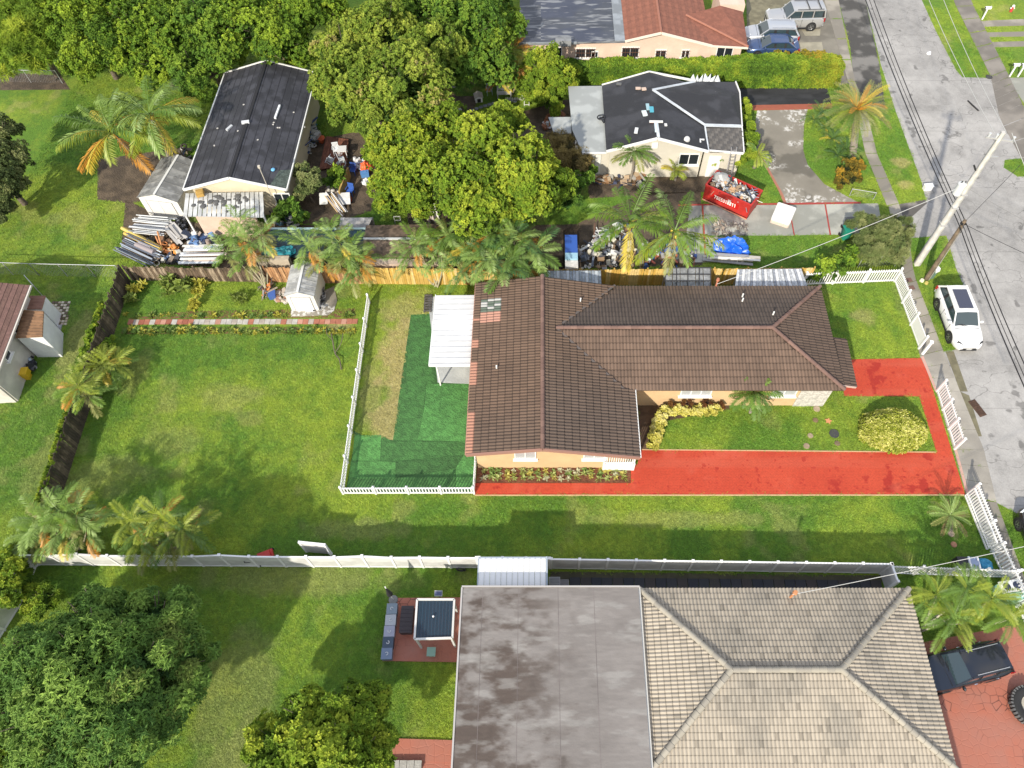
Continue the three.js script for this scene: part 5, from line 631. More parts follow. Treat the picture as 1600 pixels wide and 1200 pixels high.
arecaPalm('areca palm clump above the white garden shed', [536, 440], [[515, 368, 3, 10], [480, 385, 2.8], [545, 400, 2.8, 10], [530, 380, 3.2], [560, 410, 2.4], [505, 408, 2.2], [552, 430, 1.6, 8]], 112, arecaMix, 0.85);
arecaPalm('areca palm clump leaning over the yellow fence, left of the white patio cover', [680, 446], [[650, 385, 2.8], [672, 372, 3], [700, 368, 3.2, 10], [690, 400, 2.6], [715, 395, 2.6], [640, 405, 2.2, 7], [735, 360, 3]], 113, arecaMix, 0.85);
arecaPalm('dark green areca palm clump at the north west corner of the brown tile roof', [775, 436], [[745, 380, 3.4, 10], [775, 365, 3.8, 10], [805, 375, 3.6, 10], [765, 405, 3.4, 10], [800, 405, 3.4], [835, 395, 3.2], [740, 410, 3], [785, 425, 3.2], [822, 420, 2.8], [765, 340, 3.6], [720, 425, 2.6, 7]], 114, arecaGreen, 0.95);
arecaPalm('areca palm clump at the lower end of the western wood fence', [120, 858], [[70, 815, 2.2], [95, 800, 2.6], [120, 805, 2.6], [55, 835, 1.8], [100, 830, 2.2], [135, 830, 2.2], [80, 845, 1.6, 7]], 115, arecaMix, 0.8);
arecaPalm('areca palm clump along the vinyl fence, right of the fence corner clump', [265, 862], [[205, 815, 2.4], [230, 825, 2.2], [255, 808, 2.6], [285, 825, 2.4], [220, 845, 1.8], [265, 840, 2, 8], [300, 835, 2, 6], [240, 850, 1.6, 7]], 116, (q, r) => (q < 0.45 ? PG.lime : q < 0.8 ? PG.green : r > 0.5 ? PG.orange : PG.olive), 0.78);
arecaPalm('small areca palm beside the thick vine of the western fence', [158, 600], [[160, 572, 1.2, 10], [178, 572, 1.1, 9], [145, 585, 1, 6]], 117, (q, r) => (q < 0.6 ? PG.lime : r > 0.4 ? PG.yellow : PG.fresh), 0.75);
arecaPalm('palm with drooping orange fronds over the middle of the western fence', [150, 625], [[124, 605, 2.2, 14], [138, 618, 1.8, 8]], 118, (q, r) => (q < 0.5 ? PG.lime : q < 0.8 ? PG.fresh : r > 0.5 ? PG.orange : PG.olive), 0.8);
arecaPalm('yellow areca palm between the hedge tree and the small back lawn', [795, 148], [[790, 100, 2.2, 9], [805, 110, 2.2, 9], [780, 125, 1.8], [800, 80, 2.8]], 119, (q, r) => (r > 0.5 ? PG.lime : r > 0.25 ? PG.yellow : PG.orange), 0.9);
function singlePalm(name, label, category, basePx, headPx, H, kind, n, seed, mats, opt = {}) { const b = G(...basePx, 0), h = G(...headPx, H).sub(b), t = thing(name, label, category, b, 0, opt.group); if (H > 0.5) trunkOf(t, V(0, -0.05, 0), h, opt.r0 || 0.1, opt.r1 || 0.07, opt.bend ?? 0.08); crownFronds(t, h, kind, n, seed, mats, opt); return t; }
singlePalm('front_palm', 'small green palm in front of the peach wall of the brown tiled house', 'palm tree', [1172, 645], [1178, 612], 1.9, 'small', 19, 121, (q, r) => (r > 0.6 ? PG.fresh : PG.green), { lo: 0.4, hi: 3.6, scale: 1.3 });
singlePalm('pygmy_palm', 'pale spiky palm on the lawn inside the right picket fence', 'palm tree', [1486, 830], [1483, 806], 0.9, 'cycad', 22, 122, (q, r) => (q < 0.55 ? PG.silver : q < 0.8 ? PG.olive : PG.brown), { lo: 0.8, hi: 3.8, scale: 0.95 });
{ const b = G(1332, 245, 0), H = 3.9, h = G(1339, 172, H).sub(b), t = thing('date_palm', 'tall date palm with an orange centre beside the northern pavement', 'palm tree', b); trunkOf(t, V(0, -0.05, 0), h, 0.3, 0.24, 0.05); crownFronds(t, h, 'date', 64, 123, (q, r) => (q < 0.12 ? PG.orange : q < 0.3 ? (r > 0.4 ? PG.olive : PG.yellow) : q < 0.8 ? (r > 0.6 ? PG.olive : r > 0.3 ? PG.green : PG.lime) : r > 0.4 ? PG.olive : PG.brown), { lo: 0.2, hi: 4.3, scale: 1.0 }); const r = rng(9); const st = []; for (let i = 0; i < 16; i++) { const a = r() * 6.28; st.push(bar(h.clone(), h.clone().add(V(Math.cos(a) * 0.8, 0.5 + 0.4 * r(), Math.sin(a) * 0.8)), 0.05, 0.02, 5)); } part('flower_stalk', merge(st), std([0.6, 0.27, 0.03], 0.7), t); }
const fox = (q, r) => (r > 0.55 ? PG.lime : r > 0.2 ? PG.fresh : PG.green);
{ const b = G(1440, 985, 0), t = thing('foxtail_palm', 'bushy palm with several trunks between the sand tile roof and the street fence', 'palm tree', b); for (const [bx, by, hx, hy, H, n] of [[1440, 985, 1490, 962, 2.6, 14], [1440, 985, 1462, 930, 2.8, 13], [1448, 975, 1510, 925, 3.0, 13], [1500, 975, 1548, 935, 3.0, 14], [1545, 975, 1578, 965, 2.8, 13], [1505, 970, 1480, 975, 2.2, 10]]) { const o = G(bx, by, 0).sub(b), h = G(hx, hy, H).sub(b); trunkOf(t, o.setY(-0.03), h, 0.09, 0.06, 0.05, std([0.45, 0.42, 0.34], 0.7)); crownFronds(t, h, 'foxtail', n, 130 + hx, fox, { lo: 0.4, hi: 3.6, scale: 0.85 }); } }
singlePalm('young_palm', 'slender palm in front of the white wall under the black felt roof', 'palm tree', [985, 282], [990, 238], 2.6, 'small', 14, 141, (q, r) => (q < 0.7 ? PG.green : PG.olive), { lo: 0.3, hi: 3.6, scale: 1.3 });
singlePalm('young_palm', 'low bushy palm right of the palm pair, under the white window', 'palm tree', [1055, 282], [1054, 268], 0.9, 'small', 12, 142, (q, r) => (r > 0.4 ? PG.lime : PG.yellow), { lo: 0.4, hi: 2.8, scale: 0.85 });
singlePalm('young_palm', 'small green palm by the door near the metal ladder', 'palm tree', [1118, 258], [1120, 245], 1.2, 'small', 10, 143, (q, r) => (r > 0.4 ? PG.fresh : PG.lime), { lo: 0.4, hi: 3, scale: 0.8 });
singlePalm('young_palm', 'drooping palm between the dumpster and the stained drive', 'palm tree', [1178, 262], [1184, 243], 1.6, 'small', 11, 144, (q, r) => (r > 0.4 ? PG.lime : PG.fresh), { lo: 1, hi: 3.6, scale: 0.9, r0: 0.14, r1: 0.12 });
for (const [x, y, s, i, l] of [[1272, 192, 0.8, 1, 'dark spiky cycad behind the yellow stem, topmost of the bed by the date palm'], [1300, 222, 0.85, 2, 'dark spiky cycad in the middle of the bed by the date palm'], [1322, 240, 0.95, 3, 'large dark spiky cycad above the yellow croton'], [1308, 248, 0.8, 4, 'dark spiky cycad left of the yellow croton'], [1282, 180, 0.8, 5, 'dark spiky cycad at the end of the black asphalt drive'], [1290, 205, 0.7, 6, 'small spiky cycad under the date palm fronds']]) singlePalm('cycad', l, 'cycad', [x, y], [x, y - 4], 0.4, 'cycad', 20, 150 + i, (q, r) => (q < 0.7 ? (r > 0.5 ? PG.dark : PG.green) : r > 0.6 ? PG.yellow : PG.green), { lo: 0.4, hi: 3, scale: s });
// rows of young plants in the bed below the gable: each a plant
{ const r = rng(31), cols = [[0.35, 0.4, 0.12], [0.5, 0.5, 0.32], [0.28, 0.3, 0.05], [0.18, 0.28, 0.06], [0.5, 0.45, 0.1]], ms = cols.map((c) => phys(c, 0.6, { side: THREE.DoubleSide, transmission: 0.2 })), gs = [clumpGeo(301, 14, 0.26, 0.1, 0.8, 0.5), clumpGeo(302, 16, 0.24, 0.11, 0.8, 0.5), clumpGeo(303, 18, 0.28, 0.07, 0.9, 0.5)], a = G(750, 735, 0), b = G(980, 749, 0);
  for (let i = 0; i < 19; i++) for (let j = 0; j < 3; j++) { if (r() < 0.1) continue; const p = V(lerp(a.x, b.x, (i + 0.5 + 0.3 * (r() - 0.5)) / 19), 0.06, lerp(a.z, b.z, (j + 0.25 + 0.4 * (r() - 0.5)) / 2.5)), o = solo('bed_plant', 'small variegated plant in the rows of the mulch bed under the peach gable', 'plant', gs[(i + j) % 3], ms[Math.floor(r() * 5)], p, r() * 6, 'plants in rows in the mulch bed'); const s = 0.8 + 0.5 * r(); o.scale.set(s, s, s); } }
// vegetable patch
{ const r = rng(33), gs = [clumpGeo(311, 12, 0.22, 0.12, 0.9, 0.4), clumpGeo(312, 18, 0.3, 0.1, 1.0, 0.3)], ms = [phys([0.1, 0.18, 0.02], 0.6, { side: THREE.DoubleSide, transmission: 0.2 }), phys([0.18, 0.24, 0.03], 0.6, { side: THREE.DoubleSide, transmission: 0.2 }), phys([0.36, 0.34, 0.03], 0.6, { side: THREE.DoubleSide, transmission: 0.2 })];
  const tall = [[220, 453, 1.4, 2, 'round yellow green plant nearest the corner of the weathered fence'], [262, 450, 1.8, 1, 'tall green plant left of centre in the vegetable patch'], [280, 456, 2.0, 1, 'bushiest green plant of the vegetable patch'], [316, 452, 1.3, 2, 'yellow green plant at the right of the vegetable patch'], [210, 472, 1.2, 1, 'green plant at the left end of the vegetable patch'], [307, 477, 1.3, 2, 'yellow plant just above the tile path'], [375, 470, 1.3, 1, 'green plant above the tile path, left of the garden shed']];
  for (const [x, y, s, m, l] of tall) { const t = thing('vegetable_plant', l, 'plant', G(x, y, 0)); for (let i = 0; i < 8; i++) { const q = part('leaf_cluster', gs[i % 2], ms[m], t); q.position.set((r() - 0.5) * 0.6 * s, 0.12 + 0.35 * s * r(), (r() - 0.5) * 0.6 * s); q.rotation.set(r() - 0.5, r() * 6, r() - 0.5); q.scale.setScalar(1.15 * s); } }
  for (let i = 0; i < 190; i++) { const row = i % 3, x = lerp(195, 552, r()), y = [493, 516, 519][row] + (r() - 0.5) * 5; if (row === 0 && x > 445 && x < 530) continue; const o = solo('border_plant', 'low green plant in the border rows along the tile path', 'plant', gs[i % 2], ms[r() > 0.75 ? 2 : r() > 0.5 ? 1 : 0], G(x, y, 0.03), r() * 6, 'low plants along the tile path'); o.scale.setScalar(0.7 + 0.8 * r()); } }
// ---------------------------------------------------------------- fences
const vinyl = std([0.78, 0.78, 0.78], 0.45), vinylGrey = mottled([0.66, 0.66, 0.65], [0.52, 0.52, 0.51], { metres: 3, rough: 0.5, bump: 0.001 });
// white picket fence along points on the ground
function picketFence(name, label, pts, { h = 1.1, bay = 2.1, gap = 0.165, pw = 0.075, post = 0.11, solid = [], last = true, group } = {}) {
  const o = pts[0].clone(), t = thing(name, label, 'picket fence', o, 0, group), P = pts.map((p) => p.clone().sub(o));
  const postGeo = merge([box(post, h + 0.08, post, 0, (h + 0.08) / 2, 0), (() => { const g = new THREE.ConeGeometry(post * 0.95, 0.1, 4); g.rotateY(Math.PI / 4); g.translate(0, h + 0.13, 0); return boxUV(g); })()]);
  const pg = (() => { const s = new THREE.Shape([[-pw / 2, 0.06], [pw / 2, 0.06], [pw / 2, h - 0.06], [0, h], [-pw / 2, h - 0.06]].map((q) => new THREE.Vector2(...q))); const g = new THREE.ExtrudeGeometry(s, { depth: 0.025, bevelEnabled: false }); g.translate(0, 0, -0.0125); return boxUV(g); })();
  for (let i = 0; i + 1 < P.length; i++) { const a = P[i], b = P[i + 1], L = a.distanceTo(b), n = Math.max(1, Math.round(L / bay)), turn = -Math.atan2(b.z - a.z, b.x - a.x);
    for (let k = 0; k <= n; k++) { if (k === n && (i + 2 < P.length || !last)) continue; const m = part('post', postGeo, vinyl, t); m.position.copy(a.clone().lerp(b, k / n)); m.rotation.y = turn; }
    for (let k = 0; k < n; k++) { const p = a.clone().lerp(b, k / n), q = a.clone().lerp(b, (k + 1) / n), w = L / n - post; for (const y of [0.16, h * 0.86]) { const m = part('rail', box(w, 0.09, 0.06, 0, 0, 0), vinyl, t); m.position.copy(p).add(q).multiplyScalar(0.5).setY(y); m.rotation.y = turn; }
      const c = Math.floor(w / gap); if (solid.includes(k)) { const m = part('solid_panel', box(w, h * 0.78, 0.03, 0, h * 0.5, 0), vinyl, t); m.position.copy(p).add(q).multiplyScalar(0.5); m.rotation.y = turn; continue; }
      for (let j = 0; j < c; j++) { const m = part('picket', pg, vinyl, t); m.position.copy(p.clone().lerp(q, (post / 2 + (j + 0.5) * w / c) / (L / n))); m.rotation.y = turn; } } }
  return t;
}
picketFence('picket_fence', 'low white picket fence along the west and south of the artificial turf', [G(578, 474), G(537, 772), G(741, 771.5), G(744, 722)], { h: 0.95, gap: 0.17 });
picketFence('picket_fence', 'white picket fence between the north lawn and the pavement corner, half under the vine', [G(1252, 446), G(1396, 440)], { h: 1.35, gap: 0.17, last: false });
picketFence('picket_fence', 'white street picket fence on the north lawn beside the white car', [G(1397, 440), G(1435, 545)], { h: 1.35, gap: 0.16, bay: 1.7, solid: [2] });
picketFence('picket_fence', 'short white picket fence between the two openings of the red driveway', [G(1463, 612), G(1491, 702)], { h: 1.35, gap: 0.16, bay: 1.4 });
picketFence('picket_fence', 'long white street picket fence south of the red driveway', [G(1511, 772), G(1534, 828), G(1548, 862), G(1588, 948), G(1612, 1000)], { h: 1.45, gap: 0.16, bay: 1.9 });
picketFence('picket_fence', 'white picket fence continuing the vinyl wall towards the street', [G(1377, 896), G(1574, 903)], { h: 1.4, gap: 0.16, bay: 1.75 });
// sliding gate drawn back behind the street fence
{ const a = G(1512, 774), b = G(1546, 858), t = thing('sliding_gate', 'white slatted sliding gate drawn back behind the long street fence', 'gate', a.clone()), d = b.clone().sub(a), L = d.length(), turn = -Math.atan2(d.z, d.x), off = V(-0.22, 0, 0.06); const fr = part('frame', merge([box(L, 0.09, 0.07, L / 2, 0.12, 0), box(L, 0.09, 0.07, L / 2, 1.2, 0), box(L, 0.07, 0.07, L / 2, 0.36, 0)]), vinyl, t); fr.position.copy(off); fr.rotation.y = turn; const n = Math.floor(L / 0.16); for (let i = 0; i <= n; i++) { const m = part('slat', box(0.05, 1.05, 0.04, 0, 0.66, 0), vinyl, t); m.position.copy(off.clone().addScaledVector(d, i / n)); m.rotation.y = turn; } }
{ const a = G(1441, 553), t = thing('gate_post', 'wide white gate post at the north opening of the red driveway', 'post', a, -0.32); part('post_body', box(0.16, 1.35, 0.16, 0, 0.675, 0), vinyl, t); part('post_cap', box(0.22, 0.06, 0.22, 0, 1.38, 0), vinyl, t); }
// tall solid vinyl fences
function vinylFence(label, list, h, mat, wob = 0) {       // list: ground points of the posts
  const o = list[0].clone(), t = thing('vinyl_fence', label, 'vinyl fence', o), r = rng(Math.round(Math.abs(o.x * 10)) + 3), hh = list.map((_, i) => h + wob * ((i % 5 === 2 ? 0.22 : 0) + 0.08 * (r() - 0.5)));
  list.forEach((p, i) => { const q = p.clone().sub(o); const m = part('post', merge([box(0.12, hh[i] + 0.06, 0.12, 0, hh[i] / 2 + 0.03, 0), box(0.15, 0.04, 0.15, 0, hh[i] + 0.08, 0)]), vinyl, t); m.position.copy(q); if (i + 1 < list.length) { const e = list[i + 1].clone().sub(o), d = e.clone().sub(q), u = d.clone().normalize(), a = q.clone().addScaledVector(u, 0.07), b = e.clone().addScaledVector(u, -0.07), ya = hh[i], yb = hh[i + 1]; const n = V(-u.z, 0, u.x).multiplyScalar(0.025);
      const f = [V(a.x, 0.04, a.z), V(b.x, 0.04, b.z), V(b.x, yb - 0.06, b.z), V(a.x, ya - 0.06, a.z)]; part('panel', merge([poly(f.map((p2) => p2.clone().add(n))), poly(f.map((p2) => p2.clone().sub(n)).reverse())]), mat, t); part('rail', merge([beam(V(a.x, ya - 0.04, a.z), V(b.x, yb - 0.04, b.z), 0.08, 0.12)]), vinyl, t); part('rail', beam(V(a.x, 0.12, a.z), V(b.x, 0.12, b.z), 0.08, 0.12), vinyl, t); } });
  return t;
}
{ const pts = []; for (let i = 0; i <= 16; i++) { const x = lerp(62, 748, i / 16); pts.push(G(x, lerp(882.5, 887, i / 16))); } vinylFence('tall solid white vinyl fence along the back lawn, in full sun', pts, 1.66, vinylGrey, 1); }
{ const pts = []; for (let i = 0; i <= 3; i++) pts.push(G(lerp(752, 858, i / 3), lerp(887, 888, i / 3))); vinylFence('short white vinyl fence beneath the ribbed awning', pts, 1.7, vinylGrey); }
{ const pts = []; for (let i = 0; i <= 12; i++) pts.push(G(lerp(861, 1374, i / 12), lerp(888, 895.5, i / 12))); vinylFence('solid white vinyl fence beside the sand tile roof, shaded by the house', pts, 1.6, vinylGrey); }
{ const a = G(1375, 896), b = G(1384, 922), t = thing('vinyl_fence', 'short white vinyl return between the sand tile roof corner and the picket fence', 'vinyl fence', a.clone()); const d = b.clone().sub(a); part('panel', beam(V(0, 0.8, 0), d.clone().setY(0.8), 0.06, 1.5), vinylGrey, t); part('rail', beam(V(0, 1.58, 0), d.clone().setY(1.58), 0.1, 0.1), vinyl, t); for (const q of [V(0, 0, 0), d]) part('post', box(0.13, 1.7, 0.13, q.x, 0.85, q.z), vinyl, t); }
{ const pts = [[58, 884], [46, 915], [30, 950], [8, 985], [-20, 1030]].map(([x, y]) => G(x, y)); vinylFence('white vinyl fence slanting off at the left edge behind the bushes', pts, 1.6, vinylGrey); }
{ const t = thing('vinyl_gate', 'open white vinyl gate leaf standing behind the sunlit vinyl fence', 'gate', G(480, 862)), a = V(0, 0, 0), b = G(518, 866).sub(G(480, 862)), c = G(522, 872).sub(G(480, 862)); part('panel', beam(a.clone().setY(0.8), b.clone().setY(0.8), 0.05, 1.5), vinylGrey, t); part('rail', beam(a.clone().setY(1.58), b.clone().setY(1.58), 0.12, 0.1), vinyl, t); part('side_panel', beam(b.clone().setY(0.75), c.clone().add(V(0.1, 0, 0.2)).setY(0.75), 0.05, 1.4), vinylGrey, t); part('post', box(0.12, 1.65, 0.12, 0, 0.82, 0), vinyl, t); part('post', box(0.12, 1.65, 0.12, b.x, 0.82, b.z), vinyl, t); }
// wood fences: single planks nailed to rails
function plankFence(label, a, b, { h = 1.8, w = 0.16, tones, lean = 0, gapChance = 0, face = 1, seed = 1, ragged = 0.05 }) {
  const d = b.clone().sub(a), L = d.length(), n = Math.round(L / w), t = thing('plank_fence', label, 'wood fence', a.clone()), turn = -Math.atan2(d.z, d.x), r = rng(seed), u = d.clone().normalize(), nn = V(-u.z, 0, u.x).multiplyScalar(face);
  const geos = [0, 1, 2].map((k) => box(w - 0.012, h + (k - 1) * ragged, 0.025, 0, (h + (k - 1) * ragged) / 2, 0));
  for (let i = 0; i < n; i++) { if (r() < gapChance) continue; const m = part('plank', geos[Math.floor(r() * 3)], tones[Math.floor(r() * tones.length)], t); m.position.copy(d).multiplyScalar((i + 0.5) / n).addScaledVector(nn, 0.03 + 0.012 * (i % 2)).setY(0.02 - 0.03 * r()); m.rotation.set(lean + 0.03 * (r() - 0.5), turn, 0.03 * (r() - 0.5), 'YXZ'); }
  for (const y of [0.35, h * 0.8]) part('rail', beam(V(0, y, 0).addScaledVector(nn, -0.02), d.clone().setY(y).addScaledVector(nn, -0.02), 0.05, 0.09), tones[0], t);
  for (let i = 0; i <= Math.round(L / 2.4); i++) { const p = d.clone().multiplyScalar(i / Math.round(L / 2.4)); part('post', box(0.09, h, 0.09, p.x - nn.x * 0.08, h / 2, p.z - nn.z * 0.08), tones[0], t); }
  return t;
}
const woodM = (a, b) => mottled(a, b, { metres: 0.8, scale: 9, stretch: 3, bump: 0.006, sharp: 0.35 });
const wDark = [woodM([0.13, 0.1, 0.07], [0.055, 0.042, 0.03]), woodM([0.1, 0.075, 0.05], [0.045, 0.035, 0.025]), woodM([0.19, 0.15, 0.1], [0.1, 0.075, 0.05]), woodM([0.07, 0.055, 0.04], [0.035, 0.028, 0.02])];
const wGrey = [woodM([0.2, 0.14, 0.09], [0.09, 0.06, 0.04]), woodM([0.36, 0.28, 0.2], [0.2, 0.14, 0.09]), woodM([0.13, 0.09, 0.06], [0.07, 0.045, 0.03])];
const wOrange = [woodM([0.42, 0.22, 0.1], [0.26, 0.13, 0.06]), woodM([0.55, 0.32, 0.16], [0.36, 0.2, 0.1]), woodM([0.3, 0.16, 0.08], [0.2, 0.1, 0.05])];
const wYellow = [woodM([0.6, 0.39, 0.1], [0.46, 0.28, 0.065]), woodM([0.68, 0.46, 0.14], [0.52, 0.34, 0.09]), woodM([0.55, 0.34, 0.07], [0.42, 0.25, 0.05]), woodM([0.74, 0.55, 0.24], [0.56, 0.4, 0.16])];
plankFence('dark weathered wood fence running down the west side of the back lawn', G(204, 440), G(92, 786), { h: 1.75, w: 0.2, tones: wDark, seed: 5, ragged: 0.08, face: -1 });
plankFence('brown weathered wood fence between the scrap yard and the vegetable patch', G(206, 437.5), G(420, 440), { h: 1.45, w: 0.2, tones: wGrey, seed: 6, ragged: 0.08 });
plankFence('orange tinted wood fence right behind the white garden shed', G(421, 440), G(569, 443), { h: 1.55, w: 0.17, tones: wOrange, seed: 7, ragged: 0.04 });
plankFence('new yellow wood fence between the white picket fence and the brown tiled house', G(570, 443), G(905, 446), { h: 1.7, w: 0.15, tones: wYellow, seed: 8, ragged: 0.02 });
plankFence('new yellow wood fence behind the brown tile roof, under the coconut palms', G(906, 446), G(1262, 443), { h: 1.7, w: 0.16, tones: wYellow, seed: 9, ragged: 0.02 });
// low blockwork walls and open sheds behind the wood fence
solo('block_wall', 'low pale block wall behind the garden shed and the wood fence', 'wall', (() => { const a = G(400, 428), b = G(462, 428); return box(b.x - a.x, 1.7, 0.4, 0, 0.85, 0); })(), mottled([0.55, 0.47, 0.36], [0.4, 0.33, 0.25], { metres: 2 }), G(431, 428));
solo('block_wall', 'low pinkish block wall just behind the yellow fence', 'wall', (() => { const a = G(575, 432), b = G(690, 432); return box(b.x - a.x, 1.6, 0.5, 0, 0.8, 0); })(), mottled([0.6, 0.47, 0.38], [0.42, 0.32, 0.26], { metres: 2 }), G(632, 432));
// chain-link fences: pipes with wire netting
const galv = std([0.5, 0.51, 0.52], 0.45, { metalness: 0.5 });
function chainFence(label, pts, h, bay = 2.4) {
  const o = pts[0].clone(), t = thing('chain_link_fence', label, 'chain-link fence', o), wire = [];
  for (let i = 0; i + 1 < pts.length; i++) { const a = pts[i].clone().sub(o), b = pts[i + 1].clone().sub(o), L = a.distanceTo(b), n = Math.max(1, Math.round(L / bay)); part('top_rail', bar(a.clone().setY(h), b.clone().setY(h), 0.025), galv, t); for (let k = 0; k <= n; k++) { const p = a.clone().lerp(b, k / n); part('post', cyl(0.03, 0.03, h + 0.05, p.x, h / 2, p.z, 7), galv, t); } const m = Math.round(L / 0.22); for (let k = 0; k < m; k++) for (const s of [-1, 1]) { const f0 = clamp((k + 0.5 + s * 2.4) / m), f1 = clamp((k + 0.5 - s * 2.4) / m); wire.push(bar(a.clone().lerp(b, f0).setY(0.03), a.clone().lerp(b, f1).setY(h), 0.004, 0.004, 3)); } }
  const w = part('wire_netting', merge(wire), galv, t); w.userData.kind = 'stuff'; return t;
}
chainFence('chain-link fence at the left between two neighbours’ lawns', [G(-20, 428), G(62, 431), G(150, 433), G(194, 434)], 1.3);
chainFence('chain-link gate and fence right behind the left white house', [G(58, 452), G(72, 468)], 1.5, 1.3);
chainFence('chain-link fence at the top left under the woodland trees', [G(0, 128), G(98, 130)], 1.2);
chainFence('chain-link fence and gate in front of the clipped hedge, at the black drive', [G(1175, 128), G(1272, 132), G(1302, 132), G(1305, 116)], 1.2, 1.4);
chainFence('chain-link gate panel at the mouth of the stained drive', [G(1327, 306), G(1364, 312)], 0.7, 1.9);
chainFence('chain-link fence behind the big grey green bush', [G(1340, 418), G(1398, 416)], 1.1, 1.6);
// dark edging stones beside the southern house
{ const o = thing('edging_row', 'row of dark square pavers between the vinyl fence and the sand tile roof', 'paving', G(890, 912)), a = G(890, 914), b = G(1378, 919), n = 29, m = [std([0.05, 0.05, 0.055], 0.8), std([0.065, 0.055, 0.05], 0.8), std([0.04, 0.042, 0.05], 0.8)]; for (let i = 0; i < n; i++) { const p = a.clone().lerp(b, (i + 0.5) / n).sub(a); part('paver', box((b.x - a.x) / n - 0.03, 0.07, 0.62, p.x, 0.035 + 0.01 * hash2(i, 3), p.z - 0.02), m[i % 3], o); } }
// ---------------------------------------------------------------- vehicles: front towards +x, wheels on y = 0
const tyreM = std([0.02, 0.02, 0.021], 0.85), rimM = std([0.45, 0.46, 0.48], 0.3, { metalness: 0.9 }), chrome = std([0.7, 0.7, 0.72], 0.15, { metalness: 1 }), lampM = phys([0.75, 0.78, 0.8], 0.1, { clearcoat: 1 }), redLamp = phys([0.35, 0.01, 0.01], 0.15, { clearcoat: 1 }), blackTrim = std([0.018, 0.018, 0.02], 0.5), carGlass = phys([0.03, 0.05, 0.06], 0.05, { clearcoat: 1, clearcoatRoughness: 0.03 });
function loft(sections, caps = true) {                  // sections: rings of points
  const n = sections[0].length, pos = [], idx = []; for (const s of sections) for (const p of s) pos.push(p.x, p.y, p.z);
  for (let i = 0; i + 1 < sections.length; i++) for (let k = 0; k < n - 1; k++) { const a = i * n + k, b = a + 1, c = a + n, d = c + 1; idx.push(a, c, b, b, c, d); }
  if (caps) for (const i of [0, sections.length - 1]) { const c = pos.length / 3, s = sections[i], m = s.reduce((q, p) => q.add(p), V(0, 0, 0)).multiplyScalar(1 / n); pos.push(m.x, m.y, m.z); for (let k = 0; k < n - 1; k++) idx.push(...(i ? [c, i * n + k + 1, i * n + k] : [c, k, k + 1])); }
  const g = new THREE.BufferGeometry(); g.setAttribute('position', new THREE.Float32BufferAttribute(pos, 3)); g.setIndex(idx); return boxUV(toCreasedNormals(g, 0.75));
}
function wheelParts(t, x, y, z, r, w, rimMat = rimM) {
  const prof = [[r * 0.62, -w / 2], [r * 0.9, -w / 2], [r, -w * 0.32], [r, w * 0.32], [r * 0.9, w / 2], [r * 0.62, w / 2]].map((q) => new THREE.Vector2(...q)), g = new THREE.LatheGeometry(prof, 24); g.rotateX(Math.PI / 2);
  const wh = part('wheel', g, tyreM, t); wh.position.set(x, y, z); const s = Math.sign(z);
  const sp = [(() => { const q = new THREE.TorusGeometry(r * 0.58, r * 0.07, 6, 24); q.translate(0, 0, s * w * 0.36); return boxUV(q); })(), (() => { const q = new THREE.CylinderGeometry(r * 0.16, r * 0.16, 0.05, 10); q.rotateX(Math.PI / 2); q.translate(0, 0, s * w * 0.36); return boxUV(q); })()];
  for (let i = 0; i < 5; i++) { const q = new THREE.BoxGeometry(r * 0.5, r * 0.14, 0.04); q.translate(r * 0.34, 0, s * w * 0.36); q.rotateZ(i * 1.2566); sp.push(boxUV(q)); } part('rim', merge(sp), rimMat, wh); const dk = new THREE.CylinderGeometry(r * 0.6, r * 0.6, w * 0.5, 18); dk.rotateX(Math.PI / 2); part('hub_disc', boxUV(dk), blackTrim, wh);
}
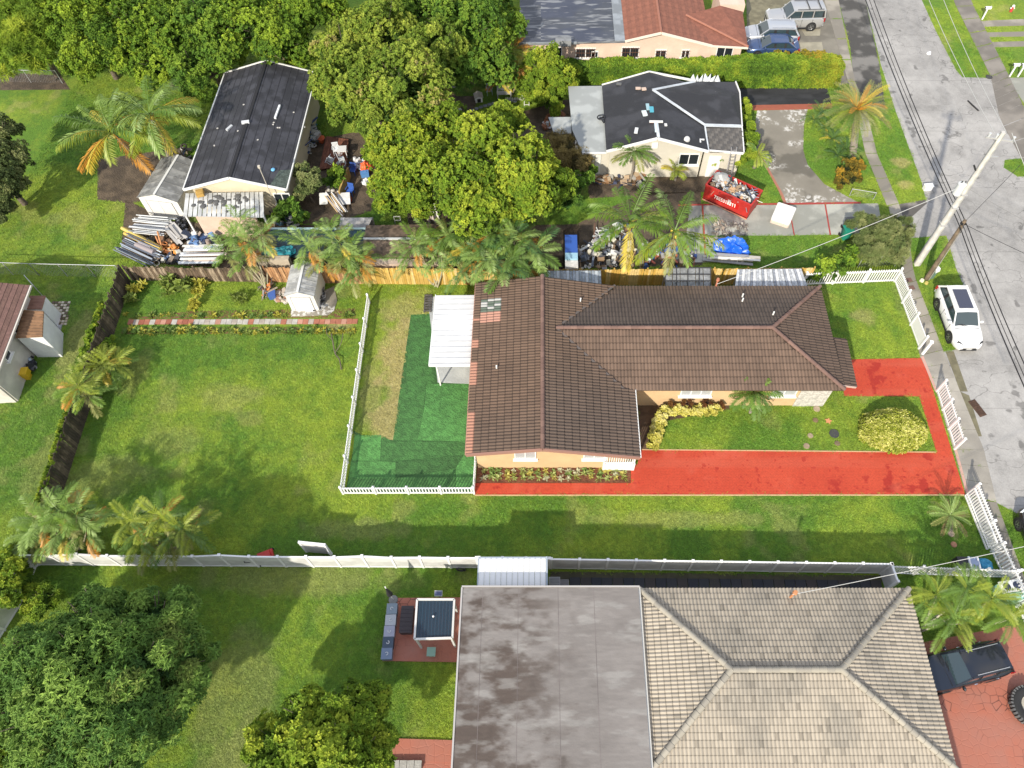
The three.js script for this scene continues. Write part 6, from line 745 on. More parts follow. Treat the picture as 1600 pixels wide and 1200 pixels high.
function car(name, label, { L, W, H, hood = 0.95, belt = 1.05, wb, wr = 0.36, cowl = 0.2, wsTop = -0.02, roofEnd = -0.4, rearBase = -0.46, paint, tail = 1.0, sunroof, rails, bars, cladding, pos, turn, boxy = 0, dark = false }) {
  const t = thing(name, label, 'car', pos, turn), hw = W / 2, X = (f) => f * L, gc = 0.24;
  const top = (f) => (f > cowl ? lerp(belt - 0.03, hood - lerp(0.2, 0.08, boxy), sm(cowl, 0.52, f) ** 1.3) : f < -0.44 ? lerp(belt, tail, sm(-0.44, -0.5, f)) : belt), half = (f) => hw * (1 - (f > 0 ? lerp(0.3, 0.12, boxy) : lerp(0.2, 0.08, boxy)) * Math.pow(Math.abs(f) * 2, lerp(7, 6, boxy))), secs = [];
  for (const f of [-0.5, -0.49, -0.465, -0.42, -0.36, -0.28, -0.2, -0.1, 0, 0.08, 0.15, 0.2, 0.26, 0.32, 0.38, 0.43, 0.47, 0.49, 0.5]) { const end = Math.abs(f) > 0.485 ? (Math.abs(f) - 0.485) / 0.015 : 0, w = half(f) * (1 - 0.1 * end), y1 = top(f) - 0.1 * end, y0 = gc + 0.1 * end + (Math.abs(f) > 0.44 ? 0.06 : 0), sh = lerp(0.9, 0.86, boxy);
    const ring = [[0, y0], [w * 0.86, y0], [w * 0.97, y0 + 0.12], [w, lerp(y0, y1, 0.45)], [w * 0.985, lerp(y0, y1, 0.75)], [w * 0.95, y1 - 0.06], [w * sh, y1], [w * 0.5, y1 + 0.025], [0, y1 + 0.035]], full = [...ring.map(([z, y]) => V(X(f), y, z)), ...ring.slice(0, -1).reverse().map(([z, y]) => V(X(f), y, -z))]; secs.push(full); }
  part('body', loft(secs), paint, t);
  // cabin: painted shell with windows let into it
  const zb = hw * 0.9, zt = hw * lerp(0.72, 0.8, boxy), zr = hw * lerp(0.66, 0.76, boxy), y0 = belt - 0.03, y1 = H - 0.07, xs = [X(cowl), X(wsTop), X(roofEnd), X(rearBase)];
  const A = (x, y, z) => [V(x, y, z), V(x, y, -z)], b0 = A(xs[0], y0, zb * 0.94), r0 = A(xs[1], y1, zt), r1 = A(xs[2], y1, zr), b1 = A(xs[3], y0 + 0.02, zb * 0.92);
  part('cabin', merge([poly([b0[0], r0[0], r1[0], b1[0]], false), poly([b0[1], r0[1], r1[1], b1[1]], true), poly([b0[0], b0[1], r0[1], r0[0]]), poly([b1[0], r1[0], r1[1], b1[1]])]), blackTrim, t);
  const inset = (q, k, out) => { const c = q.reduce((s, p) => s.add(p), V(0, 0, 0)).multiplyScalar(1 / q.length), n = q[1].clone().sub(q[0]).cross(q[2].clone().sub(q[0])).normalize(); if (n.dot(c.clone().sub(V(X(-0.1), y0, 0))) < 0) n.negate(); return q.map((p) => p.clone().lerp(c, k).addScaledVector(n, out)); };
  const pane = (nm, q, k = 0.07, out = 0.012) => part(nm, poly(inset(q, k, out)), carGlass, t);
  pane('windscreen', [b0[0], b0[1], r0[1], r0[0]], 0.05); pane('rear_window', [b1[0], b1[1], r1[1], r1[0]], 0.12);
  const cut = (s, f0, f1) => { const lo = (f) => b0[s].clone().lerp(b1[s], f), hi = (f) => { const x = lo(f).x; return x > xs[1] ? b0[s].clone().lerp(r0[s], (xs[0] - x) / (xs[0] - xs[1])) : x < xs[2] ? b1[s].clone().lerp(r1[s], (x - xs[3]) / Math.max(0.01, xs[2] - xs[3])) : r0[s].clone().lerp(r1[s], (xs[1] - x) / (xs[1] - xs[2])); }; const q = [lo(f0), lo(f1), hi(f1), hi(f0)]; if (f0 < 0.3) { const k = (xs[0] - xs[1]) / (xs[0] - xs[3]); if (f1 > k) q.splice(3, 0, r0[s].clone()); } return q; };
  for (const s of [0, 1]) { pane('side_window', cut(s, 0.05, 0.36), 0.09); pane('side_window', cut(s, 0.4, 0.66), 0.09); pane('side_window', cut(s, 0.7, 0.93), 0.12); }
  const pil = (a, b, w) => beam(a, b, w, w); part('pillars', merge([0, 1].flatMap((s) => [pil(b0[s], r0[s], 0.07), pil(b1[s], r1[s], 0.11), ...(boxy ? [0.38, 0.68] : []).map((f) => { const q = cut(s, f, f + 0.02); return beam(q[0], q[q.length - 1], 0.09, 0.05); }), beam(r0[s], r1[s], 0.08, 0.08), beam(b0[s], b1[s], 0.05, 0.06)])), paint, t);
  const rs = []; for (let i = 0; i <= 8; i++) { const f = i / 8, x = lerp(xs[1] + 0.06, xs[2] - 0.06, f), z = lerp(zt, zr, f) * 1.02, e = i === 0 || i === 8 ? 0.03 : 0; rs.push([-1, -0.96, -0.75, 0, 0.75, 0.96, 1].map((k) => V(x, y1 + 0.02 + 0.05 * (1 - k * k) - e + 0.02 * Math.sin(f * 3.14), k * z)).reverse()); } part('roof', loft(rs, false), paint, t);
  if (sunroof) part('sunroof', box((xs[1] - xs[2]) * 0.74, 0.012, zr * 1.45, lerp(xs[1], xs[2], 0.47), y1 + 0.098, 0), phys([0.012, 0.02, 0.06], 0.06, { clearcoat: 1 }), t);
  if (rails) for (const s of [-1, 1]) part('roof_rail', bar(V(xs[1] - 0.25, y1 + 0.09, s * zr * 0.95), V(xs[2] + 0.15, y1 + 0.09, s * zr * 0.95), 0.025), rails, t);
  if (bars) for (const f of [0.48, 0.85]) part('roof_bar', box(0.06, 0.04, zr * 2, lerp(xs[1], xs[2], f), y1 + 0.13, 0), blackTrim, t);
  for (const x of [wb / 2 + 0.06, -wb / 2 + 0.06]) for (const s of [-1, 1]) { const g = new THREE.CylinderGeometry(wr + 0.07, wr + 0.07, 0.12, 20, 1, false, 0, Math.PI * 2); g.rotateX(Math.PI / 2); g.translate(x, wr + 0.01, s * (hw - 0.055)); part('wheel_arch', boxUV(g), blackTrim, t); wheelParts(t, x, wr, s * (hw - 0.1), wr, 0.24); }
  for (const s of [-1, 1]) { part('headlight', beam(V(X(0.478), top(0.478) - 0.05, s * half(0.478) * 0.6), V(X(0.43), top(0.43) - 0.02, s * half(0.43) * 0.92), 0.1, 0.1), dark ? blackTrim : lampM, t); part('tail_light', box(0.1, 0.3, 0.2, X(-0.488), belt - 0.2, s * hw * 0.82), redLamp, t); part('mirror', merge([new THREE.SphereGeometry(0.12, 10, 8).scale(0.7, 0.8, 1.1).translate(X(cowl) - 0.28, belt + 0.1, s * (hw + 0.06))]), paint, t); }
  part('grille', box(0.1, 0.3, W * 0.44, X(0.487), top(0.487) - 0.2, 0, 0, 0, 0.3), blackTrim, t); part('front_bumper', box(0.06, 0.16, W * 0.55, X(0.496), 0.4, 0), blackTrim, t); part('hood_line', merge([-1, 1].map((s) => beam(V(X(cowl + 0.02), belt + 0.005, s * hw * 0.5), V(X(0.44), hood - 0.1, s * hw * 0.4), 0.02, 0.012))), paint, t); part('panel_gap', merge([box(0.02, 0.02, W * 0.8, X(cowl) + 0.16, top(cowl + 0.03) + 0.03, 0), ...[-1, 1].flatMap((s) => [0.17, -0.08, -0.27].map((f) => box(0.018, belt - 0.45, 0.02, X(f), (belt + 0.35) / 2, s * half(f) * 0.992)))]), blackTrim, t); part('wiper', merge([-1, 1].map((s) => beam(V(X(cowl) + 0.02, belt + 0.02, s * 0.1), V(X(cowl) - 0.12, belt + 0.1, s * 0.1 + 0.5), 0.02, 0.02))), blackTrim, t); part('rear_bumper', box(0.12, 0.16, W * 0.8, X(-0.493), 0.45, 0), cladding || blackTrim, t); part('number_plate', box(0.02, 0.12, 0.36, X(0.502), 0.5, 0), std([0.7, 0.7, 0.68], 0.5), t);
  for (const f of [0.16, -0.1, -0.3]) for (const s of [-1, 1]) if (f > -0.25) part('door_handle', box(0.16, 0.03, 0.03, X(f - 0.18), belt - 0.16, s * hw * 0.985), chrome, t);
  if (cladding) for (const s of [-1, 1]) part('sill_trim', box(L * 0.5, 0.12, 0.05, 0, gc + 0.08, s * hw * 0.985), blackTrim, t);
  return t;
}
const paintM = (c, m = 0.1) => phys(c, 0.32, { metalness: m, clearcoat: 1, clearcoatRoughness: 0.06 });
{ const p0 = G(1465, 475, 0.36), p1 = G(1483.5, 526, 0.36), d = p1.clone().sub(p0).normalize(), right = V(-d.z, 0, d.x), c = p0.clone().add(p1).multiplyScalar(0.5).setY(0.012).addScaledVector(right, -0.88); car('white_car', 'white car with dark panoramic sunroof parked on the verge by the street', { L: 4.95, W: 1.98, H: 1.68, wb: p0.distanceTo(p1), wr: 0.38, hood: 1.02, belt: 1.06, cowl: 0.21, wsTop: 0.05, roofEnd: -0.38, rearBase: -0.475, paint: paintM([0.8, 0.8, 0.79]), sunroof: true, dark: true, pos: c, turn: -Math.atan2(d.z, d.x), cladding: vinyl }); }
car('silver_car', 'boxy silver car with black roof bars on the top driveway', { L: 5.1, W: 2.0, H: 1.92, wb: 2.95, wr: 0.4, hood: 1.16, belt: 1.2, cowl: 0.2, wsTop: 0.08, roofEnd: -0.465, rearBase: -0.49, boxy: 1, paint: paintM([0.5, 0.5, 0.5], 0.5), bars: true, rails: blackTrim, cladding: std([0.5, 0.5, 0.5], 0.5), pos: G(1240, 50).setY(0.02).add(V(0, 0, -1.0)), turn: Math.PI + 0.04 });
car('silver_car', 'rounded silver car right between the boxy one and the blue car', { L: 4.8, W: 1.92, H: 1.68, wb: 2.8, wr: 0.36, hood: 1.02, belt: 1.08, cowl: 0.24, wsTop: 0.08, roofEnd: -0.4, rearBase: -0.485, paint: paintM([0.52, 0.54, 0.57], 0.5), rails: chrome, pos: G(1203, 75).setY(0.02).add(V(0, 0, -0.95)), turn: Math.PI - 0.03 });
car('blue_car', 'dark blue car half hidden by the hedge beside the two silver cars', { L: 4.5, W: 1.8, H: 1.42, wb: 2.6, wr: 0.33, hood: 0.85, belt: 0.9, cowl: 0.24, wsTop: 0.06, roofEnd: -0.26, rearBase: -0.42, paint: paintM([0.04, 0.08, 0.2], 0.4), pos: G(1205, 88).setY(0.01).add(V(0, 0, -0.55)), turn: Math.PI - 0.02 });
car('black_car', 'black car with chrome roof rails on the southern red driveway', { L: 4.6, W: 1.85, H: 1.68, wb: 2.7, wr: 0.37, hood: 1.02, belt: 1.06, cowl: 0.22, wsTop: 0.07, roofEnd: -0.4, rearBase: -0.475, paint: paintM([0.006, 0.008, 0.014], 0.1), rails: chrome, pos: G(1494, 1046).setY(0.03), turn: Math.PI + 0.22 });
car('dark_car', 'dark car cut off by the right edge near the street verge', { L: 4.7, W: 1.85, H: 1.5, wb: 2.8, wr: 0.34, hood: 0.9, belt: 0.95, cowl: 0.22, wsTop: 0.05, roofEnd: -0.3, rearBase: -0.44, paint: paintM([0.012, 0.012, 0.014], 0.2), pos: G(1592, 830).setY(0.012).add(V(0.72, 0, 1.2)), turn: Math.PI / 2 - 0.02 });
// ---------------------------------------------------------------- poles and wires
const wireM = std([0.02, 0.02, 0.022], 0.6), whiteWire = std([0.5, 0.5, 0.48], 0.6);
const poleBase = G(1432, 413), poleTop = G(1566, 210, 11.6);
{ const t = thing('utility_pole', 'tall square white concrete utility pole leaning over the street', 'utility pole', poleBase.clone()), d = poleTop.clone().sub(poleBase), m = mottled([0.66, 0.64, 0.6], [0.52, 0.5, 0.46], { metres: 2 });
  const g = new THREE.CylinderGeometry(0.15, 0.27, d.length() + 0.3, 4); g.rotateY(Math.PI / 4); g.applyQuaternion(new THREE.Quaternion().setFromUnitVectors(V(0, 1, 0), d.clone().normalize())); g.translate(d.x / 2, d.y / 2, d.z / 2); part('shaft', boxUV(g.toNonIndexed()), m, t);
  const at = (f) => d.clone().multiplyScalar(f); part('cross_arm', beam(at(0.97).add(V(-0.7, 0, -0.2)), at(0.97).add(V(0.8, 0, 0.2)), 0.09, 0.09), std([0.5, 0.5, 0.5], 0.5, { metalness: 0.4 }), t);
  for (const k of [-0.6, -0.2, 0.7]) { const q = at(0.97).add(V(k, 0.18, k * 0.25)); part('insulator', cyl(0.05, 0.08, 0.25, q.x, q.y, q.z, 8), std([0.55, 0.57, 0.58], 0.3), t); }
  part('fuse_switch', beam(at(0.78).add(V(-0.55, 0.3, 0.1)), at(0.78).add(V(-0.25, -0.1, 0.1)), 0.08, 0.1), blackTrim, t); part('bracket', beam(at(0.86), at(0.86).add(V(0.5, 0.1, 0.2)), 0.06, 0.06), galv, t);
  const tr = at(0.64).add(V(-0.5, 0, 0.1)); part('transformer', merge([cyl(0.26, 0.26, 0.8, tr.x, tr.y, tr.z, 14), cyl(0.2, 0.1, 0.14, tr.x, tr.y + 0.46, tr.z, 12), beam(tr, at(0.64), 0.08, 0.1)]), std([0.6, 0.62, 0.62], 0.5), t); for (const s of [-1, 1]) part('bushing', cyl(0.04, 0.03, 0.2, tr.x + s * 0.1, tr.y + 0.55, tr.z, 6), std([0.05, 0.05, 0.05], 0.4), t);
  for (const f of [0.5, 0.6, 0.36]) part('strap', beam(at(f).add(V(-0.2, 0, 0)), at(f).add(V(0.2, 0, 0)), 0.5, 0.05), std([0.4, 0.4, 0.4], 0.5), t); }
const stubB = G(1447, 436), stubT = G(1505, 349, 5.2);
{ const t = thing('pole_stub', 'short brown wooden pole carrying the black cables beside the white pole', 'utility pole', stubB.clone()), d = stubT.clone().sub(stubB), m = mottled([0.2, 0.15, 0.1], [0.12, 0.085, 0.06], { metres: 1 }); part('shaft', bar(V(0, -0.1, 0), d.clone().multiplyScalar(1.05), 0.16, 0.11, 9), m, t); part('cable_clamp', box(0.3, 0.16, 0.2, d.x, d.y, d.z), blackTrim, t); part('riser_pipe', bar(V(0.16, 0, 0.1), d.clone().multiplyScalar(0.95).add(V(0.16, 0, 0.06)), 0.03), std([0.3, 0.28, 0.25], 0.6), t); }
function wire(label, pts, r, m, group) { const o = pts[0].clone(); const c = []; for (let i = 0; i + 1 < pts.length; i++) { const a = pts[i], b = pts[i + 1], L = a.distanceTo(b); for (let k = 0; k < 8; k++) { const f = k / 8; c.push(a.clone().lerp(b, f).add(V(0, -L * 0.06 * f * (1 - f), 0)).sub(o)); } } c.push(pts[pts.length - 1].clone().sub(o)); return solo('cable', label, 'cable', tube(c, r, 40, 5), m, o, 0, group); }
const along = (x0, y0, xm, ym, x1, y1, h) => [G(x0, y0, h + 1), G(xm, ym, h), G(x1, y1, h + 1)];
wire('thickest black street cable, leftmost of the bundle by the brown pole', along(1332, -60, 1499, 352, 1640, 690, 5.2), 0.036, wireM); wire('black street cable in the middle of the bundle by the brown pole', along(1338, -60, 1504, 350, 1648, 690, 5.25), 0.022, wireM); wire('black street cable, rightmost of the bundle by the brown pole', along(1345, -60, 1511, 352, 1658, 690, 5.3), 0.032, wireM);
wire('thin pale power line running from the tall pole towards the top, left of its pair', [poleTop.clone().add(V(-0.5, 0.1, 0)), G(1428, -60, 10.6)], 0.018, whiteWire); wire('thin pale power line running from the tall pole towards the top, right of its pair', [poleTop.clone().add(V(0.2, 0.1, 0)), G(1452, -60, 10.6)], 0.018, whiteWire); wire('thin pale power line from the tall pole to the right edge', [poleTop.clone().add(V(0.5, 0.1, 0)), G(1720, 520, 10.6)], 0.018, whiteWire);
wire('white service cable from the tall pole to the mast on the brown tile roof', [G(1492, 296, 7.6), G(1120, 444, 3.3)], 0.02, whiteWire); wire('white service cable over the street fence to the mast on the sand tile roof', [G(1700, 832, 6.5), G(1238, 929, 3.7)], 0.016, whiteWire);
wire('thin dark wire from the brown pole towards the right edge', [stubT.clone(), G(1680, 430, 6)], 0.016, wireM); wire('thin dark wire from the brown pole up past the white pole', [stubT.clone(), G(1590, 262, 7), G(1700, 150, 8)], 0.014, wireM); wire('thin grey wire from the transformer to the right edge', [poleBase.clone().lerp(poleTop, 0.64), G(1700, 395, 7)], 0.014, std([0.2, 0.2, 0.2]));
// ---------------------------------------------------------------- street furniture
function mailbox(label, px, py, h = 1.05, turn = 0) { const t = thing('mailbox', label, 'mailbox', G(px, py), turn); part('post', box(0.1, h, 0.1, 0, h / 2, 0), vinyl, t); const g = new THREE.CylinderGeometry(0.13, 0.13, 0.5, 12, 1, false, -Math.PI / 2, Math.PI); g.rotateX(Math.PI / 2); g.rotateY(Math.PI / 2); g.translate(0, h + 0.12, 0); part('box', merge([boxUV(g), box(0.5, 0.13, 0.26, 0, h + 0.06, 0)]), vinyl, t); part('door', box(0.015, 0.2, 0.22, 0.257, h + 0.1, 0), std([0.6, 0.6, 0.6], 0.5), t); return t; }
mailbox('single white mailbox on the lawn at the top right corner', 1534, 31, 1.1); mailbox('white mailbox on the right lawn, left of its pair', 1577, 120, 1.1); mailbox('white mailbox on the right lawn, right of its pair', 1590, 120, 1.1);
{ const t = thing('utility_box', 'white box on the verge at the end of the northern grass strip', 'box', G(1448, 296)); part('cabinet', box(0.62, 0.4, 0.34, 0, 0.2, 0, 0.1), vinyl, t); part('lid', box(0.68, 0.05, 0.4, 0, 0.42, 0, 0.1), whitePaint, t); }
{ const t = thing('fire_hydrant', 'small red and white hydrant on the lawn at the top right', 'hydrant', G(1579, 18)); part('body', cyl(0.13, 0.11, 0.5, 0, 0.25, 0, 12), std([0.55, 0.05, 0.05], 0.5), t); part('cap', new THREE.SphereGeometry(0.13, 12, 8).translate(0, 0.52, 0), vinyl, t); for (const s of [-1, 1]) part('nozzle', box(0.1, 0.1, 0.12, s * 0.14, 0.34, 0), vinyl, t); }
const castIron = std([0.05, 0.05, 0.052], 0.7);
function cover(name, label, px, py, r, m, y = 0.04, cat = 'manhole cover') { const t = thing(name, label, cat, G(px, py)); part('lid', cyl(r, r, 0.03, 0, y, 0, 22), m, t); part('ring', new THREE.TorusGeometry(r, 0.025, 6, 24).rotateX(Math.PI / 2).translate(0, y + 0.01, 0), m, t); return t; }
cover('manhole_cover', 'dark manhole cover on the far right pavement', 1545, 121, 0.26, castIron, 0.045); cover('septic_lid', 'round black lid in the front lawn beside the clipped round shrub', 1303, 678, 0.28, castIron, 0.04);
for (const [x, y, r, c, l] of [[1276, 639, 0.22, [0.42, 0.33, 0.24], 'pale round stepping stone nearest the peach wall'], [1274, 657, 0.18, [0.22, 0.15, 0.08], 'brown round stepping stone, second from the peach wall'], [1266, 681, 0.18, [0.38, 0.3, 0.2], 'pale round stepping stone left of the black lid'], [1260, 697, 0.2, [0.36, 0.27, 0.18], 'pale round stepping stone nearest the red driveway'], [1308, 693, 0.18, [0.2, 0.15, 0.09], 'brown round stepping stone just below the black lid'], [1486, 834, 0.2, [0.55, 0.42, 0.32], 'pale round stepping stone by the spiky pale palm'], [1490, 851, 0.18, [0.5, 0.25, 0.15], 'reddish round stepping stone right below the pale one by the spiky palm']]) solo('stepping_stone', l, 'stepping stone', merge([cyl(r, r * 0.95, 0.05, 0, 0.025, 0, 16), cyl(r * 0.8, r * 0.8, 0.012, 0, 0.056, 0, 16)]), mottled(c, c.map((v) => v * 0.75), { metres: 0.6 }), G(x, y));
solo('garden_star', 'small orange star shaped stone in the front lawn', 'stepping stone', (() => { const s = new THREE.Shape(); for (let i = 0; i < 10; i++) { const a = i * 0.628, r = i % 2 ? 0.12 : 0.24; s[i ? 'lineTo' : 'moveTo'](Math.cos(a) * r, Math.sin(a) * r); } const g = new THREE.ExtrudeGeometry(s, { depth: 0.05, bevelEnabled: false }); g.rotateX(-Math.PI / 2); return boxUV(g); })(), std([0.6, 0.26, 0.12], 0.8), G(1294, 658));
solo('drain_grate', 'rusty drain grate set in the street by the kerb', 'drain', merge([box(0.5, 0.03, 1.2, 0, 0.02, 0), ...Array.from({ length: 9 }, (_, i) => box(0.44, 0.03, 0.05, 0, 0.04, -0.5 + i * 0.125))]), mottled([0.1, 0.055, 0.035], [0.05, 0.035, 0.03], { metres: 0.6 }), G(1527, 638), 0.35);
for (const [x, y, l] of [[1420, 438, 'dark square meter box lid in the pavement, upper of the two'], [1424, 450, 'dark square meter box lid in the pavement, lower of the two']]) solo('meter_box', l, 'utility cover', merge([box(0.4, 0.02, 0.34, 0, 0.045, 0), box(0.3, 0.02, 0.24, 0, 0.058, 0)]), std([0.16, 0.09, 0.07], 0.8), G(x, y), 0.2);
for (const [x, y, r, l] of [[1440, 439, 0.16, 'small white round cap by the brown pole, left one'], [1447, 443, 0.14, 'small yellowish round cap by the brown pole, right one']]) solo('drain_plug', l, 'pipe cap', cyl(r, r * 0.8, 0.14, 0, 0.07, 0, 12), r > 0.15 ? std([0.7, 0.68, 0.5], 0.6) : std([0.5, 0.42, 0.12], 0.6), G(x, y));
{ const t = thing('cable_box', 'white and green cable box at the foot of the brown pole', 'utility box', G(1454, 434), 0.3); part('cabinet', box(0.28, 0.8, 0.24, 0, 0.4, 0), std([0.12, 0.2, 0.16], 0.6), t); part('cover', box(0.32, 0.36, 0.28, 0.06, 0.86, 0, 0, 0, 0.3), vinyl, t); }
solo('oil_can', 'small white cap lying in the middle of the street', 'debris', merge([cyl(0.2, 0.16, 0.1, 0, 0.06, 0, 12), cyl(0.1, 0.08, 0.12, 0.05, 0.14, 0, 10)]), vinyl, G(1451, 84));
solo('street_debris', 'dark strip of rubber on the street below the right driveway', 'debris', tube([V(0, 0.04, 0), V(0.2, 0.06, 0.6), V(0.5, 0.04, 1.3)], 0.07, 10, 5), wireM, G(1512, 158));
// ---------------------------------------------------------------- dumpster with its load
{
  const A = G(1097, 312), B = G(1166, 344), Cc = G(1183, 321), d = B.clone().sub(A), L = d.length() * 1.0, W2 = Cc.clone().sub(B).length(), u = d.clone().normalize(), turn = -Math.atan2(u.z, u.x), H = 1.35, red = mottled([0.5, 0.03, 0.022], [0.38, 0.022, 0.018], { metres: 2, rough: 0.5 }), inn = std([0.12, 0.03, 0.025], 0.8);
  const t = thing('dumpster', 'red open dumpster heaped with scrap on the concrete drive', 'dumpster', A.clone(), turn);          // local: x along the front, z towards the viewer, front face at z = 0
  part('floor', box(L, 0.1, W2, L / 2, 0.2, -W2 / 2), inn, t); part('side_panel', box(L, H, 0.06, L / 2, H / 2 + 0.12, -0.03), red, t); part('side_panel', box(L, H, 0.06, L / 2, H / 2 + 0.12, -W2 + 0.03), red, t); part('end_panel', box(0.06, H, W2 - 0.12, 0.03, H / 2 + 0.12, -W2 / 2), red, t); part('end_panel', box(0.06, H, W2 - 0.12, L - 0.03, H / 2 + 0.12, -W2 / 2), red, t);
  part('top_rim', merge([box(L + 0.08, 0.09, 0.12, L / 2, H + 0.14, -0.02), box(L + 0.08, 0.09, 0.12, L / 2, H + 0.14, -W2 + 0.02), box(0.12, 0.09, W2, 0.0, H + 0.141, -W2 / 2), box(0.12, 0.09, W2, L, H + 0.141, -W2 / 2)]), red, t); for (let i = 0; i < 5; i++) part('rib', box(0.08, H - 0.05, 0.05, L * (i + 0.5) / 5 + (i === 2 ? 0.3 : 0), H / 2 + 0.1, -W2 - 0.02), red, t); part('base_rail', box(L, 0.06, 0.05, L / 2, 0.1, 0.03), std([0.62, 0.3, 0.2], 0.7), t); for (const z of [-0.3, -W2 + 0.3]) part('skid', box(L, 0.14, 0.14, L / 2, 0.07, z), blackTrim, t);
  // the painted telephone number
  const cv = document.createElement('canvas'); cv.width = 1024; cv.height = 160; const c2 = cv.getContext('2d'); c2.fillStyle = '#b3150f'; c2.fillRect(0, 0, 1024, 160); c2.fillStyle = '#f4efe8'; c2.font = 'bold 150px sans-serif'; c2.textAlign = 'center'; c2.textBaseline = 'middle'; c2.fillText('7865318811', 512, 84, 990);
  const tx = new THREE.CanvasTexture(cv); tx.colorSpace = THREE.SRGBColorSpace; const pl = new THREE.PlaneGeometry(L * 0.6, 0.48); pl.translate(L * 0.47, H * 0.6, 0.006); part('lettering', pl, new THREE.MeshStandardMaterial({ map: tx, roughness: 0.5 }), t);
  const r = rng(77), scrapM = [[0.4, 0.42, 0.46], [0.04, 0.04, 0.05], [0.5, 0.5, 0.48], [0.5, 0.32, 0.18], [0.25, 0.27, 0.3], [0.03, 0.03, 0.035], [0.7, 0.68, 0.64], [0.3, 0.22, 0.15], [0.12, 0.16, 0.24]].map((c) => std(c, 0.7));
  const load = thing('scrap_load', 'heap of grey boards, cartons and black scrap filling the red dumpster', 'scrap heap', A.clone(), turn);
  for (let i = 0; i < 230; i++) { const x = 0.2 + (L - 0.4) * r(), z = -0.2 - (W2 - 0.4) * r(), y = 0.9 + 0.75 * (1 - Math.abs(z + W2 / 2) / (W2 / 2)) * r() + 0.35 * r(), k = r(), m = part(k > 0.6 ? 'board' : k > 0.3 ? 'scrap_box' : 'scrap_pipe', k > 0.6 ? box(0.4 + 0.7 * r(), 0.03, 0.08 + 0.2 * r()) : k > 0.3 ? box(0.12 + 0.3 * r(), 0.08 + 0.15 * r(), 0.12 + 0.22 * r()) : cyl(0.025, 0.025, 0.6 + 0.9 * r(), 0, 0, 0, 6), scrapM[Math.floor(r() * 9)], load); m.position.set(x, y, z); m.rotation.set((r() - 0.5) * 1.2, r() * 6, (r() - 0.5) * 1.2 + (k < 0.3 ? 1.4 : 0)); }
  const bg = new THREE.SphereGeometry(0.62, 18, 12); const bp = bg.attributes.position; for (let i = 0; i < bp.count; i++) { const k = 0.85 + 0.3 * vnoise(bp.getX(i) * 5 + 9, bp.getZ(i) * 5 + bp.getY(i) * 3); bp.setXYZ(i, bp.getX(i) * k * 1.3, bp.getY(i) * k * 0.7, bp.getZ(i) * k); } bg.computeVertexNormals(); const bag = part('sheet_bundle', bg, mottled([0.36, 0.36, 0.35], [0.24, 0.25, 0.25], { metres: 0.8 }), load, 'grey crumpled plastic sheet at the left end of the heap'); bag.position.set(0.65, 1.55, -W2 + 0.6); bag.scale.setScalar(0.8);
}
// white mattress block on the drive
{ const a = G(1222, 340), t = thing('mattress', 'thick white mattress lying askew on the concrete drive', 'mattress', a, -0.45); const rb = (w, h, d, y) => { const s = new THREE.Shape(), k = 0.12; s.moveTo(-w / 2 + k, -d / 2); s.lineTo(w / 2 - k, -d / 2); s.quadraticCurveTo(w / 2, -d / 2, w / 2, -d / 2 + k); s.lineTo(w / 2, d / 2 - k); s.quadraticCurveTo(w / 2, d / 2, w / 2 - k, d / 2); s.lineTo(-w / 2 + k, d / 2); s.quadraticCurveTo(-w / 2, d / 2, -w / 2, d / 2 - k); s.lineTo(-w / 2, -d / 2 + k); s.quadraticCurveTo(-w / 2, -d / 2, -w / 2 + k, -d / 2); const g = new THREE.ExtrudeGeometry(s, { depth: h - 0.04, bevelEnabled: true, bevelSize: 0.03, bevelThickness: 0.02, bevelSegments: 2 }); g.rotateX(-Math.PI / 2); g.translate(0, y, 0); return boxUV(g); }; part('mattress_body', rb(1.35, 0.24, 1.75, 0.3), mottled([0.74, 0.73, 0.7], [0.66, 0.65, 0.62], { metres: 1.5 }), t); part('box_spring', rb(1.35, 0.26, 1.75, 0.02), mottled([0.62, 0.52, 0.44], [0.52, 0.43, 0.36], { metres: 1.5 }), t); }
// wheelie bins
function bin(label, px, py, c, turn, name = 'wheelie_bin') { const t = thing(name, label, 'bin', G(px, py), turn), m = std(c, 0.6); const g = new THREE.CylinderGeometry(0.42, 0.33, 0.95, 4); g.rotateY(Math.PI / 4); g.translate(0, 0.5, 0); part('body', boxUV(g.toNonIndexed()), m, t); part('lid', merge([box(0.66, 0.05, 0.7, 0, 1.0, 0, 0, 0.06), box(0.5, 0.04, 0.5, 0, 1.04, 0, 0, 0.06)]), std(c.map((v) => v * 1.15), 0.5), t); for (const s of [-1, 1]) { const w = new THREE.CylinderGeometry(0.12, 0.12, 0.06, 12); w.rotateZ(Math.PI / 2); w.translate(s * 0.28, 0.12, -0.32); part('wheel', boxUV(w), tyreM, t); } part('handle', box(0.46, 0.04, 0.05, 0, 0.98, -0.38), m, t); return t; }
bin('green wheelie bin at the edge of the big grey green bush', 1319, 372, [0.015, 0.2, 0.14], 0.2); bin('dark grey bin behind the green wheelie bin', 1322, 360, [0.05, 0.055, 0.06], 0.1);
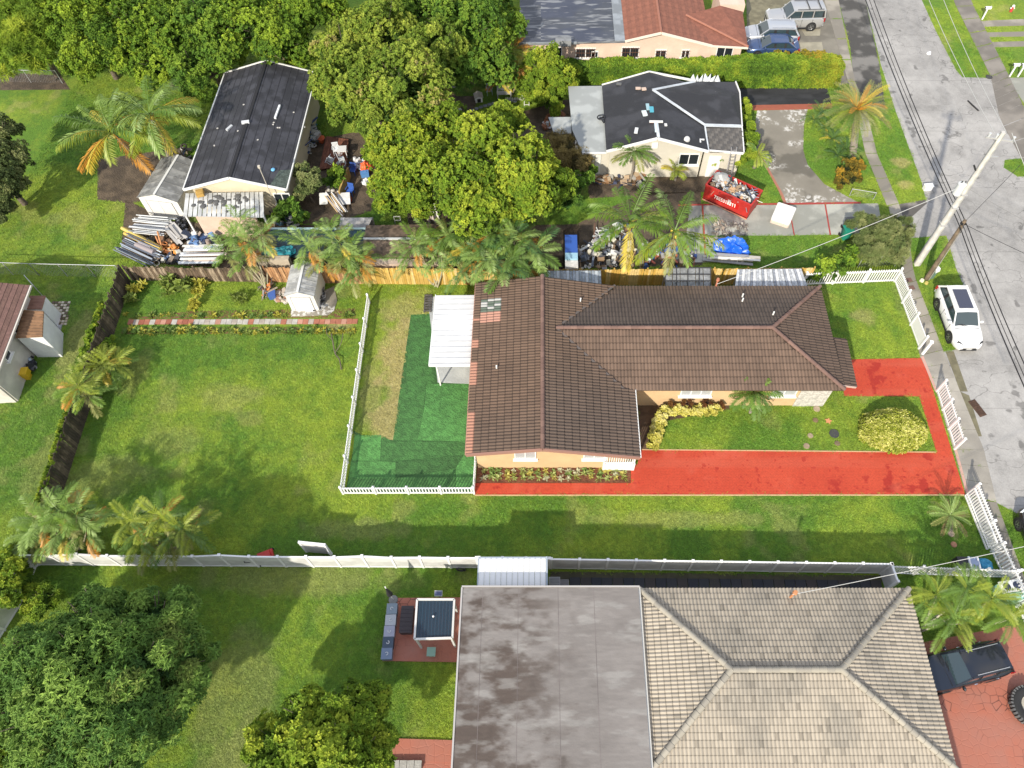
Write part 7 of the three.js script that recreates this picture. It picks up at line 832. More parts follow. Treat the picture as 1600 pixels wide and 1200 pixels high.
// blue tarpaulin over timber
function crumple(w, h, d, seed, amp = 0.5) { const g = new THREE.SphereGeometry(1, 36, 18, 0, 6.2832, 0, Math.PI * 0.55), p = g.attributes.position; for (let i = 0; i < p.count; i++) { const x = p.getX(i), y = p.getY(i), z = p.getZ(i), k = 1 + amp * (fbm(x * 2.2 + seed, z * 2.2 + y * 2, 4) - 0.5) * 1.6; p.setXYZ(i, x * w / 2 * k, Math.max(0.01, (y + 0.15) * h * k), z * d / 2 * k); } g.computeVertexNormals(); return boxUV(toCreasedNormals(g, 0.4)); }
solo('tarpaulin', 'crumpled bright blue tarpaulin heaped beyond the yellow fence', 'tarpaulin', crumple(2.4, 0.75, 1.3, 3, 0.9), phys([0.01, 0.11, 0.6], 0.35, { clearcoat: 0.3 }), G(1144, 392), -0.35);
{ const t = thing('board_pile', 'pile of white and grey boards under the edge of the blue tarpaulin', 'boards', G(1140, 408)), r = rng(6), ms = [std([0.7, 0.69, 0.66]), std([0.45, 0.42, 0.38]), std([0.3, 0.3, 0.31])]; for (let i = 0; i < 9; i++) { const m = part('board', box(2.6 + r(), 0.05, 0.22), ms[i % 3], t); m.position.set((r() - 0.5) * 0.7, 0.05 + 0.055 * i, (r() - 0.5) * 0.5); m.rotation.y = -0.12 + 0.1 * (r() - 0.5); } }
// heaps of small scrap: box, tube, sheet and ball pieces in given colours
const pieceG = [box(0.5, 0.3, 0.35), box(0.35, 0.35, 0.3), box(0.9, 0.05, 0.16), box(0.7, 0.03, 0.45), cyl(0.04, 0.04, 1.2, 0, 0, 0, 6), cyl(0.17, 0.14, 0.38, 0, 0, 0, 12), new THREE.SphereGeometry(0.2, 10, 7).scale(1.2, 0.7, 1), new THREE.TorusGeometry(0.22, 0.06, 6, 14).rotateX(1.3)];
const pieceN = ['crate', 'carton', 'board', 'sheet', 'pipe', 'bucket', 'bag', 'hoop'];
function heap(label, ptsPx, n, cols, seed, hMax = 0.9, size = 1, kinds = [0, 1, 2, 3, 4, 5, 6, 7], name = 'scrap_heap', category = 'scrap heap') {
  const P = ptsPx.map(([x, y]) => G(x, y)), c = P.reduce((s, p) => s.add(p), V(0, 0, 0)).multiplyScalar(1 / P.length), t = thing(name, label, category, c), xz = P.map((p) => [p.x - c.x, p.z - c.z]), r = rng(seed), ms = cols.map((k) => std(k, 0.65)), x0 = Math.min(...xz.map((q) => q[0])), x1 = Math.max(...xz.map((q) => q[0])), z0 = Math.min(...xz.map((q) => q[1])), z1 = Math.max(...xz.map((q) => q[1]));
  n = Math.min(140, Math.round(n * 1.7)); for (let i = 0, g = 0; i < n && g < n * 9; g++) { const x = lerp(x0, x1, r()), z = lerp(z0, z1, r()); if (!inPoly(x, z, xz)) continue; i++; const k = kinds[Math.floor(r() * kinds.length)], m = part(pieceN[k], pieceG[k], ms[Math.floor(r() * ms.length)], t), s = size * (0.4 + 0.75 * r()); m.position.set(x, 0.1 + hMax * r() * r(), z); m.rotation.set((r() - 0.5) * 0.9 + (k === 4 ? 1.5 : 0), r() * 6.28, (r() - 0.5) * 0.9); m.scale.setScalar(s); }
  return t;
}
function stack(name, label, category, a, b, n, spread, cols, seed, { r0 = 0.04, h = 0.3, square = false } = {}) { const o = a.clone().add(b).multiplyScalar(0.5).setY(0), t = thing(name, label, category, o), r = rng(seed), u = b.clone().sub(a).normalize(), v = V(-u.z, 0, u.x), ms = cols.map((c) => std(c, 0.55)); for (let i = 0; i < n; i++) { const off = v.clone().multiplyScalar((i / (n - 1) - 0.5) * spread + 0.06 * (r() - 0.5)), y = r0 + h * (0.25 + 0.75 * r()), p = a.clone().sub(o).add(off).addScaledVector(u, (r() - 0.3) * 0.7), q = b.clone().sub(o).add(off).addScaledVector(u, (r() - 0.7) * 0.7).addScaledVector(v, 0.15 * (r() - 0.5)); p.y = a.y + y; q.y = b.y + y * (0.8 + 0.4 * r()); part(square ? 'board' : 'pipe', square ? beam(p, q, 0.12 + 0.1 * r(), 0.05) : bar(p, q, r0 * (0.8 + 0.6 * r())), ms[Math.floor(r() * ms.length)], t); } return t; }
const greyMix = [[0.5, 0.52, 0.53], [0.35, 0.37, 0.4], [0.62, 0.63, 0.62], [0.2, 0.22, 0.25]], mix = [[0.5, 0.5, 0.48], [0.06, 0.06, 0.07], [0.35, 0.24, 0.15], [0.12, 0.18, 0.3], [0.6, 0.57, 0.5], [0.2, 0.16, 0.12], [0.03, 0.04, 0.06]];
stack('pipe_stack', 'bundle of grey pipes lying right below the white gabled storage shed', 'pipes', G(212, 352, 0.7), G(268, 358, 0.7), 22, 1.7, greyMix, 301, { h: 0.35 });
stack('pipe_stack', 'bundle of dark blue grey pipes slanting along the fence corner', 'pipes', G(192, 384, 0.3), G(248, 410, 0.3), 20, 1.6, [[0.3, 0.34, 0.4], [0.16, 0.18, 0.22], [0.45, 0.5, 0.56], [0.08, 0.09, 0.12]], 302, { h: 0.5 });
stack('board_stack', 'stack of white boards and profiles along the weathered fence', 'boards', G(284, 402, 0.3), G(352, 401, 0.3), 14, 1.5, [[0.72, 0.72, 0.7], [0.6, 0.6, 0.58], [0.55, 0.45, 0.38], [0.66, 0.68, 0.7]], 303, { square: true, h: 0.4 });
stack('board_stack', 'grey planks leaning off the right end of the upper grey pipes', 'boards', G(262, 352, 0.8), G(288, 380, 0.2), 7, 0.8, [[0.4, 0.38, 0.36], [0.5, 0.48, 0.46]], 304, { square: true });
stack('yellow_pipes', 'thick yellow pipes lying across the scrap yard', 'pipes', G(196, 363, 0.4), G(254, 394, 0.4), 3, 0.35, [[0.55, 0.4, 0.1], [0.6, 0.45, 0.13]], 305, { r0: 0.1 });
stack('wide_pipe', 'thick mauve grey tube between the yellow and blue grey pipes', 'pipe', G(220, 386, 0.4), G(243, 397, 0.4), 2, 0.2, [[0.3, 0.26, 0.26], [0.36, 0.32, 0.32]], 306, { r0: 0.19, h: 0.1 });
stack('orange_poles', 'two orange poles leaning on the orange scrap', 'poles', G(246, 366, 0.9), G(255, 395, 0.2), 2, 0.25, [[0.5, 0.22, 0.08]], 307, { r0: 0.05 });
heap('heap of orange rope and cloth in the scrap yard', [[256, 385], [275, 383], [278, 396], [258, 399]], 16, [[0.6, 0.24, 0.05], [0.5, 0.18, 0.05], [0.55, 0.4, 0.25]], 308, 0.6, 0.9, [6, 7, 3, 1]);
heap('scrap heap of dark cans and wheels along the weathered fence', [[240, 402], [290, 400], [292, 412], [240, 414]], 30, mix, 309, 0.5, 0.8);
heap('heap of blue and black bags before the carport', [[292, 370], [338, 368], [342, 395], [296, 396]], 56, [[0.05, 0.1, 0.24], [0.03, 0.04, 0.07], [0.12, 0.22, 0.42], [0.5, 0.5, 0.48], [0.08, 0.07, 0.07], [0.3, 0.24, 0.2]], 310, 1.0, 0.85, [0, 1, 5, 6, 7, 6, 3]);
heap('scatter of wire racks and timber between the two scrap bundles', [[218, 366], [290, 364], [292, 384], [230, 388]], 36, [[0.3, 0.28, 0.24], [0.12, 0.1, 0.07], [0.45, 0.42, 0.38], [0.25, 0.14, 0.08]], 311, 0.8, 0.9, [2, 4, 4, 3, 0]);
heap('dark tools and cases beside the carport wall', [[278, 344], [292, 344], [294, 368], [282, 368]], 18, [[0.02, 0.02, 0.025], [0.06, 0.06, 0.07], [0.4, 0.4, 0.42]], 312, 0.8, 0.8, [0, 1, 5]);
heap('grey and teal junk along the right wall of the black gable house', [[482, 190], [496, 196], [500, 225], [482, 245], [478, 236]], 40, [[0.3, 0.32, 0.33], [0.02, 0.12, 0.18], [0.04, 0.04, 0.045], [0.4, 0.4, 0.4], [0.03, 0.06, 0.2]], 313, 1.0, 0.9);
heap('rubbish between the black gable house and the brown storage shed roof', [[270, 245], [300, 235], [296, 262], [276, 285], [258, 262]], 34, [[0.1, 0.08, 0.06], [0.25, 0.2, 0.14], [0.03, 0.03, 0.035], [0.05, 0.1, 0.25], [0.4, 0.4, 0.38]], 314, 1.0, 0.9);
heap('junk along the dark blue pool cover, left part', [[425, 340], [470, 342], [470, 352], [425, 352]], 26, [[0.05, 0.08, 0.16], [0.5, 0.5, 0.5], [0.03, 0.03, 0.035], [0.1, 0.2, 0.3]], 315, 0.8, 0.9, [0, 1, 5, 3, 6]);
heap('clay pots and buckets at the end of the yellow board fence', [[510, 292], [532, 290], [534, 304], [512, 306]], 22, [[0.4, 0.26, 0.16], [0.6, 0.52, 0.38], [0.5, 0.48, 0.44], [0.15, 0.12, 0.1]], 316, 0.5, 0.8, [5, 5, 6, 1]);
stack('pole_bundle', 'bundle of pale poles propped below the clay pots', 'poles', G(512, 304, 0.9), G(538, 336, 0.1), 8, 0.7, [[0.62, 0.6, 0.58], [0.36, 0.34, 0.36], [0.55, 0.4, 0.2]], 317);
stack('pole_bundle', 'bundle of light metal poles leaning under the central tree', 'poles', G(668, 318, 1.2), G(680, 352, 0.1), 11, 1.1, [[0.55, 0.53, 0.5], [0.62, 0.6, 0.57], [0.35, 0.28, 0.24]], 318);
heap('clutter of motors and frames behind the yellow fence under the coconut palms', [[905, 385], [960, 375], [1000, 395], [990, 425], [900, 425]], 90, [[0.04, 0.04, 0.05], [0.5, 0.47, 0.38], [0.25, 0.25, 0.26], [0.6, 0.6, 0.57], [0.1, 0.12, 0.16], [0.3, 0.2, 0.12]], 319, 0.9, 0.9);
heap('clutter of white frames and shelves left of the coconut palms', [[925, 360], [985, 355], [985, 375], [930, 385]], 36, [[0.6, 0.6, 0.58], [0.4, 0.42, 0.42], [0.2, 0.1, 0.07], [0.05, 0.08, 0.16]], 320, 0.9, 0.9, [0, 2, 3, 4]);
heap('scrap with a blue tub between the two coconut trunks', [[1000, 385], [1050, 380], [1090, 400], [1085, 425], [1000, 425]], 46, [[0.05, 0.1, 0.3], [0.3, 0.3, 0.3], [0.5, 0.5, 0.48], [0.1, 0.06, 0.04], [0.4, 0.1, 0.06]], 321, 0.7, 0.9);
heap('sweepings of leaves and splinters on the concrete below the dumpster', [[1112, 345], [1168, 350], [1165, 368], [1112, 370]], 90, [[0.3, 0.24, 0.18], [0.2, 0.17, 0.14], [0.45, 0.4, 0.34], [0.12, 0.1, 0.1]], 322, 0.08, 0.4, [2, 3, 4]);
heap('timber and panels lying before the white wall of the black felt roofed house', [[930, 278], [1010, 276], [1010, 292], [930, 292]], 26, [[0.25, 0.14, 0.07], [0.4, 0.3, 0.2], [0.04, 0.05, 0.1], [0.35, 0.33, 0.3]], 323, 0.4, 1, [2, 3, 2, 0]);
heap('broken terracotta pots beside the low grey flat roof', [[845, 195], [875, 172], [886, 180], [850, 208]], 30, [[0.32, 0.13, 0.06], [0.24, 0.1, 0.05], [0.5, 0.5, 0.5]], 324, 0.4, 0.8, [5, 1, 3]);
heap('dark furniture and frames in the shade behind the central trees', [[668, 145], [705, 140], [710, 165], [670, 165]], 30, [[0.12, 0.05, 0.03], [0.05, 0.04, 0.04], [0.4, 0.38, 0.35], [0.2, 0.1, 0.07]], 325, 1.0, 0.9, [0, 2, 3]);
heap('poles and boxes around the weathered end of the wood fence', [[408, 448], [428, 446], [432, 462], [410, 466]], 20, [[0.4, 0.34, 0.26], [0.22, 0.2, 0.2], [0.55, 0.2, 0.06], [0.1, 0.09, 0.09]], 326, 0.5, 0.8, [2, 4, 4, 1]);
heap('bricks and slabs left of the white garden shed', [[428, 456], [455, 452], [458, 475], [432, 474]], 26, [[0.42, 0.36, 0.3], [0.36, 0.2, 0.14], [0.5, 0.47, 0.42]], 327, 0.15, 0.7, [0, 3, 1]);
heap('twisted dark metal beside the right wall of the white garden shed', [[497, 470], [504, 450], [508, 452], [506, 482], [498, 486]], 20, [[0.03, 0.03, 0.035], [0.15, 0.14, 0.13], [0.4, 0.4, 0.4]], 328, 0.5, 0.8, [4, 7, 2]);
heap('blue grey cartons and gear by the left white house', [[42, 563], [58, 560], [58, 580], [40, 595], [35, 590]], 18, [[0.4, 0.48, 0.58], [0.06, 0.06, 0.07], [0.03, 0.03, 0.04], [0.3, 0.3, 0.32]], 329, 0.7, 0.9, [0, 1, 5]);
solo('storage_tub', 'yellow plastic tub among dark gear by the left white house', 'tub', merge([box(0.75, 0.4, 0.5, 0, 0.55, 0), box(0.82, 0.05, 0.56, 0, 0.77, 0), box(0.5, 0.35, 0.4, 0, 0.175, 0)]), std([0.62, 0.4, 0.02], 0.5), G(43, 590), 0.1);
// red deck, chairs, buckets
{ const t = thing('wood_deck', 'reddish brown timber deck beside the black gable house', 'deck', G(520, 240)), a = G(511, 216), b = G(545, 221), c = G(543, 262), d = G(500, 268), o = G(520, 240), n = 16, ms = [woodM([0.22, 0.08, 0.05], [0.15, 0.055, 0.035]), woodM([0.26, 0.1, 0.06], [0.18, 0.065, 0.04])]; for (let i = 0; i < n; i++) { const p = a.clone().lerp(b, (i + 0.5) / n).sub(o), q = d.clone().lerp(c, (i + 0.5) / n).sub(o); part('plank', beam(p.setY(0.2), q.setY(0.2), p.distanceTo(b) * 0 + 0.13, 0.06), ms[i % 2], t); } }
function plasticChair(label, px, py, y, c, turn, tip = 0, group) { const t = thing('plastic_chair', label, 'chair', G(px, py).setY(y), turn, group), m = std(c, 0.45); part('seat', box(0.46, 0.04, 0.46, 0, 0.43, 0), m, t); for (let i = 0; i < 5; i++) part('back_slat', box(0.07, 0.45, 0.03, -0.19 + i * 0.095, 0.66, -0.22, 0, -0.15), m, t); part('back_rail', box(0.48, 0.07, 0.04, 0, 0.9, -0.26), m, t); for (const s of [-1, 1]) { part('armrest', box(0.05, 0.03, 0.44, s * 0.25, 0.64, 0), m, t); for (const z of [-0.2, 0.2]) part('leg', box(0.04, 0.43, 0.04, s * 0.21, 0.215, z), m, t); } t.rotation.x = tip; return t; }
plasticChair('white plastic chair standing on the reddish deck, upper left one', 528, 244, 0.23, [0.66, 0.68, 0.7], 0.2); plasticChair('white plastic chair on the reddish deck, half behind the white square table', 536, 258, 0.23, [0.62, 0.65, 0.68], 2.0); plasticChair('white plastic chair tipped over at the front edge of the deck', 520, 252, 0.35, [0.6, 0.63, 0.68], 1.0, 1.2);
plasticChair('bright blue plastic chair in the grass, right of the yellow board', 549, 304, 0, [0.05, 0.13, 0.45], -0.3); plasticChair('blue plastic chair in the shade beside the deck corner', 553, 272, 0, [0.035, 0.08, 0.3], -0.2);
solo('side_table', 'white square plastic table on the reddish deck', 'table', merge([box(0.7, 0.05, 0.7, 0, 0.62, 0), ...[[-1, -1], [1, -1], [-1, 1], [1, 1]].map(([x, z]) => box(0.06, 0.6, 0.06, x * 0.3, 0.3, z * 0.3))]), std([0.68, 0.68, 0.67], 0.5), G(538, 246).setY(0.23), 0.1);
solo('tub', 'round white tub at the front of the reddish deck', 'tub', new THREE.LatheGeometry([[0, 0], [0.28, 0], [0.36, 0.4], [0.39, 0.42], [0.34, 0.4], [0.26, 0.05], [0, 0.05]].map((q) => new THREE.Vector2(...q)), 18), std([0.62, 0.66, 0.66], 0.5), G(535, 262));
heap('white and lilac bags and pots right of the deck', [[555, 250], [570, 250], [572, 268], [556, 268]], 22, [[0.66, 0.64, 0.64], [0.55, 0.55, 0.66], [0.4, 0.34, 0.28], [0.7, 0.7, 0.7]], 330, 0.5, 0.8, [5, 6, 6, 3]);
solo('orange_tub', 'orange red plastic tub under the tree edge, right of the deck', 'tub', crumple(0.9, 0.55, 0.9, 8, 0.5), std([0.75, 0.12, 0.03], 0.5), G(573, 264)); solo('cooler', 'small blue and white cooler right below the orange red tub', 'cooler', merge([box(0.6, 0.34, 0.4, 0, 0.17, 0), box(0.64, 0.06, 0.44, 0, 0.37, 0), box(0.3, 0.04, 0.05, 0, 0.43, 0)]), std([0.1, 0.24, 0.5], 0.5), G(571, 275), 0.2); solo('white_bag', 'small torn white bag lying in the grass under the tree', 'bag', crumple(0.6, 0.3, 0.5, 12, 0.8), std([0.72, 0.72, 0.7], 0.6), G(572, 287)); solo('board', 'upright yellow board dividing the deck from the grass', 'board', box(0.12, 1.0, 2.6, 0, 0.5, 0), woodM([0.5, 0.33, 0.1], [0.36, 0.22, 0.06]), G(541, 295), -0.12); solo('orange_pot', 'orange pot by the top of the reddish deck', 'pot', merge([new THREE.LatheGeometry([[0, 0], [0.2, 0], [0.3, 0.4], [0.33, 0.42], [0.26, 0.38], [0, 0.3]].map((q) => new THREE.Vector2(...q)), 14)]), std([0.6, 0.13, 0.05], 0.6), G(503, 222)); solo('plasterboard', 'square white panel with stains leaning by the pale poles', 'panel', box(0.9, 0.06, 0.9, 0, 0.5, 0, 0.1, 0.5), mottled([0.62, 0.62, 0.62], [0.45, 0.45, 0.46], { metres: 0.7 }), G(540, 318)); solo('plasterboard', 'narrow white panel left of the pale poles', 'panel', box(0.6, 0.06, 0.9, 0, 0.5, 0, 0.1, 0.4), std([0.66, 0.66, 0.64], 0.6), G(508, 318));
solo('red_bucket', 'small red bucket in the grass below the blue chair', 'bucket', new THREE.LatheGeometry([[0, 0], [0.15, 0], [0.2, 0.34], [0.17, 0.34], [0.12, 0.03], [0, 0.03]].map((q) => new THREE.Vector2(...q)), 14), std([0.5, 0.08, 0.04], 0.6), G(547, 314));
// pool cover, slab roof and low brown roof behind the fence
{ const t = thing('pool_cover', 'dark blue sheeting stretched behind the garden shed palms', 'tarpaulin', G(475, 380)), o = G(475, 380), q = [[420, 358, 1.3], [580, 358, 1.3], [590, 402, 1.3], [408, 402, 1.3]].map(([x, y, h]) => G(x, y, h).sub(o)); part('sheet', plate(q, 0.05), mottled([0.012, 0.05, 0.075], [0.006, 0.022, 0.035], { metres: 3, rough: 0.4, bump: 0.03 }), t); part('rim', beam(q[0].clone().add(V(0, 0.04, 0)), q[1].clone().add(V(0, 0.04, 0)), 0.14, 0.1), std([0.4, 0.55, 0.55], 0.5), t); const m = part('crumpled_edge', crumple(2.0, 0.3, 0.9, 5, 0.9), std([0.01, 0.2, 0.25], 0.45), t); m.position.copy(G(440, 395, 1.3).sub(o)); }
{ const t = thing('concrete_shelf', 'white stained concrete slab on blocks above the areca palms', 'slab', G(560, 352)), o = G(560, 352), q = [[532, 340, 0.8], [582, 340, 0.8], [574, 356, 0.8], [530, 356, 0.8]].map(([x, y, h]) => G(x, y, h).sub(o)); part('top_slab', plate(q, 0.12), mottled([0.55, 0.53, 0.52], [0.28, 0.26, 0.26], { metres: 1.5 }), t); for (const p of q) part('block', box(0.25, 0.7, 0.25, p.x * 0.9, 0.35, p.z * 0.8), std([0.4, 0.38, 0.36]), t); }
{ const t = thing('low_roof', 'low brown stained roof with a white ridge strip behind the yellow fence', 'roof', G(630, 390)), o = G(630, 390), q = [[572, 352, 1.5], [690, 350, 1.5], [690, 372, 1.9], [568, 372, 1.9]].map(([x, y, h]) => G(x, y, h).sub(o)), q2 = [[568, 374, 1.9], [690, 374, 1.9], [692, 402, 1.5], [566, 402, 1.5]].map(([x, y, h]) => G(x, y, h).sub(o)), m = mottled([0.24, 0.17, 0.12], [0.1, 0.075, 0.06], { metres: 2.4, scale: 10 }); part('roof_sheet', plate(q, 0.06), m, t); part('roof_sheet', plate(q2, 0.06), m, t); part('ridge_strip', beam(q2[0].clone().add(V(0, 0.06, 0)), q2[1].clone().add(V(0, 0.06, 0)), 0.16, 0.08), std([0.55, 0.56, 0.55], 0.5), t); for (const p of [q2[2], q2[3], q[0], q[1]]) part('post', box(0.1, p.y - 0.05, 0.1, p.x * 0.95, p.y / 2 - 0.03, p.z * 0.95), wGrey[0], t); }
// small roofs along the north side of the tiled house
function slatRoof(name, label, pts, n, ms, along = 0) { const P = pts.map(([x, y, h]) => G(x, y, h)), o = P.reduce((s, p) => s.add(p), V(0, 0, 0)).multiplyScalar(0.25).setY(0), Q = P.map((p) => p.clone().sub(o)), t = thing(name, label, 'lean-to roof', o); for (let i = 0; i < n; i++) { const f0 = (i + 0.04) / n, f1 = (i + 0.96) / n, q = [Q[0].clone().lerp(Q[1], f0), Q[0].clone().lerp(Q[1], f1), Q[3].clone().lerp(Q[2], f1), Q[3].clone().lerp(Q[2], f0)]; q.forEach((p) => { p.y += 0.02 * (i % 2); }); part('roof_panel', plate(q, 0.03), ms[i % ms.length], t); } for (const p of Q) part('post', box(0.08, p.y - 0.06, 0.08, p.x * 0.96, p.y / 2 - 0.03, p.z * 0.9), std([0.3, 0.3, 0.3]), t); return t; }
const steelM = (a, b) => mottled(a, b, { metres: 1.2, scale: 8, rough: 0.5 });
slatRoof('lean_to_roof', 'blue grey corrugated lean-to roof beside the ridge end of the brown tile roof', [[850, 423, 2.1], [939, 423, 2.1], [940, 449, 2.0], [850, 438, 2.0]], 18, [steelM([0.36, 0.4, 0.45], [0.22, 0.25, 0.3]), steelM([0.5, 0.54, 0.58], [0.34, 0.38, 0.42]), steelM([0.28, 0.32, 0.36], [0.18, 0.2, 0.24])]);
{ const t = slatRoof('panel_roof', 'dark grey panelled lean-to roof under the right coconut palm', [[1039, 419, 2.2], [1110, 419, 2.2], [1112, 450, 2.0], [1038, 450, 2.0]], 6, [steelM([0.3, 0.31, 0.32], [0.2, 0.2, 0.22])]); const o = t.position; for (let k = 0; k < 4; k++) { const y = lerp(419, 450, k / 3), h = lerp(2.2, 2.0, k / 3), a = G(1038, y, h).sub(o).add(V(0, 0.05, 0)), b = G(1111, y, h).sub(o).add(V(0, 0.05, 0)); part('batten', beam(a, b, 0.06, 0.05), std([0.04, 0.04, 0.045], 0.6), t); } for (let k = 0; k <= 4; k++) { const x = lerp(1039, 1110, k / 4), a = G(x, 419, 2.2).sub(o).add(V(0, 0.055, 0)), b = G(x, 450, 2.0).sub(o).add(V(0, 0.055, 0)); part('batten', beam(a, b, 0.05, 0.05), std([0.04, 0.04, 0.045], 0.6), t); } }
slatRoof('lean_to_roof', 'streaky white and grey corrugated roof beside the north picket fence', [[1152, 421, 2.1], [1252, 420, 2.1], [1262, 448, 1.9], [1148, 449, 1.9]], 24, [steelM([0.62, 0.64, 0.66], [0.4, 0.42, 0.45]), steelM([0.3, 0.32, 0.36], [0.18, 0.19, 0.22]), steelM([0.7, 0.71, 0.72], [0.5, 0.52, 0.54]), steelM([0.45, 0.47, 0.5], [0.25, 0.27, 0.3])]);
{ const o = G(892, 400), t = thing('portable_tank', 'upright blue and white tank behind the fence, left of the clutter', 'tank', o), top = G(892, 366, 2.0).sub(o); part('blue_half', box(0.85, 0.5, 1.6, top.x, 1.8, top.z + 0.9), std([0.03, 0.1, 0.4], 0.45), t); part('pale_band', box(0.85, 0.5, 0.55, top.x, 1.78, top.z + 2.0), std([0.3, 0.5, 0.62], 0.5), t); part('white_end', box(0.87, 1.6, 0.6, top.x, 1.1, top.z + 2.6), mottled([0.66, 0.64, 0.6], [0.5, 0.48, 0.44], { metres: 1 }), t); part('stand', box(0.8, 1.5, 2.4, top.x, 0.78, top.z + 1.3), std([0.2, 0.2, 0.2]), t); }
// ---------------------------------------------------------------- southern garden
{ const o = G(680, 990), t = thing('covered_hot_tub', 'square pergola with dark blue ribbed cover and white rim on the stamped patio', 'pergola', o), q = [[652, 937, 2.2], [710, 937, 2.2], [707, 997, 2.2], [648, 999, 2.2]].map(([x, y, h]) => G(x, y, h).sub(o)), ms = [std([0.012, 0.028, 0.045], 0.4), std([0.018, 0.04, 0.062], 0.4)]; const n = 22; for (let i = 0; i < n; i++) { const f0 = i / n, f1 = (i + 0.9) / n, p = [q[0].clone().lerp(q[1], f0), q[0].clone().lerp(q[1], f1), q[3].clone().lerp(q[2], f1), q[3].clone().lerp(q[2], f0)]; part('roof_slat', plate(p, 0.05), ms[i % 2], t); } part('rim', merge([0, 1, 2, 3].map((i) => beam(q[i].clone().add(V(0, 0.02, 0)), q[(i + 1) % 4].clone().add(V(0, 0.02, 0)), 0.1, 0.14))), std([0.62, 0.62, 0.6], 0.5), t); for (const p of q) part('post', box(0.1, 2.1, 0.1, p.x * 0.94, 1.1, p.z * 0.94), std([0.5, 0.5, 0.5]), t); const f = G(677, 963, 2.3).sub(o); part('finial', new THREE.SphereGeometry(0.06, 8, 6).translate(f.x, 2.3, f.z), vinyl, t); }
solo('bench', 'dark brown wicker bench left of the dark blue covered pergola', 'bench', merge([box(0.62, 0.5, 1.35, 0, 0.25, 0), box(0.66, 0.06, 1.4, 0, 0.53, 0), ...Array.from({ length: 6 }, (_, i) => box(0.64, 0.02, 0.05, 0, 0.57, -0.55 + i * 0.22))]), std([0.05, 0.04, 0.045], 0.7), G(638, 972).setY(0.09));
solo('small_table', 'small pale green table at the front of the dark blue covered pergola', 'table', merge([box(0.45, 0.05, 0.45, 0, 0.5, 0), box(0.3, 0.5, 0.3, 0, 0.25, 0)]), std([0.26, 0.42, 0.34], 0.6), G(676, 1022).setY(0.09));
{ const r = rng(19), labels = ['first dark square storage box of the row, at the umbrella', 'pale grey square storage box, second from the umbrella', 'lilac grey square storage box, middle of the row', 'nearly black square storage box, fourth from the umbrella', 'blue grey square storage box at the near end of the row'], cs = [[0.16, 0.2, 0.24], [0.32, 0.34, 0.37], [0.26, 0.27, 0.34], [0.04, 0.06, 0.09], [0.13, 0.17, 0.25]]; labels.forEach((l, i) => { const p = G(615 - i * 2.0, 955 + i * 17.4), t = thing('storage_box', l, 'storage box', p.setY(0.09), 0.03, 'square storage boxes on the stamped patio edge'), w = 0.52; part('body', box(w, 0.4, w, 0, 0.2, 0), std(cs[i], 0.5), t); part('lid', box(w + 0.04, 0.06, w + 0.04, 0, 0.43, 0), std(cs[i].map((v) => v * 1.2), 0.45), t); const g = new THREE.TorusGeometry(0.07, 0.02, 6, 14, 4.6); g.rotateX(-Math.PI / 2); g.rotateY(i * 1.1); g.translate(0, 0.475, 0); part('emblem', boxUV(g), std([0.6, 0.62, 0.65], 0.5), t); }); }
{ const o = G(615, 938), t = thing('parasol', 'closed black parasol standing at the patio corner', 'parasol', o.setY(0.09)), top = G(606, 925, 2.3).sub(G(615, 938)); const m = std([0.015, 0.015, 0.018], 0.8); part('base', cyl(0.26, 0.24, 0.08, 0, 0.04, 0, 16), std([0.2, 0.2, 0.2]), t); part('pole', cyl(0.025, 0.025, 2.4, 0, 1.2, 0, 8), whitePaint, t); const g = new THREE.ConeGeometry(0.16, 1.3, 10); g.translate(0, 1.75, 0); part('folded_canopy', boxUV(g), m, t); part('tip', cyl(0.04, 0.02, 0.12, 0, 2.45, 0, 8), whitePaint, t); }
{ const t = thing('solar_lamp', 'small solar lamp panel standing in the grass behind the pergola', 'lamp', G(688, 934)); part('post', cyl(0.03, 0.03, 0.8, 0, 0.4, 0, 8), blackTrim, t); part('panel', box(0.42, 0.04, 0.3, 0, 0.86, 0, 0, 0.35), std([0.5, 0.5, 0.52], 0.4), t); part('cell', box(0.36, 0.02, 0.2, 0, 0.89, 0.01, 0, 0.35), std([0.12, 0.14, 0.26], 0.3), t); }
solo('hose_coil', 'coiled black hose hanging on the sunlit vinyl fence', 'hose', merge([0, 1, 2, 3].map((i) => new THREE.TorusGeometry(0.2 + 0.02 * i, 0.02, 6, 24).translate(0.03 * i, 0.01 * i, 0.02 * i))), wireM, G(719, 887, 0.35).add(V(0, 0.1, 0.1)), 0, undefined);
{ const t = thing('lawn_mower', 'red lawn mower behind the sunlit vinyl fence', 'lawn mower', G(418, 872), 0.4); part('deck', merge([box(0.85, 0.2, 0.6, 0, 0.28, 0), box(0.5, 0.22, 0.4, 0.05, 0.46, 0)]), std([0.45, 0.03, 0.02], 0.5), t); for (const [x, z] of [[-0.32, -0.34], [-0.32, 0.34], [0.34, -0.34], [0.34, 0.34]]) { const g = new THREE.CylinderGeometry(0.14, 0.14, 0.08, 14); g.rotateX(Math.PI / 2); g.translate(x, 0.14, z); part('wheel', boxUV(g), tyreM, t); } part('handle', merge([bar(V(-0.4, 0.35, -0.2), V(-1.0, 0.95, -0.2), 0.02), bar(V(-0.4, 0.35, 0.2), V(-1.0, 0.95, 0.2), 0.02), bar(V(-1.0, 0.95, -0.2), V(-1.0, 0.95, 0.2), 0.02)]), blackTrim, t); }
solo('cooler', 'small blue and white cooler box near the poles at the weathered fence', 'cooler', merge([box(0.45, 0.35, 0.5, 0, 0.18, 0), box(0.5, 0.05, 0.55, 0, 0.38, 0), box(0.05, 0.12, 0.3, 0.24, 0.45, 0)]), std([0.06, 0.12, 0.36], 0.5), G(427, 464), 0.2);
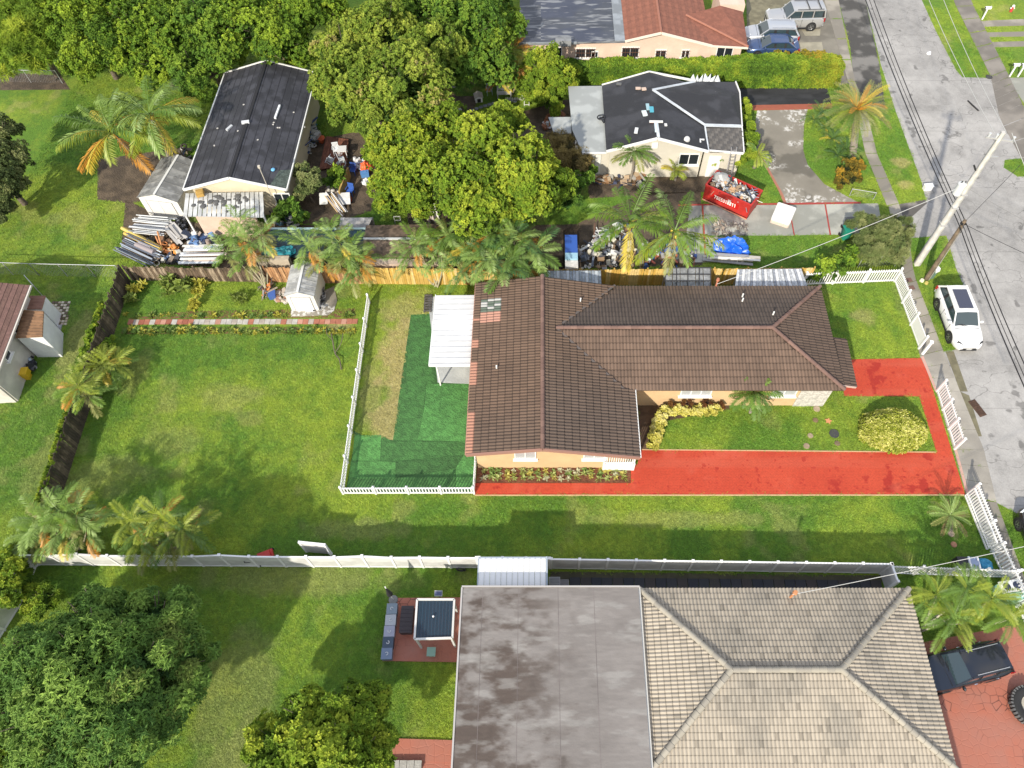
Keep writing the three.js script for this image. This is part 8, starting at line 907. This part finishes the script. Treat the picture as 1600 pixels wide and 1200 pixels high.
solo('wood_pallet', 'grey wooden pallet lying by the corner of the artificial turf', 'pallet', merge([...Array.from({ length: 7 }, (_, i) => box(0.55, 0.03, 0.14, 0, 0.12, -0.66 + i * 0.22)), box(0.08, 0.1, 1.5, -0.22, 0.05, 0), box(0.08, 0.1, 1.5, 0.22, 0.05, 0)]), mottled([0.13, 0.12, 0.11], [0.06, 0.055, 0.05], { metres: 1 }), G(669, 475), 0.03);
{ const r = rng(5), pts = [V(0, 0.05, 0), V(0.25, 0.3, 0.7), V(0.5, 0.1, 1.6), V(0.9, 0.25, 2.2), V(1.1, 0.1, 2.9)]; const t = thing('fallen_branch', 'bare dark branch lying on the lawn near the picket fence', 'branch', G(518, 522)); part('stem', tube(pts, 0.04, 24, 6), barkMat, t); part('twig', tube([V(0.5, 0.12, 1.6), V(0.9, 0.5, 1.1), V(1.0, 0.7, 0.4)], 0.025, 12, 5), barkMat, t); part('twig', tube([V(0.25, 0.3, 0.7), V(-0.1, 0.5, 0.4), V(-0.2, 0.6, 0)], 0.02, 12, 5), barkMat, t); }
{ const t = thing('air_conditioner', 'grey air conditioner unit by the awning post beside the vinyl fence', 'air conditioner', G(866, 916)); part('casing', box(0.62, 0.7, 0.62, 0, 0.35, 0), std([0.36, 0.36, 0.35], 0.6), t); for (let i = 0; i < 7; i++) part('louvre', box(0.56, 0.02, 0.04, 0, 0.72, -0.24 + i * 0.08), std([0.2, 0.2, 0.2], 0.6), t); }
{ const t = thing('air_conditioner', 'grey brown air conditioner unit right beside the dark paver row', 'air conditioner', G(880, 919)); part('casing', box(0.58, 0.6, 0.6, 0, 0.3, 0), std([0.3, 0.28, 0.26], 0.6), t); for (let i = 0; i < 7; i++) part('louvre', box(0.52, 0.02, 0.04, 0, 0.62, -0.24 + i * 0.08), std([0.16, 0.15, 0.15], 0.6), t); }
// covered machine and bin in the corner by the street fence
{ const a = G(1487, 888), b = G(1544, 886), o = a.clone().lerp(b, 0.5), t = thing('covered_machine', 'machine with a bright blue cover and a black seat in the fence corner', 'machine', o, -0.03), L = b.x - a.x; part('seat', box(L * 0.28, 0.35, 0.75, -L * 0.34, 0.55, 0), blackTrim, t); part('middle_body', merge([box(L * 0.3, 0.5, 0.72, -L * 0.06, 0.5, 0), box(L * 0.2, 0.08, 0.2, -L * 0.06, 0.8, 0)]), std([0.3, 0.36, 0.5], 0.5), t); const c = part('blue_cover', crumple(L * 0.5, 0.75, 1.0, 4, 0.25), std([0.03, 0.24, 0.42], 0.45), t); c.position.x = L * 0.27; part('white_strip', box(0.08, 0.06, 0.74, -L * 0.18, 0.78, 0), vinyl, t); part('white_strip', box(0.08, 0.06, 0.74, L * 0.05, 0.78, 0), vinyl, t); for (const [x, z] of [[-0.38, 0.3], [-0.38, -0.3], [0.38, 0.3], [0.38, -0.3]]) { const g = new THREE.CylinderGeometry(0.2, 0.2, 0.16, 14); g.rotateX(Math.PI / 2); g.translate(x * L, 0.2, z); part('wheel', boxUV(g), tyreM, t); } }
{ const t = thing('recycling_bin', 'pale green bin with white lid and two dark round openings by the street fence', 'bin', G(1570, 930), 0.15); part('body', box(1.15, 0.8, 1.0, 0, 0.4, 0), std([0.22, 0.42, 0.36], 0.6), t); part('lid', box(1.2, 0.1, 0.62, 0, 0.87, -0.25), vinyl, t); for (const s of [-1, 1]) part('opening', cyl(0.2, 0.2, 0.03, s * 0.28, 0.925, -0.25, 20), std([0.03, 0.04, 0.08], 0.5), t); part('front_tray', box(1.1, 0.05, 0.34, 0, 0.83, 0.28), std([0.3, 0.52, 0.44], 0.5), t); }
{ const p = G(1604, 1105).setY(0.03), t = thing('off_road_tyre', 'huge knobbly tyre lying at the right edge on the red driveway', 'tyre', p); const prof = [[0.5, 0.05], [0.82, 0.02], [0.95, 0.12], [0.95, 0.4], [0.82, 0.5], [0.5, 0.46], [0.46, 0.25]].map((q) => new THREE.Vector2(...q)); prof.push(prof[0].clone()); part('carcass', new THREE.LatheGeometry(prof, 40), tyreM, t); for (let i = 0; i < 36; i++) { const a = i * 0.17453, m = part('tread_block', box(0.12, i % 2 ? 0.3 : 0.2, 0.09, 0, 0, 0), std([0.12, 0.12, 0.12], 0.9), t); m.position.set(Math.cos(a) * 0.93, i % 2 ? 0.3 : 0.36, Math.sin(a) * 0.93); m.rotation.y = -a; } part('inner_ring', cyl(0.5, 0.5, 0.3, 0, 0.2, 0, 30), mottled([0.5, 0.46, 0.38], [0.36, 0.33, 0.28], { metres: 0.8 }), t); part('hub', cyl(0.28, 0.22, 0.16, 0, 0.42, 0, 20), std([0.62, 0.6, 0.52], 0.5), t); }
// garden furniture of the back lawn near the hedge
function bench(label, px, py, turn, c) { const t = thing('garden_bench', label, 'bench', G(px, py), turn), m = std(c, 0.6); for (let i = 0; i < 4; i++) part('seat_slat', box(1.2, 0.03, 0.1, 0, 0.45, -0.16 + i * 0.115), m, t); for (let i = 0; i < 3; i++) part('back_slat', box(1.2, 0.09, 0.03, 0, 0.58 + i * 0.13, -0.24), m, t); for (const s of [-1, 1]) { part('leg', box(0.06, 0.45, 0.06, s * 0.55, 0.225, 0.16), m, t); part('leg', box(0.06, 0.9, 0.06, s * 0.55, 0.45, -0.24), m, t); part('armrest', box(0.06, 0.04, 0.42, s * 0.57, 0.64, -0.04), m, t); } return t; }
bench('pale garden bench at the hedge tree, left of the low lamp fence', 788, 152, 0.05, [0.55, 0.57, 0.6]); bench('blue grey garden bench with a basket, right of the palm foot', 826, 150, 0, [0.34, 0.38, 0.42]);
plasticChair('light blue garden chair under the trees, left of the pale garden bench', 765, 147, 0, [0.34, 0.42, 0.52], 0.2); { const t = thing('flower_stand', 'white flower stand with pink blooms on the small back lawn', 'flower stand', G(823, 163)); part('frame', merge([box(0.04, 0.5, 0.04, -0.2, 0.25, 0.2), box(0.04, 0.5, 0.04, 0.2, 0.25, 0.2), box(0.04, 0.5, 0.04, -0.2, 0.25, -0.2), box(0.04, 0.5, 0.04, 0.2, 0.25, -0.2), box(0.46, 0.04, 0.46, 0, 0.5, 0), box(0.46, 0.03, 0.03, 0, 0.12, 0.2)]), vinyl, t); part('blooms', crumple(0.42, 0.3, 0.42, 9, 0.8), std([0.6, 0.36, 0.3], 0.7), t).position.y = 0.5; }
{ const o = G(800, 157), t = thing('low_edging_fence', 'low white lawn edging between the two garden benches', 'edging', o); for (let i = 0; i < 16; i++) part('picket', box(0.06, 0.3, 0.03, -0.5 + i * 0.14, 0.15, 0.04 * Math.sin(i * 0.4)), vinyl, t); part('rail', box(2.2, 0.03, 0.02, 0.55, 0.16, 0.02), vinyl, t); }
solo('fountain', 'white scalloped bird bath at the lawn edge under the trees', 'bird bath', new THREE.LatheGeometry([[0.2, 0], [0.12, 0.1], [0.07, 0.4], [0.3, 0.55], [0.42, 0.62], [0.38, 0.63], [0.25, 0.57], [0, 0.55]].map((q) => new THREE.Vector2(...q)), 18), std([0.6, 0.62, 0.64], 0.5), G(715, 182)); { const t = thing('dog_house', 'small white kennel with dark opening at the lawn edge', 'kennel', G(748, 157), 0.2); part('body', box(0.6, 0.5, 0.6, 0, 0.25, 0), vinyl, t); part('roof', merge([box(0.45, 0.04, 0.7, -0.17, 0.58, 0, 0, 0, 0.5), box(0.45, 0.04, 0.7, 0.17, 0.58, 0, 0, 0, -0.5)]), std([0.45, 0.42, 0.38]), t); part('opening', box(0.3, 0.34, 0.02, 0, 0.2, 0.305), blackTrim, t); }
solo('stone_edging', 'curved blue grey stone edging round the small back lawn', 'edging', merge(Array.from({ length: 15 }, (_, i) => { const p = G(712 + i * 6.6, 185 - 26 * Math.sin(i / 14 * 1.6)), o = G(712, 185); return box(0.3, 0.14, 0.2, p.x - o.x, 0.07, p.z - o.z, 0.4 - i * 0.02); })), mottled([0.3, 0.33, 0.4], [0.2, 0.22, 0.27], { metres: 1 }), G(712, 185));
solo('garden_stand', 'empty pale frame standing at the shaded grass under the trees', 'frame', merge([box(0.05, 0.9, 0.05, -0.22, 0.45, 0), box(0.05, 0.9, 0.05, 0.22, 0.45, 0), box(0.5, 0.05, 0.05, 0, 0.9, 0), box(0.5, 0.05, 0.05, 0, 0.5, 0)]), std([0.5, 0.5, 0.48], 0.5), G(623, 352));
solo('skylight_strip', 'curb of pale blocks beside the small red patio at the bottom', 'blocks', merge(Array.from({ length: 5 }, (_, i) => box(0.34, 0.3, 0.4, i * 0.36, 0.15, 0, 0.05 * (i % 2)))), mottled([0.4, 0.39, 0.36], [0.28, 0.27, 0.25], { metres: 1 }), G(608, 1196));
// ---------------------------------------------------------------- grass blades over every lawn in view
{
  const boxes = noGrass.map((P) => [Math.min(...P.map((q) => q[0])), Math.max(...P.map((q) => q[0])), Math.min(...P.map((q) => q[1])), Math.max(...P.map((q) => q[1])), P]);
  boxes.push([-3.8, 5.1, -30, -18.6, null], [5, 17.8, -30, -22.9, null], [-3.6, 18.4, -10.2, 6, null], [-25.1, -18.4, -51.9, -39.3, null], [5.1, 15.2, -50.6, -43.4, null], [-1.7, 17.3, -75, -56.4, null]);
  const tuft = (seed) => { const r = rng(seed), pos = []; for (let i = 0; i < 9; i++) { const a = r() * 6.28, o = V((r() - 0.5) * 0.13, 0, (r() - 0.5) * 0.13), l = 0.045 + 0.045 * r(), d = V(Math.cos(a) * 0.75, 0.65 + 0.3 * r(), Math.sin(a) * 0.75).normalize(), s = V(-Math.sin(a), 0, Math.cos(a)).multiplyScalar(0.009), t = o.clone().addScaledVector(d, l); for (const q of [o.clone().add(s), o.clone().sub(s), t]) pos.push(q.x, q.y, q.z); } return geoFrom(pos); };
  const r = rng(2024), kinds = [[], []], cols = [[], []], m = new THREE.Matrix4(), q = new THREE.Quaternion(), Y = V(0, 1, 0);
  for (let k = 0; k < 620000; k++) {
    const x = lerp(-40, 42, r()), z = lerp(-66, -1.5, r()), p = V(x, 0, z), w = p.clone().sub(V(0, CAM_H, 0)), dep = w.dot(_f), px = PCX + FOC * w.x / dep, py = PCY - FOC * w.dot(_u) / dep; if (px < -30 || px > 1630 || py < -30 || py > 1230) continue;
    if (r() > clamp(1.15 - (-z) / 90)) continue; const tx = x + 0.22 * (r() - 0.5), tz = z + 0.22 * (r() - 0.5); let hit = false; for (const b of boxes) if (tx > b[0] && tx < b[1] && tz > b[2] && tz < b[3] && (!b[4] || inPoly(tx, tz, b[4]))) { hit = true; break; } if (hit) continue;
    const c = lawnColor(x, z), s = 0.8 + 0.7 * r(), v = 0.85 + 0.6 * r(); q.setFromAxisAngle(Y, r() * 6.28); m.compose(p, q, V(s * 1.25, s * (0.75 + 0.4 * r()), s * 1.25)); const i = r() > 0.5 ? 1 : 0; kinds[i].push(m.clone()); cols[i].push(C(c[0] * v * 1.05, c[1] * v * 1.08, c[2] * v));
  }
  const gm = phys([1, 1, 1], 0.7, { side: THREE.DoubleSide, transmission: 0.15, thickness: 0 });
  kinds.forEach((k, i) => instanced(numbered('grass'), tuft(900 + i), gm, k, cols[i], scene)); console.log('grass', kinds[0].length + kinds[1].length);
}
renderer.render(scene, camera);
